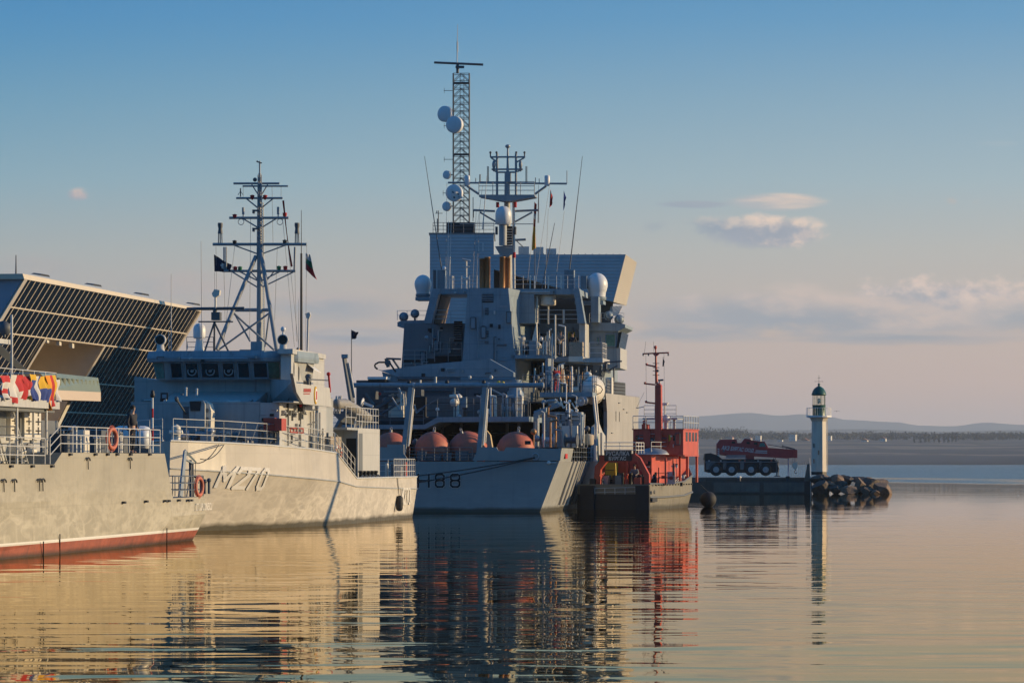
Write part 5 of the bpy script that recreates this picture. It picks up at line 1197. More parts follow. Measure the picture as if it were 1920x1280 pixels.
# deck crane: long boom across the ship
q = MB(); S_.poly(q, [(707,692),(716,694),(800,683),(866,677),(918,673),(963,698),(963,706),(744,706),(728,700)], 17, 1.0); bm = q.build('crane_boom', M['navy'], ss)
g = MB(); S_.poly(g, [(716,697),(745,706),(745,713),(790,713),(962,713),(962,722),(722,722)], 17.2, .6); g.build('boom_jib', M['navy'], bm)
g = MB(); S_.line(g, (746,710), (812,710), 16.8, .12, n=10); g.build('luffing_ram', M['navy_dark'], bm)
for (x0,y0,x1,y1) in ((708,692,703,688),(703,688,703,683),(703,683,710,679),(710,679,730,679),(730,679,742,697)):
    g = MB(); S_.line(g, (x0,y0), (x1,y1), 17, .06); g.build('hose', M['black'], bm)
g = MB(); S_.line(g, (724,672), (728,688), 17, .12); S_.line(g, (724,672), (752,673), 17, .07); S_.line(g, (736,673), (748,690), 17, .07); S_.ball(g, 727,680, 6, 17, (1,.6,1)); g.build('boom_head', M['navy_dark'], bm)
g = MB(); S_.box(g, 689, 706, 724, 711, 15, 2.); g.build('workboat_canopy', M['white'], ss)
g = MB(); S_.box(g, 690, 710, 722, 716, 15.2, 1.6); g.build('workboat_cabin', M['black'], ss)
q = MB(); a = S_.L(965, 781, 17); q.lathe((a.x, 17.5, 5.6), [(.55,0),(.55,2.1),(.42,2.2),(.42,2.9)], 18); q.build('crane_pedestal', M['navy'], ss)
# casing tower with the lit starboard face
q = MB()
L = lambda x, y, ly: S_.L(x, y, ly)
A = [L(877,540,38), L(953,540,38), L(966,677,38), L(966,722,38), L(862,722,38), L(867,677,38)]
def back(p, dx): return Vector((p.x+dx, p.y+9, p.z))
B_ = [back(A[0],.4), back(A[1],1.0), back(A[2],.35), back(A[3],.35), back(A[4],-.2), back(A[5],-.2)]
q.add(A+B_, [(0,5,2,1),(5,4,3,2),(1,2,8,7),(2,3,9,8),(6,7,8,11),(11,8,9,10),(0,6,11,5),(5,11,10,4),(0,1,7,6)]); tw = q.build('funnel_casing', M['navy'], ss)
for x0, y0, x1, y1 in ((904,550,925,567),(909,577,916,590),(909,620,916,632),(909,639,916,644)):
    g = MB(); S_.box(g, x0, y0, x1, y1, 37.96, .05); gr = g.build('louvre', M['void'], tw)
    for i in range(max(2, int((y1-y0)/3))):
        k = MB(); yy = y0+1.5+i*3; S_.line(k, (x0,yy), (x1,yy), 37.93, .03, n=4); k.build('louvre_blade', M['navy'], gr)
for px, y1 in ((899.5,541),(909.5,541),(939,541),(947.5,541)):
    g = MB(); a = S_.L(px, y1, 41); z1 = S_.L(px, 482 if px > 905 else 485, 41).z; r = S_.m(5.2, 41); g.lathe((a.x, 41+(px % 2), a.z), [(r,0),(r,z1-a.z),(r*1.12,z1-a.z),(r*1.12,z1-a.z+.08),(r*.8,z1-a.z+.1),(r*.78,z1-a.z-.3)], 16); g.build('exhaust_pipe', M['brown'], tw)
# arch superstructure either side
q = MB(); S_.poly(q, [(811,541),(1085,541.5),(1086,552),(808,551)], 42, 7); ar = q.build('arch_top', M['navy'], ss)
q = MB(); S_.poly(q, [(811,541),(826,541),(822,552),(809,606),(794,606)], 41.9, 1.2); q.build('arch_leg', M['navy'], ss); q = MB(); S_.poly(q, [(966,552),(1001,552),(1002,606),(966,606)], 42, 4); q.build('arch_leg', M['navy'], ss); q = MB(); S_.poly(q, [(1073,541),(1086,541),(1097,606),(1084,606),(1078,560)], 41.9, 1.2); q.build('arch_leg', M['navy'], ss)
q = MB(); S_.poly(q, [(822,552),(828,552),(816,606),(809,606)], 43.2, 5.5); q.build('arch_lining', mat('brown_lining_panel', (.16,.11,.08), .7), ss)  # plain brown lining behind the left arch leg
q = MB(); S_.poly(q, [(1001,552),(1084,552),(1083,606),(1001,606)], 49.5, .3); q.build('arch_back_wall', M['navy_dark'], ss)
q = MB(); S_.poly(q, [(758,606),(1098,606),(1098,672),(1128,672),(1128,800),(752,800),(752,700)], 46, 14); hs = q.build('main_superstructure', M['navy'], ss)
q = MB(); S_.box(q, 1086, 606, 1097, 672, 43, 3); q.build('corner_pillar', M['grey_pale'], ss)
g = MB(); a = S_.L(1028,571,43); g.lathe((a.x,43,a.z), [(.1,-.1),(.5,-.06),(.56,.0),(.56,.6),(.48,.7),(.05,.72)], 18); g.bar((a.x,43,a.z), (a.x,43,a.z-1.4), .06, 6); g.build('mushroom_ventilator', M['cream'], ss)
for px, y0 in ((1007,555),(1057,580)):
    g = MB(); S_.line(g, (px,606), (px,y0), 42.5, .08, n=8); g.build('pillar', M['cream'], ss)
q = MB(); q.rail([L(812,606,42.2), L(877,606,42.2)], .95, 3, 1.2, .025); q.rail([L(1003,606,42.2), L(1083,606,42.2)], .95, 3, 1.2, .025); q.build('arch_railing', M['rail'], ss)
q = MB(); q.rail([L(836,541,43), L(895,541,43)], .95, 3, .6, .02); q.rail([L(960,541,43), L(1085,541,43)], .95, 3, .8, .02); q.build('roof_railing', M['rail'], ss)
# recess shade as flat dark plates, plus fittings on the aft face
for x0, y0, x1, y1, m_ in ((815,664,866,677,'void'),(793,672,866,681,'void'),(851,602,867,640,'void'),(840,640,866,665,'navy_dark'),(968,676,1030,731,'void'),(1000,625,1060,665,'navy_dark'),(1040,680,1112,738,'navy_dark'),(756,674,790,679,'void')):
    g = MB(); S_.box(g, x0, y0, x1, y1, 45.96, .03); g.build('recess_shade_plate', M[m_], hs)
q = MB(); S_.box(q, 1040, 622, 1066, 664, 45.9, .1); q.build('locker', M['navy'], ss)
g = MB(); S_.box(g, 1065, 622, 1078, 643, 45.9, .08); g.build('yellow_door', M['yellow'], hs)
for i in range(8):
    g = MB(); S_.line(g, (851,606+i*4.2), (866,606+i*4.2), 45.85, .04); g.build('ladder_rung', M['navy'], hs)
q = MB(); S_.box(q, 958, 665, 1034, 672, 38, 7.5); q.build('platform', M['navy'], ss); q = MB(); S_.box(q, 1033, 669, 1066, 678, 39, 6); q.build('platform', M['navy'], ss)
q = MB(); S_.box(q, 1066, 668, 1093, 678, 38.6, 6); q.build('net_bin_base', M['cream'], ss); q = MB(); S_.box(q, 1093, 671, 1130, 679, 38.8, 6); q.build('wing_platform', M['grey_pale'], ss)
g = MB(); S_.box(g, 1067, 641, 1092, 668, 38.9, 1.2); g.build('netting_bin', M['net'], ss)
q = MB(); q.rail([L(960,665,38.1), L(1030,665,38.1)], 1.0, 3, 1.0, .022); q.rail([L(1105,671,38.9), L(1129,671,38.9), L(1129,671,38.9)+Vector((0,3.5,0))], 1.1, 3, 1.2, .03); q.rail([L(815,678,45.7), L(866,678,45.7)], 1.4, 3, 1.2, .02); q.rail([L(756,690,45.7), L(800,690,45.7)], 1.3, 4, .8, .025); q.build('platform_railing', M['rail'], ss)
g = MB(); S_.poly(g, [(992,640),(1006,640),(1006,665),(992,665)], 38.6, .8); g.build('locker', M['navy'], ss)
g = MB(); S_.poly(g, [(997,639),(1006,604),(1007,640)], 38.7, .5); g.build('furled_awning', M['cream'], ss)
for px, py, r, m_ in ((1015,635,3.4,'white'),(800,633,4,'navy'),(815,634,4,'navy_dark'),(1045,642,5,'void')):
    g = MB(); S_.ball(g, px, py, r, 38.8); g.build('search_lamp', M[m_], ss)
for px, y0, y1 in ((1036,625,735),(1041,590,672),(1019,640,664),(1024,640,664),(1056,640,668),(1003,690,730),(1018,680,732),(1024,684,732),(1085,735,755)):
    g = MB(); S_.line(g, (px,y1), (px,y0), 37.8, .07 if px < 1030 else .06); g.build('stanchion', M['cream' if px % 2 else 'rail'], ss)
g = MB(); S_.line(g, (1028,672), (1028,740), 37, .22, n=4); g.build('pillar', M['navy'], ss)
g = MB(); S_.line(g, (1052,682), (1060,738), 37, .16, n=4); g.build('pillar', M['navy'], ss)
q = MB(); S_.box(q, 1012, 735, 1111, 744, 22, 22); q.build('boat_deck', M['navy'], ss)
q = MB(); q.rail([L(980,735,22.2), L(1111,735,22.2)], 1.15, 3, .8, .024); q.rail([L(1111,735,22.2), L(1111,735,22.2)+Vector((0,14,0))], 1.15, 3, 1.4, .024); q.build('boat_deck_railing', M['rail_dark'], ss)
for k in range(8):
    px = 1068+k*5+random.uniform(-2, 2); g = MB(); S_.box(g, px, 690+random.uniform(0, 20), px+random.uniform(3,7), 720+random.uniform(0,14), 40, .8); g.build('boat_deck_gear', M[random.choice(['navy','navy_dark','steel','cream'])], ss)
# enclosed lifeboat on the starboard side
q = MB(); a = L(1113,731,27); q.ell(a, (.75,2.2,1.0), 20, 12); lb = q.build('covered_boat', M['cream'], ss)
g = MB(); g.path([a+Vector((.78*math.cos(t),-1.9+.0*t,1.0*math.sin(t)*.4)) for t in (-1.2,-.6,0,.6,1.2)], .03, 5); g.torus(a+Vector((0,-.6,0)), .9, .02, (0,1,0), 20, 5); g.build('boat_strap', M['black'], lb)
g = MB(); S_.line(g, (1112,742), (1118,795), 23, .09, n=6); S_.line(g, (1118,795), (1118,835), 23, .09); S_.line(g, (1117,742), (1122,798), 24, .07); S_.line(g, (1122,798), (1123,812), 24, .07); g.build('davit_arm', M['white'], ss)
# starboard quarter gear
q = MB(); S_.poly(q, [(1000,838),(1000,776),(1012,768),(1024,764),(1024,772),(1010,778),(1010,838)], 9, .5); cf = q.build('launch_frame', M['navy'], ss)
q = MB(); S_.box(q, 1016, 772, 1088, 838, 12, 2.5); wh = q.build('winch_house', M['navy'], ss)
g = MB(); S_.box(g, 1050, 774, 1060, 790, 11.95, .06); g.build('window', M['glass'], wh)
for (x0,y0),(x1,y1),r in (((1004,790),(1004,838),.05),((1008,784),(1008,838),.05),((1020,780),(1020,830),.04),((1034,785),(1034,812),.05),((1078,770),(1093,780),.05),((1090,772),(1090,835),.06),((1096,776),(1094,830),.05)):
    g = MB(); S_.line(g, (x0,y0), (x1,y1), 8.8, r); g.build('pipe', M['cream'], cf)
g = MB(); S_.ball(g, 1036, 757, 9, 14, (1,.6,.7)); S_.ball(g, 1020,754,5,14); S_.line(g, (1002,775), (1052,757), 14, .16, n=8); S_.line(g, (1025,752), (1045,750), 13.8, .1); g.build('hydraulic_winch', M['navy'], ss)
for px, py, r in ((1068,752,3.2),(1073,770,2.6),(1082,769,2.6),(1067,765,2.4),(1090,751,3.5)):
    g = MB(); S_.ball(g, px, py, r, 13); g.build('lamp', M['white'], ss)
g = MB(); a = L(1090,752,13); g.lathe(a, [(.3,-.08),(.3,-.05),(.16,-.05),(.16,.3),(.3,.3),(.3,.34)], 14, (.5,1,.1)); g.build('hose_drum', M['steel'], ss)
for (x0,y0),(x1,y1) in (((1050,745),(1056,765)),((1056,765),(1062,760)),((1072,755),(1080,768)),((1040,748),(1052,760)),((1078,752),(1084,762))):
    g = MB(); S_.line(g, (x0,y0), (x1,y1), 13, .05); g.build('hose', M['cream'], ss)
# tarpaulin on a davit, small tank
def tg(u, v):
    a, b = L(1049,801,8), L(1066,801,8); z = a.z-(a.z-L(0,834,8).z)*v
    return Vector((a.x+(b.x-a.x)*(u*(1-.45*v)+.28*v), 8+.14*math.sin(u*14+v*2)*(.4+v)+.12*math.cos(u*math.pi), z))
cl = one(cloth(tg, 14, 10, lambda u, v: 0), 'tarpaulin', M['tarp'], S_, 'beige tarpaulin hanging over gear on the starboard quarter of the survey ship', 'tarpaulin')
g = MB(); a = L(1103,823,14); g.lathe((a.x,14,a.z), [(.3,-.38),(.36,-.3),(.36,.25),(.3,.3),(.1,.34)], 16); g.build('tank', M['tarp'], ss)
# bridge wings
for side, wing, over, wnd, wn2 in (('port', [(760,618),(800,618),(800,690),(754,690),(757,643)], [(745,604),(752,601),(800,600),(800,618),(762,617),(745,612)], (763,624,780,643), (788,630,791,640)),
                             ('starboard', [(1100,618),(1160,618),(1156,655),(1158,690),(1100,690)], [(1100,605),(1160,605),(1172,608),(1172,614),(1158,621),(1100,620)], (1135,626,1154,650), (1119,632,1124,645))):
    q = MB(); S_.poly(q, wing, 47, 7); wg = q.build('bridge_wing', M['navy'], ss)
    g = MB(); S_.poly(g, over, 46.8, 7); g.build('wing_roof', M['navy'], wg)
    for w_ in (wnd, wn2):
        g = MB(); S_.box(g, *w_, 46.96, .05); wo = g.build('window', M['glass_green'], wg)
        k = MB(); a, b = L(w_[0],w_[3],46.93), L(w_[2],w_[1],46.93); k.path([(a.x,46.93,a.z),(b.x,46.93,a.z),(b.x,46.93,b.z),(a.x,46.93,b.z)], .05, 4, 0, True); k.build('window_frame', M['navy'], wo)
g = MB(); S_.poly(g, [(1160,622),(1166,622),(1160,652),(1157,652)], 46.9, 6); g.build('wing_side_window', M['glass'], ss)
g = MB(); S_.box(g, 1156, 652, 1163, 690, 47, 6); g.build('wing_side', M['grey_pale'], ss)
g = MB(); S_.ball(g, 774, 631, 5, 46.8); g.build('person_silhouette_lamp' if 0 else 'search_lamp', M['black'], ss)
for px, py, rp in ((757,594,9),(778,588,8.5),(1141,592,9),(1161,599,9.5)):
    q = MB(); c_ = L(px, py, 47); r = S_.m(rp, 47); q.ell(c_, r, 16, 10); bb = q.build('floodlight_housing', M['navy'], ss)
    g = MB(); g.lathe(c_, [(r*.86,.5*r),(r*.8,.62*r)], 16, (.3,-1,.1)); g.build('floodlight_glass', M['glass'], bb)
    g = MB(); g.bar(c_-Vector((0,0,r)), c_-Vector((0,0,r+.35)), .08, 6); g.build('floodlight_bracket', M['mast_dark'], bb)
q = MB(); q.rail([L(745,600,47.5), L(800,600,47.5)], .7, 2, .8, .02); q.rail([L(1105,605,47.5), L(1170,605,47.5)], .7, 2, .8, .02); q.build('wing_railing', M['rail'], ss)
q = MB(); S_.line(q, (1133,679), (1166,677), 40, .06); S_.line(q, (1136,679), (1136,695), 40, .1); S_.line(q, (1151,690), (1151,720), 40, .06); S_.line(q, (1140,695), (1158,685), 40, .05); q.build('signal_boom', M['mast_dark'], ss)
q = MB()
for i in range(6): S_.line(q, (1121+i*2.2,712-i), (1126+i*2.4,686), 43, .03)
q.build('inclined_ladder', M['mast_dark'], ss)
# radomes
for px, py, rp, label in ((793,533,16,0),(1119.5,534,20,0)):
    ly = 47; c_ = L(px, py, ly); r = S_.m(rp, ly)
    q = MB(); q.lathe(c_, [(r*math.cos(R(a_)), r*1.12*math.sin(R(a_))) for a_ in (-28,-10,5,20,35,50,65,80,89)], 22); q.lathe(c_, [(r*.78,-r*1.1),(r*.82,-r*.72),(r*.93,-r*.45)], 22); rdm = q.build('radome', M['radome'], ss)
    g = MB(); g.lathe(c_, [(r*.7,-r*1.5),(r*.86,-r*1.4),(r*.86,-r*1.12)], 16); g.build('radome_base', M['navy'], rdm)
    g = MB(); xa, xb = (c_.x-.5, c_.x+1.6) if c_.x < 0 else (c_.x-1.6, c_.x+.5); g.box(xa, xb, ly-.5, ly+1.5, c_.z-r*1.5-.25, c_.z-r*1.5-.003); g.build('radome_bracket', M['navy'], ss)
for x0, y0, x1, y1 in ((820,506,835,541),(1058,506,1076,541),(1089,517,1100,541)):
    q = MB(); S_.box(q, x0, y0, x1, y1, 46, .8); q.build('antenna_tuner_box', M['navy'], ss)
for (xa, ya), (xb, yb) in (((828,505),(796,293)),((1068,505),(1092,293)),((842,541),(846,415)),((838,541),(841,415)),((1016,541),(1040,418)),((1003,541),(1003,470)),((905,430),(913,330)),):
    g = MB(); S_.line(g, (xa,ya), (xb,yb), 46, .045, r2=.018); g.build('whip_antenna', M['mast_dark' if ya > 500 and xa not in (842,838) else 'rail'], ss)
g = MB(); S_.line(g, (874,541), (874,488), 46, .08, n=8); S_.line(g, (868,522), (880,522), 46, .1); S_.line(g, (868,500), (880,500), 46, .06); S_.line(g, (867,486), (882,489), 45.8, .07); g.build('navigation_radar', M['rail'], ss)
g = MB(); S_.ball(g, 833, 503, 4.5, 46); g.build('satellite_dome', M['radome'], ss)
g = MB(); S_.line(g, (815,541), (815,506), 46, .12, n=8); g.build('vent_pipe', M['navy_dark'], ss)
for px in (835, 848, 994, 1003, 1028, 1052): g = MB(); S_.line(g, (px,541), (px,520), 46, .05); S_.ball(g, px, 519, 2, 46); g.build('roof_lamp', M['cream'], ss)
g = MB(); S_.box(g, 1108, 556, 1122, 604, 45, 2); g.build('mast_ladder_trunk', M['navy'], ss)
# main mast
MZ = 48; q = MB()
S_.line(q, (951,541), (951,470), MZ, .42, n=8, r2=.36); S_.poly(q, [(928,462),(962,459),(962,476),(952,480),(937,478)], MZ-.5, 1.2); S_.line(q, (951,470), (951,340), MZ, .3, n=8, r2=.2); S_.line(q, (952,340), (952,276), MZ, .13, n=8, r2=.06); mm = q.build('main_mast', M['mast'], ss)
g = MB(); S_.line(g, (964,541), (963,380), MZ-.3, .1, n=6); g.build('mast_leg', M['rail'], mm)
g = MB(); S_.poly(g, [(898,365),(1002,365),(1003,369),(959,377),(941,377),(898,369)], MZ-.9, 1.8); g.build('mast_platform', M['mast'], mm)
g = MB(); g.rail([L(898,365,MZ-.85), L(1002,365,MZ-.85)], .95, 3, 1., .03); g.rail([L(898,365,MZ+.85), L(1002,365,MZ+.85)], .95, 3, 1., .03); g.build('platform_railing', M['mast'], mm)
g = MB()
for px in (932, 967.5): S_.line(g, (px,365), (px,288), MZ, .09, n=6)
for py, x0, x1 in ((294.5,919,985),(317.5,922,980),(323,932,968),(343,932,968)): S_.line(g, (x0,py), (x1,py), MZ, .07)
for a_, b_ in (((921,296),(932,304)),((983,296),(969,304)),((922,317),(930,322)),((980,317),(970,322))): S_.line(g, a_, b_, MZ, .06)
g.build('mast_frame', M['mast'], mm)
g = MB(); S_.box(g, 946, 322, 957, 342, MZ-.3, .6); g.build('radar_cabinet', M['mast'], mm)
g = MB(); g.lathe(L(952,276,MZ), [(.06,-.1),(.18,0),(.2,.08),(.14,.16),(.02,.2)], 14); g.build('mast_head_dome', M['steel'], mm)
for px in (919.5, 931, 968, 983.5): g = MB(); S_.line(g, (px,294), (px,287), MZ, .05); g.ell(L(px,286,MZ), .09, 8, 6); g.build('masthead_light', M['mast_dark'], mm)
for px in (926, 976): g = MB(); c_ = L(px,309,MZ); g.ell(c_, (.14,.14,.32), 12, 8); g.bar(c_-Vector((0,0,.3)), c_-Vector((0,0,.5)), .16, 8, .05); g.build('sensor_pod', M['mast'], mm)
g = MB(); S_.line(g, (840,342.5), (1063,344.5), MZ, .075); S_.line(g, (876,349), (898,364), MZ, .09); S_.line(g, (1024,349), (1003,364), MZ, .09); S_.line(g, (1063,344), (1063,320), MZ, .03); g.build('yard', M['mast'], mm)
g = MB(); S_.line(g, (888,394), (928,396), MZ, .085); S_.line(g, (962,396), (1010,394), MZ, .085); S_.line(g, (900,398), (930,416), MZ, .07); S_.line(g, (998,398), (962,418), MZ, .07); g.build('yard', M['mast'], mm)
for px in (876, 1026):
    g = MB(); a = L(px,349,MZ); g.lathe(a, [(.17,0),(.2,.04),(.2,.72),(.16,.78)], 14); g.build('antenna_drum', M['radome'], mm)
for px, y0, y1 in ((900,327,343),(892,334,343),(1004,333,343),(1011,335,343),(914,312,342),(916,312,342),(986,312,342),(988,312,342),(887,370,415),(1010,362,418),(888,395,408)):
    g = MB(); S_.line(g, (px,y1), (px,y0), MZ, .05 if px in (900,) else .028); g.build('pole_antenna', M['mast_dark'], mm)
for px, py in ((933,384),(966,384),(964,478)):
    g = MB(); S_.line(g, (px,py-5), (px,py+5), MZ-.4, .12, n=8); g.build('signal_lamp', M['f_red'], mm)
g = MB(); q_ = L(944,420,MZ-1.4); r = S_.m(15.2, MZ); g.lathe(q_, [(r*.75,-.05),(r,.02),(r,r*1.2),(r*.93,r*1.6),(r*.72,r*1.95),(r*.4,r*2.15),(.02,r*2.22)], 22); dm_ = g.build('satellite_dome', M['radome'], mm)
g = MB(); S_.line(g, (943,421), (943,460), MZ-1.4, .3, n=10); g.build('dome_pedestal', M['mast'], dm_)
g = MB(); S_.box(g, 950, 424, 960, 458, MZ-1., .4); g.build('mast_ladder', M['void'], mm)
for i in range(8): k = MB(); S_.line(k, (948,430+i*5), (960,430+i*5), MZ-1.05, .03); k.build('ladder_rung', M['rail'], mm)
g = MB(); S_.line(g, (965,450), (986,449), MZ, .09); S_.line(g, (968,451), (982,464), MZ, .04); S_.line(g, (862,420), (1004,420), MZ+2, .03); g.build('mast_spar', M['mast'], mm)
for px in (931, 966): g = MB(); S_.line(g, (px,425), (px,440), MZ-.6, .1, n=8); g.build('horn', M['mast_dark'], mm)
q = MB()
for a_, b_, b2 in (((893,394),(886,541),46),((900,396),(893,541),46),((1003,396),(988,541),46),((1028,391),(1022,541),46),((1058,396),(1040,541),46),((905,347),(888,480),46),((1010,347),(1008,418),48),((838,343),(836,505),46),((1030,349),(1003,541),44)): S_.wire(q, a_, b_, MZ, b2, .012)
q.build('halyard', M['wire'], mm)
flag(S_, 'flag', 'small red flag flying on the right of the survey ship mast', [(1032,355),(1035,366),(1037,382),(1030,390)], MZ, ['f_red'], lambda u, v: 0, .3)
flag(S_, 'flag', 'small blue flag flying at the right end of the survey ship yard', [(1057,357),(1061,371),(1060,384),(1056,396)], MZ, ['f_blue'], lambda u, v: 0, 1.3)
flag(S_, 'signal_flag', 'long red, white and yellow signal hoist hanging below the survey ship yard', [(1002,378),(1006,384),(1004,466),(997,470)], MZ, ['f_red','f_white','f_yellow','f_orange'], lambda u, v: 0 if v < .22 else (1 if v < .36 else (0 if v < .5 else (2 if (int(v*14+u*2) % 2) else 3))), 2.1, nu=5, nv=26)
flag(S_, 'flag', 'white flag with dark crosses flying in front of the dish on the lattice tower', [(844,354),(862,362),(869,372),(846,376)], MZ-2, ['f_white','f_navy'], lambda u, v: 1 if any((abs(u-a)<.09 and abs(v-b)<.03) or (abs(u-a)<.03 and abs(v-b)<.1) for a, b in ((.25,.25),(.3,.75),(.7,.3),(.72,.72))) else 0, .9, nu=24, nv=20)
# orange buoys on the working deck
def buoy(px, py, rp, ly, tilt, label):
    c_ = L(px, py, ly); r = S_.m(rp, ly); ax = Vector(tilt).normalized(); t = S_.root('mooring_buoy', label, 'buoy', (c_.x, c_.y, c_.z-r), 'orange buoys on the working deck')
    q = MB(); o = Vector((0,0,r))
    q.lathe(o, [(r*.42,-r*.92),(r*.8,-r*.62),(r,-r*.12),(r,r*.12),(r*.9,r*.45),(r*.72,r*.7),(r*.45,r*.9),(r*.2,r*.985),(.02,r)], 26, ax); q.build('float', M['orange'], t)
    g = MB(); g.bar(o+ax*r*.95, o+ax*(r*1.12), .09, 8); g.torus(o+ax*r*1.2, .1, .03, ax.orthogonal(), 12, 5); g.build('lifting_eye', M['steel'], t)
    g = MB(); g.lathe(o, [(r*1.005,-r*.06),(r*1.03,0),(r*1.005,r*.06)], 26, ax); g.build('band', M['orange'], t)
    g = MB(); g.box(-r*.5, r*.5, -r*.5, r*.5, ZT-(c_.z-r)-.0, .12+0) if c_.z-r > ZT+.1 else g.box(-r*.5, r*.5, -r*.4, r*.4, .02, .1); g.build('chock', M['navy_dark'], t)
buoy(733, 846, 36, 6, (0,0,1), 'orange mooring buoy leftmost behind the gantry leg of the survey ship')
buoy(811, 842, 33, 5, (.1,-.1,1), 'orange mooring buoy between the two gantry legs, left of its tilted neighbour')
buoy(877, 845, 37, 6, (-.25,-.4,.9), 'tilted orange mooring buoy just left of the right gantry leg')
buoy(967, 845, 36, 5, (.15,-.15,1), 'orange mooring buoy with a dark hatch right of the gantry')
g = MB(); S_.box(g, 984, 826, 995, 833, 3.9, .1); one(g, 'hatch_plate', M['void'], S_, 'small dark hatch plate on the orange mooring buoy right of the gantry', 'plate')
mb = MB(); S_.poly(mb, [(908,845),(912,806),(919,815),(924,845)], 9, .6); one(mb, 'wrapped_bundle', M['tarp'], S_, 'upright orange-brown wrapped bundle right beside the gantry leg', 'bundle')
for k, (px, y0, w_) in enumerate(((790,846,8),(812,852,14),(838,848,7),(866,846,12),(880,848,10))):
    g = MB(); S_.box(g, px-w_, y0, px+w_, 863, 2.2+.2*k, .6); g.build('deck_locker', M['navy_dark'], ss)
# ropes from the fairlead to the left quay
for i, (x1, y1, lb) in enumerate(((560,905,'upper dark mooring rope running left from the survey ship fairlead'),(560,930,'lower dark mooring rope running left from the survey ship fairlead'))):
    mb = MB(); a = L(1003,857+i*.6,-.06); b = L(x1,y1,-3.5); pts = [a.lerp(b, t/14)-Vector((0,0,.35*4*(t/14)*(1-t/14))) for t in range(15)]; mb.path(pts, .04, 6); one(mb, 'mooring_rope', M['rope'], S_, lb, 'rope', 'mooring ropes of the survey ship')
mb = MB(); pts = [Vector((8.45,24.2,5.2)), Vector((8.6,23.,4.2)), Vector((8.9,20,3.0)), Vector((9.3,17,2.6))]; mb.path(pts, .05, 6); one(mb, 'mooring_rope', M['f_green'], S_, 'dark green rope hanging from the survey ship side to the red tug', 'rope')
# crew
a = L(1043,735,24); person(S_.W((a.x, 24, a.z)), R(20), 'crewman in dark top and red trousers standing at the boat-deck rail', 'red_cloth', 'red_cloth', .08)
a = L(1072,664,40); person(S_.W((a.x, 40.6, a.z-.2)), R(0), 'crewman in dark clothes behind the netting bin below the bridge', 'dark_cloth', 'dark_cloth', .25)
a = L(1050,665,40); person(S_.W((a.x, 40, a.z)), R(10), 'crewman in grey overalls bending over on the platform left of the netting bin', 'grey_cloth', 'dark_cloth', .45, 'up')

fittings(S_, hs, 802, 612, 862, 660, 46, 22, 21); fittings(S_, hs, 768, 655, 815, 700, 46, 12, 22); fittings(S_, hs, 970, 612, 1036, 662, 46, 26, 23); fittings(S_, hs, 1036, 608, 1094, 664, 46, 18, 24)
fittings(S_, hs, 968, 680, 1125, 735, 45.9, 46, 25, ('navy', 'navy_dark', 'steel', 'cream')); fittings(S_, hs, 1000, 745, 1120, 790, 45.9, 30, 26, ('navy_dark', 'navy_dark', 'steel', 'navy'))
fittings(S_, tw, 878, 560, 950, 700, 37.9, 22, 27); fittings(S_, wh, 1018, 774, 1086, 834, 12, 24, 28, ('navy', 'navy_dark', 'steel', 'cream')); fittings(S_, ss, 700, 726, 960, 780, 24, 60, 29, ('navy_dark', 'void', 'steel', 'navy'))
fittings(S_, ss, 700, 806, 1005, 855, 14.9, 46, 30, ('navy_dark', 'navy_dark', 'steel', 'navy')); fittings(S_, ar, 815, 542, 1080, 551, 42, 10, 31); fittings(S_, bm, 760, 690, 940, 702, 17, 8, 32)
rr = random.Random(77)
for i in range(70):                                     # machinery and stores standing on the decks
    zone = rr.choice([(700,960,781,9,14), (700,960,781,14,22), (1015,1108,735,23,40), (965,1035,665,39,44), (1015,1090,838,5,9), (705,985,862,5,12)])
    ly = rr.uniform(zone[3], zone[4]); px = rr.uniform(zone[0], zone[1]); a = S_.L(px, zone[2], ly); b0 = S_.L(px, zone[2], zone[3]).z; g = MB(); h_ = rr.uniform(.4, 1.5)
    z0 = b0 if zone[2] != 862 else ZT
    kind = rr.choice(['deck_locker', 'bollard', 'vent_head', 'stanchion', 'winch_drum', 'gas_bottle'])
    if kind == 'deck_locker': g.box(a.x-rr.uniform(.2,.6), a.x+rr.uniform(.2,.6), ly, ly+.6, z0, z0+h_)
    elif kind == 'bollard': g.lathe((a.x, ly, z0), [(.16,0),(.14,.5),(.22,.55),(.2,.65)], 10)
    elif kind == 'vent_head': g.lathe((a.x, ly, z0), [(.12,0),(.12,h_*.7),(.26,h_*.72),(.24,h_*.9),(.05,h_)], 12)
    elif kind == 'stanchion': g.bar((a.x, ly, z0), (a.x, ly, z0+h_*1.4), .045, 6)
    elif kind == 'winch_drum': g.lathe((a.x, ly, z0+.45), [(.42,-.4),(.42,-.33),(.2,-.33),(.2,.33),(.42,.33),(.42,.4)], 14, (1, rr.uniform(-.3,.3), 0))
    else: g.lathe((a.x, ly, z0), [(.12,0),(.12,1.0),(.05,1.15),(.03,1.25)], 10)
    g.build(kind, M[rr.choice(['navy', 'navy_dark', 'navy_dark', 'steel', 'cream', 'rail', 'grey_dark'])], ss)

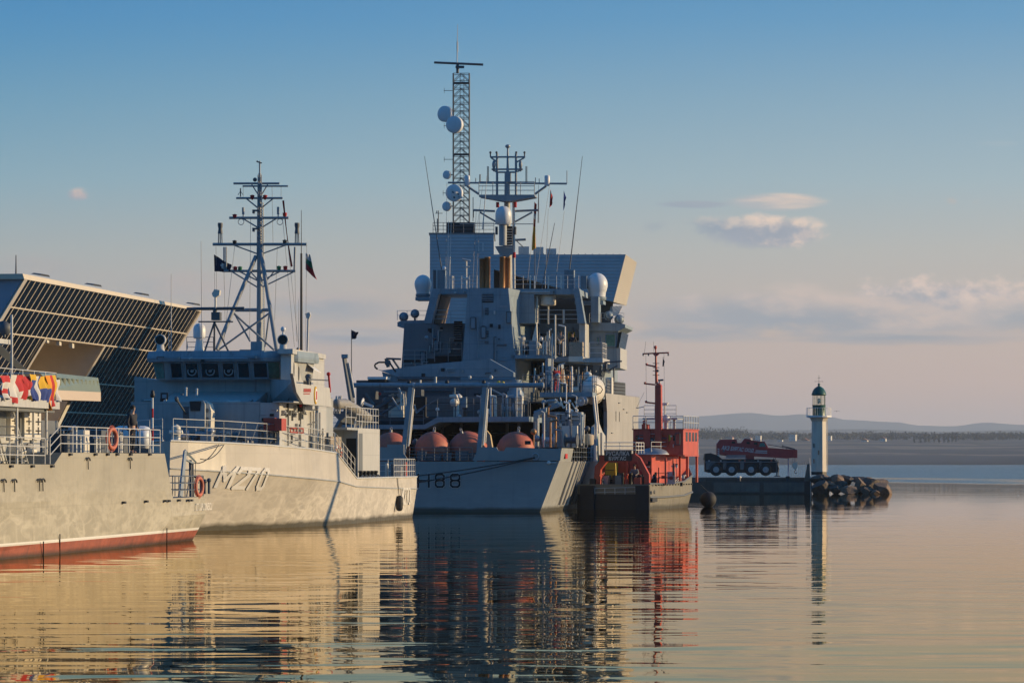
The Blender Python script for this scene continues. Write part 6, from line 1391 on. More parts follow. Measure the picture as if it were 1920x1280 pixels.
for i in range(60):                                     # lit pipes, hoses and stores on the starboard side decks
    zone = rr.choice([(1000,1110,735,22.5,30), (968,1060,665,38.5,43), (1000,1105,838,4,9), (980,1095,781,10,20), (820,985,781,8.4,9.2)])
    ly = rr.uniform(zone[3], zone[4]); px = rr.uniform(zone[0], zone[1]); a = S_.L(px, zone[2], ly); z0 = S_.L(px, zone[2], zone[3]).z; h_ = rr.uniform(.5, 2.2); g = MB()
    if rr.random() < .6: g.path([(a.x, ly, z0), (a.x, ly, z0+h_), (a.x+rr.uniform(-.5, .5), ly, z0+h_+.1)], rr.uniform(.03, .07), 6); nm_ = 'pipe_run'
    else: g.ell((a.x, ly, z0+h_*.6), rr.uniform(.12, .28), 10, 8); g.bar((a.x, ly, z0), (a.x, ly, z0+h_*.5), .04, 5); nm_ = 'deck_lamp'
    g.build(nm_, M[rr.choice(['cream', 'steel', 'rail', 'white', 'navy_dark', 'brown'])], ss)
# ================================================================ red tug
T = Fr(6.57, 260.2, 14)
tug_hull = hull_mat('tug_hull', (.19, .17, .125), ripple_light=.15, plate=1.6)
tg_ = T.root('tug', 'red harbour tug with a yellow locker under its stern arch, beside the survey ship', 'tug')
TS = [(0,2.35,2.4,1.65),(4,2.5,2.6,1.62),(10,2.5,2.65,1.75),(13,2.3,2.6,2.15),(15.5,1.5,1.9,2.6),(17,.15,.3,2.85)]
h = MB(); h.loft([(y, [(a*.9,-.8),(a,0),(b,z*.5),(b,z)]) for y, a, b, z in TS], mtop=1); hull = h.build('hull', [tug_hull, M['deck']], tg_, recalc=True)
q = MB()
for (y0, a0, b0, z0), (y1, a1, b1, z1) in zip(TS, TS[1:]): q.bar((b0,y0,z0+.02), (b1,y1,z1+.02), .07, 6); q.bar((b0+.03,y0,z0*.48), (b1+.03,y1,z1*.48), .07, 6)
q.build('rubbing_strake', M['grey_dark'], hull)
q = MB(); q.box(-2.38, 2.38, -.06, -.005, -.3, 1.0); q.build('stern_plate', M['black'], hull)
for x0, x1 in ((1087,1113),(1191,1217)):
    q = MB(); T.box(q, x0, 910, x1, 956, -.35, .3); q.build('stern_fender', M['rubber'], hull)
q = MB(); q.rail([T.L(1115,931,-.03), T.L(1191,929,-.03)], .55, 2, .7, .025); q.build('stern_railing', M['rail'], tg_)
a = T.S(1227,937,2.6); q = MB(); q.box(2.55, 2.62, a.y-.7, a.y+.9, a.z-.12, a.z+.15); q.build('hull_slot', M['black'], hull)
q = MB(); q.ell((2.63, T.S(1226,922,2.6).y, T.S(1226,922,2.6).z), (.03,.25,.13), 10, 6); q.build('freeing_port', M['black'], hull)
for py in range(14): q = MB(); y = 1.+py*.9; q.box(2.6, 2.7, y-.1, y+.1, 1.55, 1.64); q.build('cleat_lug', M['black'], hull)
# arch with the name board
TA = [(1113,914),(1115,874),(1131,856),(1140,850),(1190,850),(1200,858),(1217,890),(1217,914),(1208,914),(1208,894),(1194,866),(1186,861),(1146,861),(1137,866),(1126,880),(1125,914)]
q = MB(); T.poly(q, TA, .6, .45); arch = q.build('stern_arch', M['red'], tg_)
q = MB(); T.box(q, 1133, 844, 1184, 864, .5, .08); nbd = q.build('name_board', M['black'], arch)
def nb_(x0, x1, y0, y1): return lambda u, v: (lambda p: Vector((p.x, .485, p.z)))(T.L(x0+(x1-x0)*u, y1-(y1-y0)*v, .485))
lettering('РУСАЛКА', nb_(1136,1180,845.5,854), 'name_lettering', M['white'], nbd, .012)
lettering('БУРГАС', nb_(1141.5,1174,855.5,862.5), 'port_lettering', M['white'], nbd, .012)
q = MB(); q.rail([T.L(1133,850,.7), T.L(1192,850,.7), T.L(1192,850,.7)+Vector((0,2.5,0))], .72, 3, .9, .03); q.build('arch_railing', M['white'], tg_)
q = MB(); T.box(q, 1135, 867, 1155, 913, 3., 1.0); yl = q.build('yellow_locker', M['yellow'], tg_)
for py in (881, 896): g = MB(); T.line(g, (1135,py), (1155,py), 2.98, .02); g.build('locker_seam', M['black'], yl)
g = MB(); T.line(g, (1155,914), (1153,868), 2.5, .07, n=8); g.build('locker_pipe', M['yellow'], yl)
# deckhouses
q = MB(); y0, y1 = 3.6, 10.2; z1 = T.L(0,853,y0).z; q.box(-1.75, 1.8, y0, y1, 1.65, z1); dh = q.build('deckhouse', M['red'], tg_)
q = MB(); zz = T.L(0,808,5.5).z; a, b = T.L(1187,808,5.5), T.L(1281,808,5.5); q.box(a.x, b.x, 5.5, 10.6, z1, zz); wh = q.build('wheelhouse', M['red'], tg_)
q = MB(); q.box(a.x-.06, b.x+.06, 5.44, 10.7, zz, zz+.07); q.build('wheelhouse_roof', M['red_box'], wh)
q = MB(); T.box(q, 1206, 808, 1219, 838, 5.3, .25); q.build('mast_trunk', M['red'], wh)
for y in (6.6, 7.7, 8.8, 9.8): g = MB(); g.box(b.x, b.x+.02, y-.3, y+.3, zz-.75, zz-.15); g.build('window', M['glass'], wh)
for px in (1192, 1236, 1262): g = MB(); T.box(g, px, 816, px+8, 826, 5.49, .03); g.build('window', M['glass'], wh) if px != 1236 else None
g = MB(); T.poly(g, [(1250,815),(1258,815),(1258,823),(1254,828),(1250,823)], 5.47, .05); g.build('crest', M['yellow'], wh)
for x0, y0_, x1, y1_ in ((1251,884,1266,907),(1182,885,1196,900)):
    g = MB(); T.box(g, x0, y0_, x1, y1_, 3.57, .05); d = g.build('door', mat('pinkish_white_door', (.55,.45,.45), .5, var=.15), dh)
    k = MB(); c_ = T.L((x0+x1)/2, (y0_+y1_)/2, 3.55); k.lathe((c_.x,3.55,c_.z), [(.13,0),(.1,.03)], 12, (0,-1,0)); k.build('door_port', M['red_box'], d)
g = MB(); g.ell(T.L(1227,900,3.5), (.18,.08,.42), 16, 10); g.build('tyre_fender', M['rubber'], dh)
g = MB(); T.box(g, 1173, 853, 1178, 909, 3.45, .15); T.box(g, 1246, 858, 1249, 909, 3.45, .15); g.build('corner_post', M['red'], dh)
# side gallery forward (right)
q = MB(); q.box(1.8, 2.6, 8.3, 15.5, z1-.08, z1); q.build('gallery_deck', M['red'], tg_)
for y in (9.5, 12, 15.2): q = MB(); q.bar((2.5,y,1.7), (2.5,y,z1-.08), .09, 6); q.build('gallery_post', M['red'], tg_)
q = MB(); q.box(-1.6, 1.8, 10.3, 15.2, 1.8, z1); q.build('forward_house', M['red'], tg_)
q = MB(); q.rail([(1.75,3.7,z1),(2.55,6.,z1),(2.55,15.4,z1)], .85, 3, 1.1, .028); q.build('gallery_railing', M['rail'], tg_)
q = MB(); q.rail([(a.x,5.5,zz+.07),(b.x,5.5,zz+.07),(b.x,10.6,zz+.07)], .85, 2, .8, .03); q.build('roof_railing', M['rail'], tg_)
q = MB(); q.rail([T.L(1208,783,7), T.L(1268,783,7)], .82, 3, .8, .026); q.build('upper_railing', M['rail'], tg_)
q = MB(); T.box(q, 1205, 783, 1270, 786, 6.5, 2.2); T.box(q, 1208, 786, 1212, 808, 7, .15); T.box(q, 1262, 786, 1266, 808, 7, .15); q.build('monitor_platform', M['rail'], tg_)
q = MB(); a_ = T.L(1249,800,6.6); q.lathe((a_.x,6.6,a_.z-.2), [(.14,0),(.14,.5),(.24,.55),(.24,.85),(.12,1.0),(.02,1.02)], 14); q.build('fire_monitor', M['white'], tg_)
q = MB(); T.box(q, 1203, 795, 1215, 808, 5.8, .6); T.line(q, (1209,795), (1209,788), 6, .14, n=8); q.build('search_lamp', M['red'], tg_)
q = MB(); T.poly(q, [(1240,755),(1252,755),(1250,759),(1242,759)], 6.5, .4); T.line(q, (1246,759), (1246,783), 6.7, .05); q.build('radar_bowl', M['white'], tg_)
# boat on the deckhouse roof
bt = T.root('dinghy', 'upturned grey dinghy lying on the deckhouse of the red tug', 'dinghy')
c_ = T.L(1223,852,4.2); q = MB(); q.ell((c_.x,4.4,c_.z), (T.m(30,4.2),.75,.46), 24, 8, a0=0); q.build('boat_hull', M['steel'], bt)
q = MB(); q.torus((c_.x,4.4,c_.z+.03), 1, .03, (0,0,1), 24, 5); q.v = [((x-c_.x)*T.m(30,4.2)+c_.x, (y-4.4)*.75+4.4, z) for x, y, z in q.v]; q.build('gunwale', M['white'], bt)
bt.location = T.W((0,0,0))
boat.location = Q.W((0,0,0))
# life raft on the gallery
rt = MB(); c2 = T.S(1301,845,2.3); rt.lathe((2.2,c2.y,c2.z), [(.02,-.55),(.2,-.5),(.3,-.38),(.3,.38),(.2,.5),(.02,.55)], 16, (.3,1,0)); r0 = rt.build('life_raft_canister', M['white'], tg_)
for d_ in (-.3,-.1,.1,.3): g = MB(); g.torus((2.2+d_*.29,c2.y+d_*.96,c2.z), .305, .018, (.3,1,0), 18, 5); g.build('strap', M['rope'], r0)
g = MB(); g.lathe((2.3,c2.y-1.2,c2.z), [(.05,-.2),(.3,-.18),(.1,-.1),(.1,.1),(.3,.18),(.05,.2)], 14, (1,0,0)); g.build('hose_reel', M['rail'], tg_)
# mast
q = MB(); T.poly(q, [(1228,838),(1228,722),(1235,718),(1239,722),(1240,838)], 5.2, .45); ms_ = q.build('mast', M['red'], tg_)
q = MB(); T.line(q, (1231,720), (1229.5,660), 5.4, .1, n=8, r2=.06); T.line(q, (1229.5,660), (1229,648), 5.4, .04); q.lathe(T.L(1229,652,5.4), [(.05,-.1),(.1,0),(.1,.1),(.05,.15)], 8); q.build('topmast', M['red'], ms_)
q = MB(); T.line(q, (1206,663), (1254,661), 5.4, .05); T.poly(q, [(1222,661),(1238,661),(1232,667),(1227,667)], 5.3, .12); y_ = q.build('yard', M['red'], ms_)
for px in (1206, 1216, 1253): g = MB(); T.line(g, (px,662), (px,667), 5.4, .05); g.build('yard_lamp', M['mast_dark'], y_)
for (x0,y0),(x1,y1) in (((1229,687),(1213,684)),((1228,721),(1210,719)),((1228,756),(1212,754))):
    g = MB(); T.line(g, (x0,y0), (x1,y1), 5.4, .055); T.line(g, (x1,y1+1), (x1-1,y1-3), 5.4, .08); g.build('lamp_bracket', M['red'], ms_)
for py in (681,689,695,703): g = MB(); T.line(g, (1224,py), (1236,py), 5.4, .022); g.build('rung', M['mast_dark'], ms_)
for px, py, m_ in ((1233,695,'mast_dark'),(1237,717,'white'),(1237,725,'f_red'),(1237,730,'f_red')): g = MB(); T.ball(g, px, py, 2.6, 5.4); g.build('mast_lamp', M[m_], ms_)
g = MB(); T.line(g, (1234,713), (1244,712), 5.3, .06); g.build('radar_scanner', M['mast_dark'], ms_)
g = MB()
for a0, b0 in (((1211,663),(1212,752)),((1245,663),(1246,783)),((1211,640),(1208,663)),((1225,640),(1226,660)),((1208,735),(1193,765))): T.wire(g, a0, b0, 5.4, None, .01)
g.build('stay_wire', M['wire'], ms_)
flag(T, 'flag', 'small dark furled flag on the halyard of the red tug mast', [(1243,668),(1245,676),(1246,686),(1242,687)], 5.4, ['f_navy'], lambda u, v: 0, .2, nu=4, nv=8)
q = MB(); T.line(q, (1193,765), (1208,762), 6, .03); q.build('antenna', M['rail'], tg_)
# ball fender
mb = MB(); c_ = T.S(1328,936,3.1); mb.ell(c_, .56, 24, 14); mb.bar(c_+Vector((0,0,.5)), c_+Vector((-.5,-.2,1.0)), .03, 5); mb.lathe(c_+Vector((-.5,0,0)), [(.12,-.08),(.12,.08)], 10, (1,0,0))
one(mb, 'ball_fender', M['rubber'], T, 'big black ball fender hanging at the bow of the red tug', 'fender')
q = MB(); c_ = T.S(1306,820,2.9)
person(T.W((2.1,11.9,z1)), R(100), 'deckhand in dark jacket leaning on the upper rail of the red tug', 'dark_cloth', 'dark_cloth', .35, 'up')
c3 = T.L(1190,914,2.6); person(T.W((c3.x,2.6,1.66)), R(-10), 'crewman in grey sitting on the tug deck in front of the pale door', 'grey_cloth', 'dark_cloth', .1, 'up', seated=True)
c3 = T.L(1201,914,2.9); person(T.W((c3.x,2.9,1.66)), R(15), 'crewman in red jacket sitting on the tug deck right of his mate in grey', 'red_cloth', 'dark_cloth', .2, 'up', seated=True)
mb = MB()
q = MB(); pts = [T.S(1262,905,2.3), T.S(1275,893,2.3), T.S(1288,890,2.3), T.S(1290,905,2.3)]; q.path(pts, .03, 6); q.path([p+Vector((0,.8,0)) for p in pts], .03, 6); q.build('side_ladder_rail', M['rail'], tg_)

fittings(T, dh, 1180, 858, 1280, 905, 3.6, 26, 41, ('red', 'red_box', 'mast_dark', 'rail')); fittings(T, wh, 1190, 812, 1278, 838, 5.5, 18, 42, ('red', 'red_box', 'mast_dark', 'rail')); fittings(T, arch, 1118, 868, 1124, 910, .6, 3, 43, ('red_box', 'mast_dark', 'rail', 'red'))
rr = random.Random(9)
for i in range(22):
    y = rr.uniform(.6, 3.2); x = rr.uniform(-1.9, 1.9); g = MB(); h_ = rr.uniform(.25, .8)
    if rr.random() < .5: g.box(x-.2, x+.2, y-.15, y+.15, 1.64, 1.64+h_); g.build('deck_locker', M[rr.choice(['black', 'red_box', 'grey_dark', 'steel'])], tg_)
    else: g.lathe((x, y, 1.64), [(.12,0),(.1,h_*.8),(.16,h_*.85),(.14,h_)], 10); g.build('bollard', M[rr.choice(['black', 'red', 'mast_dark'])], tg_)
# ================================================================ mole, crane truck, lighthouse
W_ = WORLD; PY = 391.
Lw = lambda x, y, Yd: W_.L(x, y, Yd)
zt = Lw(0,895,PY).z
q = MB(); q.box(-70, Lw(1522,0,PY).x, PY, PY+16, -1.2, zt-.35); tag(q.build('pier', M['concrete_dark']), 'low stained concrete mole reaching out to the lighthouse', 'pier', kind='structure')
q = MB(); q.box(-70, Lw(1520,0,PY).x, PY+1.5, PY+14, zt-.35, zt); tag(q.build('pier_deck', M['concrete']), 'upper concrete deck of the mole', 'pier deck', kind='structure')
q = MB(); q.box(-90, -26.0, 150, PY-.01, -1.2, 1.5); tag(q.build('quay', M['quay']), 'paved quay beside the left-hand warships', 'quay', kind='structure')
for x0, x1 in ((1338,1424),(1432,1508)):
    q = MB(); q.box(Lw(x0,0,PY).x, Lw(x1,0,PY).x, PY-.06, PY-.002, .15, zt-.45); one(q, 'pier_panel', M['concrete'], W_, 'pale recessed concrete panel on the mole face, '+('left one under the crane' if x0 < 1400 else 'right one nearer the lighthouse'), 'panel')
# stone-edge timber, bollards, ramp, fence
q = MB(); q.box(Lw(1325,0,PY).x, Lw(1515,0,PY).x, PY+1.1, PY+1.45, zt-.35, zt-.12); one(q, 'kerb', M['concrete_dark'], W_, 'dark kerb along the mole edge below the crane truck', 'kerb')
for px, lb in ((1386,'short white-topped bollard on the mole below the crane wheels'),(1477,'dark bollard on the mole edge below the crane boom tip')):
    t = thing('bollard', lb, 'bollard', (Lw(px,0,PY+.8).x, PY+.7, zt-.35)); g = MB(); g.lathe((0,0,0), [(.2,0),(.16,.06),(.14,.3)], 12); g.build('post', M['black'], t)
    g = MB(); g.lathe((0,0,.3), [(.14,0),(.22,.04),(.22,.14),(.1,.2)], 12); g.build('cap', M['white' if px < 1400 else 'black'], t)
mb = MB(); a = Lw(1509,905,PY+.6); mb.prism([Lw(1508,905,PY+.6), Lw(1520,905,PY+.6), Lw(1519,868,PY+.6), Lw(1514,870,PY+.6)], (0,.5,0)); one(mb, 'concrete_buttress', M['concrete'], W_, 'tapering pale slab standing left of the lighthouse foot', 'slab')
mb = MB(); mb.bar(Lw(1520.5,928,PY-.1), Lw(1518,858,PY-.1), .035, 6); one(mb, 'mooring_pole', M['rail'], W_, 'thin pale pole at the end of the mole beside the lighthouse', 'pole')
fn = thing('fence', 'thin see-through wire fence on the mole left of the lighthouse', 'fence', (Lw(1490,0,PY+10).x, PY+10, zt)); fw = Lw(1518,0,PY+10).x-Lw(1480,0,PY+10).x
for i in range(10): g = MB(); x = -.5+fw*i/9; g.bar((x,0,0), (x,0,1.5), .018, 5); g.build('fence_post', M['steel'], fn)
g = MB()
for k in range(4): g.bar((-.5,0,.2+.42*k), (fw-.5,0,.2+.42*k), .008, 4)
g.build('fence_wire', M['steel'], fn)
# boulders
def boulder(px, py, wpx, hpx, Yd, label, m_):
    rr = random.Random(int(px*7+py)); wd, hh = wpx*1.25/F*Yd, hpx*.98/F*Yd; c_ = Lw(px, py, Yd)
    import bmesh
    bm = bmesh.new(); bmesh.ops.create_icosphere(bm, subdivisions=4, radius=.5)
    planes = [Vector((rr.uniform(-1,1), rr.uniform(-1,.3), rr.uniform(-.6,1))).normalized() for _ in range(11)]; planes = [(p, rr.uniform(.24, .40)) for p in planes]
    for v in bm.verts:
        for p in planes:
            d = v.co.dot(p[0])-p[1]
            if d > 0: v.co -= p[0]*d
        v.co += Vector((rr.gauss(0,.004), rr.gauss(0,.004), rr.gauss(0,.004)))
    me = bpy.data.meshes.new('boulder'); 
    for v in bm.verts: v.co = Vector((v.co.x*wd*1.25, v.co.y*wd*1.1, v.co.z*hh*1.3))
    bm.to_mesh(me); bm.free(); me.materials.append(m_)
    o = bpy.data.objects.new('boulder', me); C.objects.link(o); o.location = (c_.x, Yd, c_.z); o.rotation_euler = (0, rr.uniform(-.3,.3), rr.uniform(-.5,.5)); tag(o, label, 'boulder', 'boulders at the tip of the mole')
rock_d = mat('dark_wet_rock', (.085,.062,.045), .75, var=.55, scale=2.6, bump=1., streak=.5); rock_b = mat('brown_rock', (.19,.13,.09), .85, var=.5, scale=2.6, bump=1., streak=.5)
BD = [(1541,914,27,30,388.5,'large upright dark boulder nearest the end of the mole face',rock_d),(1570,899,18,20,390,'rounded brown boulder sitting high right of the lighthouse foot',rock_b),(1592,900,15,15,391,'rounded boulder between the high brown one and the flat slab',rock_d),
      (1545,894,26,12,391,'flat boulder directly under the lighthouse foot',rock_b),(1592,918,26,20,388,'pointed brown boulder low at the waterline in the pile centre',rock_b),(1612,908,22,26,389,'tall split boulder with a sunlit edge right of the pile centre',rock_b),
      (1612,899,34,10,393,'long flat slab lying along the back of the pile',rock_d),(1632,908,30,24,390,'dark sloping boulder left of the outermost one',rock_d),(1655,917,28,24,388.5,'outermost wedge-shaped boulder at the tip of the mole',rock_b),
      (1567,918,24,16,388.3,'low dark boulder at the waterline right of the large upright one',rock_d),(1530,898,22,14,390.5,'small dark boulder left under the lighthouse',rock_d),(1622,921,24,14,388,'wet low boulder at the waterline before the dark sloping one',rock_d),(1648,906,26,14,391.5,'flat brown boulder behind the outermost wedge',rock_b),(1578,908,20,18,389.5,'mid-sized boulder below the rounded brown one',rock_d)]
for bdl in BD: boulder(*bdl)
# ---- lighthouse
LY = 394.; lx0 = Lw(1535.5,0,LY).x; zb = Lw(0,890,LY).z
lh = thing('lighthouse', 'small white lighthouse with green lantern and railed gallery on the rocks', 'lighthouse', (lx0, LY, zb)); zz_ = lambda py: Lw(0,py,LY).z-zb; mpx = LY/F
def octo(prof, n=8, off=0): g = MB(); g.lathe((0,0,0), prof, n, sm=False); return g
r = 15.*mpx; g = octo([(r*1.02,zz_(890)),(r*1.02,zz_(884))]); g.build('base_band', M['black'], lh)
g = octo([(r,zz_(884)),(r*.96,zz_(800)),(r*.96,zz_(790)),(r*1.2,zz_(783))]); twr = g.build('tower', mat('lighthouse_white', (.60,.53,.43), .6, var=.1, scale=1.2, streak=.5, dirt=(.34,.22,.14), bump=.15), lh)
for px, py in ((1525,835),(1534,848),(1525,864)): 
    c_ = Lw(px,py,LY); k = MB(); k.box(c_.x-lx0-.05, c_.x-lx0+.05, -r*.955, -r*.9, c_.z-zb-.22, c_.z-zb+.22); k.build('window_slit', M['black'] if py == 835 else mat('rust_patch', (.3,.13,.06), .8), twr)
k = MB(); k.box(-.28, .28, -r*.99, -r*.9, zz_(884), zz_(884)+.02+1.2) if 0 else None
g = octo([(r*1.25,zz_(783)),(r*1.58,zz_(782)),(r*1.58,zz_(779)),(r*1.25,zz_(778.9))], 16); gal = g.build('gallery', M['white'], lh)
g = MB()
for i in range(32):
    a = 2*math.pi*i/32; x, y = r*1.53*math.cos(a), r*1.53*math.sin(a); g.bar((x,y,zz_(779)), (x,y,zz_(764.5)), .012, 4)
g.torus((0,0,zz_(764.5)), r*1.53, .022, (0,0,1), 32, 5); g.build('gallery_railing', M['white'], gal)
rl = 12.3*mpx
g = MB(); g.lathe((0,0,0), [(rl*1.03,zz_(779)),(rl,zz_(777)),(rl,zz_(760.5)),(rl*1.05,zz_(759))], 20); lan = g.build('lantern_base', M['green'], lh)
g = MB(); g.lathe((0,0,0), [(rl*.92,zz_(759)),(rl*.92,zz_(741))], 20)
lgm = bpy.data.materials.new('lantern_glass'); lgm.use_nodes = True; b_ = lgm.node_tree.nodes['Principled BSDF']; b_.inputs['Base Color'].default_value = (.9,.88,.75,1); b_.inputs['Roughness'].default_value = .05; b_.inputs['Transmission Weight'].default_value = .92; b_.inputs['IOR'].default_value = 1.05
g.build('lantern_glass', lgm, lan)
for i in range(10):
    a = 2*math.pi*i/10; k = MB(); k.bar((rl*.96*math.cos(a), rl*.96*math.sin(a), zz_(759)), (rl*.96*math.cos(a), rl*.96*math.sin(a), zz_(741)), .016, 5); k.build('glazing_bar', M['green'], lan)
g = MB(); g.lathe((0,0,zz_(757)), [(.08,0),(.14,.1),(.16,.28),(.14,.46),(.07,.55)], 14); g.build('lamp_lens', M['cream'], lan)
g = MB(); g.lathe((0,0,0), [(rl*.9,zz_(741.2)),(rl*1.16,zz_(740)),(rl*1.12,zz_(738.5)),(rl*.98,zz_(733)),(rl*.72,zz_(728)),(rl*.36,zz_(725)),(rl*.16,zz_(723.6)),(rl*.14,zz_(722)),(rl*.22,zz_(720.5)),(rl*.16,zz_(719)),(.01,zz_(718))], 22); dom = g.build('dome', M['green'], lh)
g = MB(); g.bar((0,0,zz_(719)), (0,0,zz_(703)), .018, 5); g.bar((-.38,0,zz_(715)), (.38,0,zz_(715)), .016, 5); g.bar((0,-.3,zz_(715)), (0,.3,zz_(715)), .016, 5); g.bar((-.14,0,zz_(709)), (.14,0,zz_(708)), .018, 5)
for x in (-.38,.38): g.ell((x,0,zz_(715)), .035, 6, 4)
g.build('weather_vane', M['mast_dark'], dom)
g = MB(); c_ = Vector((r*1.05,-.2,zz_(884))); g.bar((r*1.06,-.15,zz_(884)), (r*1.04,-.15,zz_(783)), .02, 5); g.bar((r*1.06,.15,zz_(884)), (r*1.04,.15,zz_(783)), .02, 5); g.build('ladder', M['cream'], lh)
# ---- crane truck
KY = 396.; kz = Lw(0,892.5,KY).z; ck = thing('crane_truck', 'parked red mobile crane on a dark four-axle carrier with its boom lowered on the mole', 'crane truck', (0,0,0)); kp = lambda x, y, dy=0: Lw(x, y, KY+dy)
q = MB(); W_.poly(q, [(1322,884),(1322,862),(1336,860),(1450,860.5),(1459,866),(1461,884),(1452,886),(1330,886)], KY+.25, 2.0); car = q.build('carrier', M['black'], ck)
q = MB(); W_.poly(q, [(1320,862),(1322,850),(1333,849),(1345,853),(1354,860),(1354,863)], KY+.2, 2.1); q.build('carrier_cab', M['black'], ck)
for x0, x1 in ((1324,1340),(1356,1362),(1388,1395),(1424,1428)):
    g = MB(); W_.box(g, x0, 864, x1, 880, KY+.12, .12); g.build('tool_locker', M['grey_dark'], car)
tyre_m = M['rubber']
for px in (1342.5, 1371.5, 1408, 1435.5):
    for dy in (.0, 1.95):
        c_ = kp(px, 880, dy+.25); g = MB(); g.lathe(c_, [(.3,-.22),(.5,-.22),(.62,-.15),(.62,.15),(.5,.22),(.3,.22)], 24, (0,1,0)); wl = g.build('wheel', tyre_m, ck)
        g = MB(); g.lathe(c_, [(.3,-.24),(.24,-.2),(.12,-.26),(.1,-.28),(.02,-.28)], 16, (0,1,0)); g.build('rim', M['steel'], wl)
    g = MB(); c_ = kp(px, 880, .15); g.path([c_+Vector((.72*math.cos(t),0,.72*math.sin(t))) for t in [math.pi*i/8 for i in range(9)]], .045, 5); g.build('mudguard', M['black'], car)
q = MB()
for px in (1456, 1459): W_.line(q, (px,862), (px,892), KY+.2, .06, n=6)
W_.line(q, (1452,892), (1463,892), KY+.2, .05); q.build('outrigger', M['mast_dark'], ck)
q = MB(); W_.line(q, (1450,858), (1458,872), KY+.15, .04); W_.line(q, (1454,858), (1461,880), KY+.15, .04); q.build('hose', M['mast_dark'], ck)
q = MB(); W_.poly(q, [(1344,832),(1350,824),(1381,823),(1382.5,830),(1390,830),(1396,822),(1405,822.5),(1410,825),(1434,828),(1440,838),(1410,856),(1362,854),(1346,852)], KY+.9, 1.3); up_ = q.build('crane_house', M['crane_red'], ck)
q = MB(); W_.poly(q, [(1344,852),(1344,834),(1351,826),(1368,826),(1364,852)], KY+.6, 1.7); q.build('counterweight', M['crane_red'], up_)
q = MB(); W_.poly(q, [(1420,840),(1423,829),(1434,828),(1438.5,838),(1438.5,841)], KY+.55, .5); cab = q.build('operator_cab', M['crane_red'], ck)
g = MB(); W_.poly(g, [(1423.5,837),(1425,830.5),(1433,830),(1436,837)], KY+.52, .03); g.build('window', M['glass_green'], cab)
q = MB(); W_.poly(q, [(1345,836),(1352,832),(1440,839),(1494,843),(1494,857),(1476,859),(1410,855),(1356,853)], KY+.7, .75); bm_ = q.build('boom', M['crane_red'], ck)
q = MB(); W_.box(q, 1362, 852.5, 1398, 857.5, KY+.66, .2); q.build('boom_plate', mat('pinkish_worn_panel', (.4,.25,.23), .6, var=.2), bm_)
q = MB(); W_.box(q, 1398, 850, 1414, 861, KY+.9, 1.); q.build('slew_turret', M['crane_red'], ck)
g = MB(); c_ = kp(1357,845,.66); g.lathe(c_, [(.24,-.02),(.24,.03),(.1,.05)], 20, (0,-1,0)); em = g.build('round_badge', M['white'], bm_)
g = MB(); g.lathe(c_, [(.12,.05),(.1,.07)], 16, (0,-1,0)); g.build('badge_centre', M['grey_dark'], em)
g = MB()
for i in range(4): W_.poly(g, [(1345.5,840+i*4),(1349,842+i*4),(1349,843.6+i*4),(1345.5,841.6+i*4)], KY+.57, .02)
g.build('hazard_stripe', M['white'], ck)
def ct(x0, x1, yl0, yl1, hpx): return lambda u, v: Lw(x0+(x1-x0)*u+2*v, yl0+(yl1-yl0)*u-hpx*v, KY+(.58 if x1 < 1368 else .68))
lettering('АКЗ', ct(1352.5,1366.5,842.6,844,8), 'boom_lettering', M['white'], bm_, .012)
lettering('БУРГАС', ct(1369.5,1393,844.4,846.6,8), 'boom_lettering', M['white'], bm_, .012)
lettering('ООД', ct(1395.5,1412,847.4,848.8,8), 'boom_lettering', M['white'], bm_, .012)
g = MB()
for row, (xa, xb) in enumerate(((1417,1438),(1415,1439))):
    x = xa
    while x < xb: W_.box(g, x, 843.5+row*3.4+(x-1415)*.04, x+1.3, 845.4+row*3.4+(x-1415)*.04, KY+.685, .01); x += 2.0
g.build('small_lettering', M['white'], bm_)
q = MB()
for a0, b0 in (((1440,833),(1462,837)),((1462,837),(1494,843)),((1468,834),(1468,841)),((1475,838),(1475,842)),((1482,839),(1482,843)),((1466,835),(1490,841)),((1470,838),(1486,840))): W_.line(q, a0, b0, KY+.9, .035)
q.build('boom_rigging', M['mast_dark'], bm_)
q = MB(); W_.box(q, 1488, 843, 1495, 858, KY+.6, .95); q.build('boom_head', M['crane_red'], bm_)
q = MB()
for px in (1486.5, 1489.5, 1492.5): W_.line(q, (px,858), (px,868), KY+1., .02)
q.build('hoist_rope', M['wire'], bm_)
hk = MB(); W_.poly(hk, [(1485,869),(1494,865),(1496,872),(1493,880),(1489,880),(1485,874)], KY+.85, .3); hko = hk.build('hook_block', M['cream'], ck)
g = MB(); c_ = kp(1492,884,1.); g.path([c_+Vector((.13*math.cos(t),0,.16*math.sin(t))) for t in [2.0,2.8,3.6,4.4,5.2,5.9]], .035, 6); g.bar(c_+Vector((-.03,0,.1)), c_+Vector((0,0,.28)), .03, 5); g.build('hook', M['black'], hko)
q = MB(); W_.line(q, (1478,859), (1478,893), KY+1., .05, n=6); one(q, 'blue_post', M['blue'], W_, 'thin blue post standing under the lowered crane boom', 'post')
ck.location = (0, 0, 0)
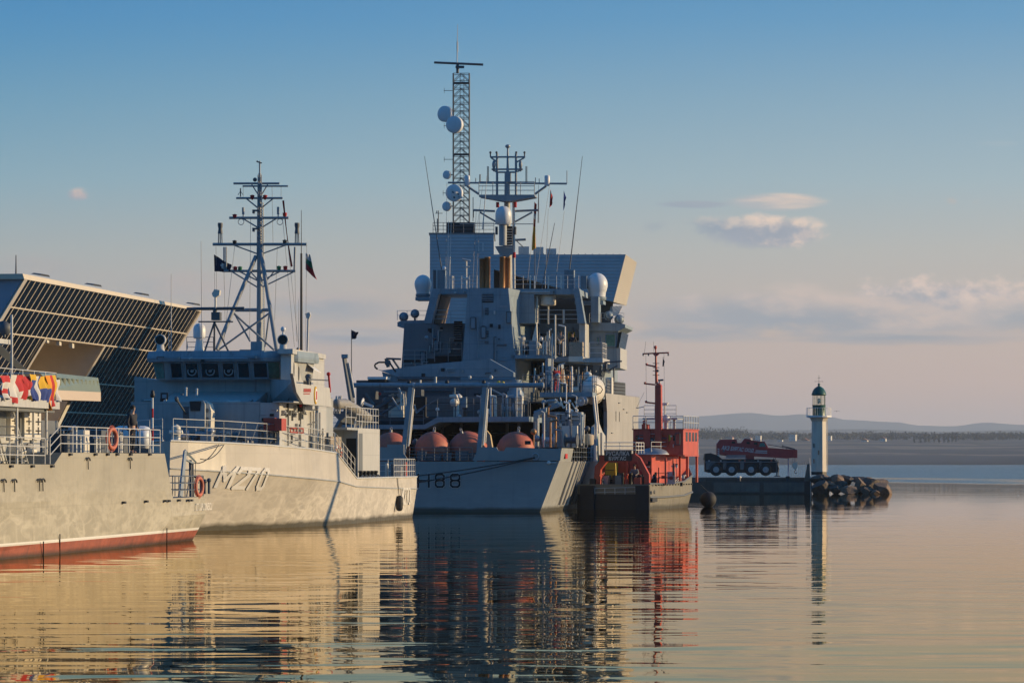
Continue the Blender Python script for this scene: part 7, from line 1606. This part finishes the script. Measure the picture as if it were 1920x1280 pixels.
# low gull and bird on the water
def gull(px, py, Yd, s_, label):
    t = thing('gull', label, 'gull', Lw(px, py, Yd)); g = MB(); g.ell((0,0,0), (.09*s_,.24*s_,.08*s_), 10, 8); g.ell((0,-.24*s_,.05*s_), .06*s_, 8, 6); g.bar((0,-.29*s_,.05*s_), (0,-.37*s_,.03*s_), .02*s_, 5, .004); g.build('body', M['f_white' if py > 800 else 'dark_cloth'], t)
    if py < 900:
        for sx in (-1, 1): k = MB(); k.prism([(sx*.05*s_,-.1*s_,.03),(sx*.35*s_,-.12*s_,.14*s_),(sx*.7*s_,.02*s_,.02*s_),(sx*.33*s_,.06*s_,.13*s_),(sx*.05*s_,.1*s_,.03)], (0,0,.012)); k.build('wing', M['dark_cloth'], t)
gull(1569, 771, 380, .42, 'small dark gull flying just right of the lighthouse gallery'); gull(1714, 932, 350, .6, 'white gull sitting on the calm water beyond the boulders'); gull(1909, 929, 352, .6, 'tiny pale gull on the water at the right edge')
# ================================================================ terminal buildings
corr = bpy.data.materials.new('blue_grey_corrugated_cladding'); corr.use_nodes = True; nt = corr.node_tree; N = nt.nodes; K = nt.links; pb = N['Principled BSDF']; pb.inputs['Roughness'].default_value = .42; pb.inputs['Metallic'].default_value = .15
tcn = nd('ShaderNodeTexCoord'); sp_ = nd('ShaderNodeSeparateXYZ'); K.new(tcn.outputs['Object'], sp_.inputs[0]); wv_ = mth('SINE', mth('MULTIPLY', sp_.outputs[2], 2*math.pi/.34))
n_ = nd('ShaderNodeTexNoise'); n_.inputs['Scale'].default_value = .5; n_.inputs['Detail'].default_value = 5; K.new(tcn.outputs['Object'], n_.inputs['Vector'])
cc = mixc(mrg(n_.outputs[0], .3, .7), (.36,.40,.43), (.45,.48,.50)); cc = mixc(mrg(wv_, .75, 1., 0, .12), cc, (.2,.23,.26)); K.new(cc, pb.inputs['Base Color'])
bpn = nd('ShaderNodeBump'); bpn.inputs['Distance'].default_value = .05; bpn.inputs['Strength'].default_value = .18; K.new(wv_, bpn.inputs['Height']); K.new(bpn.outputs[0], pb.inputs['Normal'])
BY = 409.
an = thing('terminal_wing', 'blue-grey corrugated terminal block with a leaning sunlit end wall behind the survey ship', 'building', (Lw(1000,0,BY).x, BY, 1.5)); 
def ab(mb, name, m_, par=None, dz=0): 
    ox, oy, oz = an.location; mb.v = [(x-ox, y-oy, z-oz) for x, y, z in mb.v]; return mb.build(name, m_, par or an)
q = MB(); W_.poly(q, [(806,438),(926,438),(926,890),(806,890)], BY, 14); ab(q, 'main_block', corr)
q = MB(); W_.box(q, 804, 436.4, 928, 438.4, BY-.05, 14.1); ab(q, 'roof_edge', M['grey_dark'])
e0, e1, e2, e3 = Lw(1173,477,BY), Lw(1194,492,BY+9), Lw(1174,573,BY+9), Lw(1150,566,BY)
q = MB(); A_ = [Lw(926.2,477,BY+.01), e0, e3, Lw(1044,539,BY+.01), Lw(926.2,505,BY+.01)]; Bk = [Vector((A_[0].x,BY+14,A_[0].z)), e1, e2, Vector((A_[3].x,BY+14,A_[3].z)), Vector((A_[4].x,BY+14,A_[4].z))]
q.add(A_+Bk, [(0,4,3,2,1),(0,1,6,5),(2,3,8,7),(3,4,9,8),(5,6,7,8,9)]); ab(q, 'cantilever_wing', corr)
q = MB(); q.add([e0,e1,e2,e3], [(3,2,1,0)]); q.v = [(x+.01,y,z) for x, y, z in q.v]; ab(q, 'end_wall', mat('ribbed_cream_end_wall', (.52,.48,.42), .6, var=.06, scale=1., streak=.15))
q = MB()
for i in range(26):
    t = (i+.5)/26; q.bar(e0.lerp(e3,t)+Vector((.03,0,0)), e1.lerp(e2,t)+Vector((.03,0,0)), .02, 4)
ab(q, 'end_wall_rib', M['grey_pale'])
q = MB(); W_.poly(q, [(893,497),(1044,539.5),(1150,566.5),(1146,600),(1120,890),(893,890)], BY+3, 9); ab(q, 'dark_lower_block', mat('dark_brown_wall', (.10,.085,.075), .8))  # dark brown wall set back below the wing
q = MB()
for i in range(9): W_.line(q, (1146+i*2.6,574-i*.1), (1142+i*2.,592), BY+2.5, .05)
ab(q, 'sun_louvre', M['white'])
for x0, y0, x1, y1 in ((972,462,992,477),(1000,463,1019,477),(1024,466,1043,477)):
    q = MB(); W_.box(q, x0, y0, x1, y1, BY+4, 1.8); ab(q, 'roof_plant', M['grey_pale'])
for px in (897.5, 905.5):
    q = MB(); W_.box(q, px-.9, 455, px+.9, 471, BY-.04, .05); ab(q, 'slit_window', M['white'])
for i in range(15): q = MB(); px = 980+i*13; W_.box(q, px, 475.4, px+1, 477, BY+.2, .1); ab(q, 'roof_stud', M['grey_dark'])
# lattice tower with dishes
tx = Lw(865,0,BY+6).x; zt0 = Lw(0,438,BY+6).z; TY = BY+6; tpx = lambda x, y, dy=0: Lw(x, y, TY+dy)
lt = thing('lattice_tower', 'tall steel lattice tower with white dishes and a radar bar above the terminal', 'tower', (tx, TY, zt0)); lp = lambda x, y, dy=0: tpx(x, y, dy)-Vector((tx, TY, zt0))
wT = (880-850)/F*TY; legs = [(-wT/2,-wT/2),(wT/2,-wT/2),(wT/2,wT/2),(-wT/2,wT/2)]; zA, zB = Lw(0,418,TY).z-zt0, Lw(0,139,TY).z-zt0
q = MB()
for x, y in legs: q.bar((x,y,0), (x,y,zB), .075, 6)
q.build('tower_leg', M['mast_dark'], lt)
q = MB(); nB = 20
for i in range(nB):
    z0, z1 = zA+(zB-zA)*i/nB, zA+(zB-zA)*(i+1)/nB
    for k in range(4):
        a, b = legs[k], legs[(k+1) % 4]; m2 = ((a[0]+b[0])/2, (a[1]+b[1])/2)
        q.bar((*a,z0), (*m2,z1), .03, 4); q.bar((*b,z0), (*m2,z1), .03, 4); q.bar((*a,z1), (*b,z1), .03, 4)
q.build('tower_bracing', M['mast_dark'], lt)
q = MB()
for dx in (-.12, .28): q.bar((dx,-wT*.3,0), (dx,-wT*.3,zB), .035, 5)
for i in range(48): z = zA+(zB-zA)*i/48; q.bar((-.12,-wT*.3,z), (.28,-wT*.3,z), .018, 4)
q.build('tower_ladder', M['mast_dark'], lt)
q = MB()
for z in (lp(0,157).z, lp(0,290).z): q.box(-wT/2, wT/2, -wT/2, wT/2, z, z+.06)
q.build('tower_platform', M['mast_dark'], lt)
for px, py, rp, face, dy in ((835,214,15,(-.55,-1,0),-.6),(852.5,234,16,(-.35,-1,.02),-1.4),(838,328,8,(-.6,-1,0),-.5),(852,362,16,(-.2,-1,.02),-1.5),(838,387,9,(-.5,-1,0),-.4)):
    c_ = lp(px, py, dy); r_ = rp/F*TY; f_ = Vector(face).normalized(); g = MB(); g.lathe(c_, [(r_*.6,-r_*.55),(r_,-r_*.3),(r_,r_*.25),(r_*.96,r_*.3),(r_*.5,r_*.36),(.02,r_*.38)], 26, f_); ds = g.build('dish', M['radome'], lt)
    g = MB(); g.bar(c_-f_*r_*.5, Vector((max(-wT/2, min(wT/2, c_.x)), -wT/2, c_.z)), .06, 6); g.build('dish_bracket', M['mast_dark'], ds)
g = MB(); g.bar(lp(814,117.5), lp(906,121.5), .12, 4, sm=False); g.bar(lp(858,121), lp(858,138), .16, 8); g.box(-.6, .3, -.3, .3, lp(0,128).z, lp(0,124).z); g.build('radar_bar', M['mast_dark'], lt)
g = MB(); g.bar(lp(857,118), lp(857.5,78), .05, 6); g.bar(lp(857.5,98), lp(857.5,79), .08, 6); g.bar(lp(857.5,78), lp(858,46), .035, 6, .02); g.build('whip_antenna', M['rail'], lt)
for py, x0 in ((170,832),(236,832),(299,832),(362,830)): g = MB(); g.bar(lp(850,py), lp(x0,py), .03, 5); g.bar(lp(x0+1,py-5), lp(x0+1,py+5), .02, 5); g.build('side_antenna', M['mast_dark'], lt)
q = MB(); W_.box(q, 837, 417, 890, 438.5, BY+4.6, 3.); q.v = [(x-tx, y-TY, z-zt0) for x, y, z in q.v]; q.build('equipment_cabin', M['black'], lt)
q = MB()
for Yd in (BY+.3,): q.rail([Lw(812,436.6,Yd), Lw(926,436.6,Yd)], 1.05, 3, 1.1, .03)
q.v = [(x-an.location.x, y-an.location.y, z-an.location.z) for x, y, z in q.v]; q.build('roof_railing', M['mast_dark'], an)
for px, y0, y1 in ((822,395,436),(820,410,436),(819,395,400)): q = MB(); W_.line(q, (px,y1), (px,y0), BY+1, .05); W_.line(q, (816,400), (830,400), BY+1, .03); ab(q, 'roof_antenna', M['mast_dark'])
# main terminal with the leaning glazed front
tm = thing('terminal_building', 'modern terminal with a leaning dark glazed front, pale mullions and a cut-out balcony', 'building', (0,0,0))
A0, A1 = Lw(48,522,250), Lw(375,582,305); along = A1-A0; dn = Vector((-.52,-.02,-.86)); LEN = 15.3
# the roof line is level in the world: keep both ends at the same height
def fp(u, t, o=0.):                                      # point on the leaning front: u along, t metres down the slope
    nrm = along.cross(dn).normalized(); nrm = nrm if nrm.x > 0 else -nrm
    return A0+along*u+dn*t+nrm*o
gm_ = mat('dark_glazing', (.006,.008,.014), .2, var=.35, scale=.35, spec=.12)
def inv(px, py):                                         # photo pixel -> (u,t) on the front plane
    d = Vector(((px-960)/F, 1, -(py-HZ)/F)); o = Vector((0,0,H)); n_ = along.cross(dn); k = (A0-o).dot(n_)/d.dot(n_); p = o+d*k-A0
    a11, a12, a22 = along.dot(along), along.dot(dn), dn.dot(dn); b1, b2 = p.dot(along), p.dot(dn); det = a11*a22-a12*a12
    return ((b1*a22-b2*a12)/det, (a11*b2-a12*b1)/det)
o1, o2, o3, o4 = inv(82,632), inv(195,648), inv(160,706), inv(52,692)
ot, ob = (o1[1]+o2[1])/2, LEN; u0, u1 = (o1[0]+o4[0])/2, (o2[0]+o3[0])/2
q = MB(); q.add([fp(-.005,0), fp(1,0), fp(1,ot), fp(-.005,ot)], [(0,1,2,3)]); q.add([fp(-.005,ot), fp(u0,ot), fp(u0,LEN), fp(-.005,LEN)], [(0,1,2,3)]); q.add([fp(u1,ot), fp(1,ot), fp(1,LEN), fp(u1,LEN)], [(0,1,2,3)]); q.add([fp(u0,11.6), fp(u1,11.6), fp(u1,LEN), fp(u0,LEN)], [(0,1,2,3)])
glz = q.build('glazed_front', gm_, tm)
mul = mat('pale_mullion', (.74,.64,.50), .5, var=.05)
nM = 40
for i in range(nM+1):
    u_ = i/nM; segs = [(0,LEN)] if not (u0 < u_ < u1) else [(0,ot),(11.6,LEN)]
    g = MB()
    for t0, t1 in segs: g = MB(); wv2 = .055/along.length; g.prism([fp(u_-wv2,t0,.004), fp(u_+wv2,t0,.004), fp(u_+wv2,t1,.004), fp(u_-wv2,t1,.004)], fp(u_,t0,.02)-fp(u_,t0,.004)); g.build('mullion', mul, glz)
for t in (2.05, ot, 6.9, 9.3, 11.6, 13.6):
    g = MB()
    for ua, ub in ([(0,1)] if t <= ot or t > 11.5 else [(0,u0),(u1,1)]): g = MB(); g.bar(fp(ua,t,.02), fp(ub,t,.02), .045, 4, sm=False); g.build('transom', mul, glz)
g = MB(); g.bar(fp(u0,ot,.05), fp(u0,11.6,.05), .1, 4, sm=False); g.build('opening_frame', mul, glz); g = MB(); g.bar(fp(u1,ot,.05), fp(u1,11.6,.05), .1, 4, sm=False); g.build('opening_frame', mul, glz)
g = MB(); e = Vector((-.1,0,.34)); p0, p1 = fp(-.012,.02,.1), fp(1.01,.02,.1); g.add([p0, p1, p1+e*.62, p0+e*1., p0+Vector((-2,0,0)), p1+Vector((-2,0,0)), p1+Vector((-2,0,.2)), p0+Vector((-2,0,.32))], [(0,1,2,3),(3,2,6,7),(4,7,6,5),(0,4,5,1),(0,3,7,4),(1,5,6,2)]); g.build('cornice', mat('cream_cornice', (.58,.50,.38), .6, var=.05), tm)
g = MB(); g.bar(fp(-.006,0,.08), fp(-.006,LEN,.08), .16, 4, sm=False); g.build('edge_trim', mul, tm); g = MB(); g.bar(fp(1.003,0,.05), fp(1.003,LEN,.05), .09, 4, sm=False); g.build('edge_trim', mul, tm)
# body of the building
bk = Vector((-26,3,0)); c0, c1 = fp(-.008,.0,-.05), fp(1,.0,-.05); d0, d1 = fp(-.008,LEN,-.05), fp(1,LEN,-.05)
q = MB(); q.add([c0, d0, d0+bk*.6, c0+bk, c1, d1, d1+bk*.6, c1+bk], [(0,1,2,3),(4,7,6,5),(0,3,7,4),(3,2,6,7)]); q.build('side_wall', mat('blue_grey_side_panels', (.25,.28,.33), .5, var=.07), tm)
# balcony recess
bw = mat('beige_recess_wall', (.62,.54,.43), .7, var=.06)
q = MB(); dv = Vector((-6,.6,0)); q.add([fp(u0,ot), fp(u1,ot), fp(u1,11.6), fp(u0,11.6)]+[p+dv for p in (fp(u0,ot), fp(u1,ot), fp(u1,11.6), fp(u0,11.6))], [(4,5,6,7),(0,1,5,4),(1,2,6,5),(3,0,4,7),(2,3,7,6)]); rec = q.build('balcony_recess', bw, tm)
for px, py in ((94,635),(117,640),(141,645)): g = MB(); uu, tt = inv(px, py+2); p = fp(uu, tt, -.3); g.box(p.x-.12, p.x+.12, p.y-.6, p.y+.6, p.z-.35, p.z+.1); g.build('ceiling_lamp', M['cream'], rec)
sl0 = [Lw(104,731,236), Lw(189,735,270), Lw(189,752,270), Lw(104,749,236)]
q = MB(); q.add(sl0+[p+Vector((-6,.7,0)) for p in sl0], [(3,2,1,0),(0,1,5,4),(2,3,7,6),(1,2,6,5),(0,4,7,3),(4,5,6,7)]); bal = q.build('balcony_slab', mat('cream_balcony_face', (.56,.46,.37), .6, var=.05), tm)
cg = mat('pale_green_balustrade_glass', (.19,.235,.19), .4, var=.2, scale=.6, spec=.25)
q = MB(); q.add([sl0[0]+Vector((0,0,.0)), sl0[1], Lw(184,708,270), Lw(72,696,232)], [(0,1,2,3)]); q.build('glass_balustrade', cg, bal)
for i in range(11):
    t = (i+.5)/11; p = sl0[0].lerp(sl0[1], t); g = MB(); g.bar(p+Vector((-.3,0,0)), p+Vector((-.3,0,.75)), .22, 8, .25); g.build('planter', mat('planter_green', (.14,.16,.11), .7) if i == 0 else bpy.data.materials['planter_green'], bal)
for px, py in ((90,517),(186,538.5),(275,556.5),(371,575)):
    uu, _ = inv(px, py+6); p = fp(uu, -.5, -.4); g = MB(); k = along.normalized()*2.3; k *= .7; p = p-Vector((0,0,.25)); g.add([p-k*1., p+k*.9, p+k*1.1+Vector((-.6,0,.1)), p-k*.8+Vector((-.6,0,.1)), p-k*.4+Vector((0,0,.12)), p+k*.7+Vector((0,0,.12)), p+k*.8+Vector((-.6,0,.2)), p-k*.3+Vector((-.6,0,.2))], [(0,1,5,4),(4,5,6,7),(3,7,6,2),(0,4,7,3),(1,2,6,5),(0,3,2,1)]); g.build('roof_vane', M['black'], tm)
q = MB(); W_.line(q, (30,516), (30,478), 262, .06, r2=.03); q.build('roof_mast', M['mast_dark'], tm)
q = MB(); p0, p1 = Lw(131,752,262), Lw(105,806,256); q.bar(p0, p1, .13, 4, sm=False); q.build('inclined_post', M['cream'], tm)

for k, (px, py, wpx, hpx, Yd, lb) in enumerate(((1557,908,16,14,389,'small brown stone wedged right of the large upright boulder'),(1600,922,14,9,387.8,'small wet stone at the waterline under the split boulder'),(1640,922,16,10,387.9,'small wet stone at the waterline left of the outermost wedge'),
        (1583,896,14,10,391.5,'small stone between the two high rounded boulders'),(1626,899,14,10,391,'small stone on top of the pile behind the split boulder'),(1556,897,14,9,390.4,'small pale stone right under the lighthouse foot'))):
    boulder(px, py, wpx, hpx, Yd, lb, (rock_b, rock_d)[k % 2])
# crane truck: smaller fittings
for px in (1328, 1350, 1385, 1395, 1420, 1445):
    g = MB(); W_.box(g, px, 862, px+3, 865, KY+.1, .1); g.build('marker_lamp', M['orange' if px % 2 else 'steel'], car)
g = MB(); W_.line(g, (1322,866), (1460,866), KY+.12, .05, n=4); g.build('side_guard', M['grey_dark'], car)
g = MB(); W_.line(g, (1360,858), (1400,859), KY+.5, .03); W_.line(g, (1352,824), (1352,819), KY+1., .03); W_.line(g, (1396,822), (1436,826), KY+1., .025); g.build('hand_rail', M['steel'], up_)
for px, py in ((1356,830),(1372,827),(1400,828),(1414,829)):
    g = MB(); W_.box(g, px, py, px+6, py+4, KY+.86, .05); g.build('engine_grille', M['black'], up_)
# unseen mast added towards the sun to cast the soft shadow on the minehunter
bx = 44.; by = 200.9
bm2 = thing('shadow_mast', 'tall slim unseen mast right of the view, added for its shadow on the minehunter', 'mast', (bx, by, -1.5))
g = MB(); g.lathe((0,0,0), [(.9,0),(.9,2.6),(.5,2.7)], 14); g.build('shadow_mast_footing', M['concrete'], bm2)
g = MB(); g.bar((0,0,2.6), (0,0,17.5), .42, 12, .36); g.build('pole', M['rail'], bm2)
g = MB(); g.lathe((0,0,17.5), [(.3,0),(.3,.5),(.15,.8),(.02,.9)], 12); g.build('shadow_mast_lantern', M['green'], bm2)
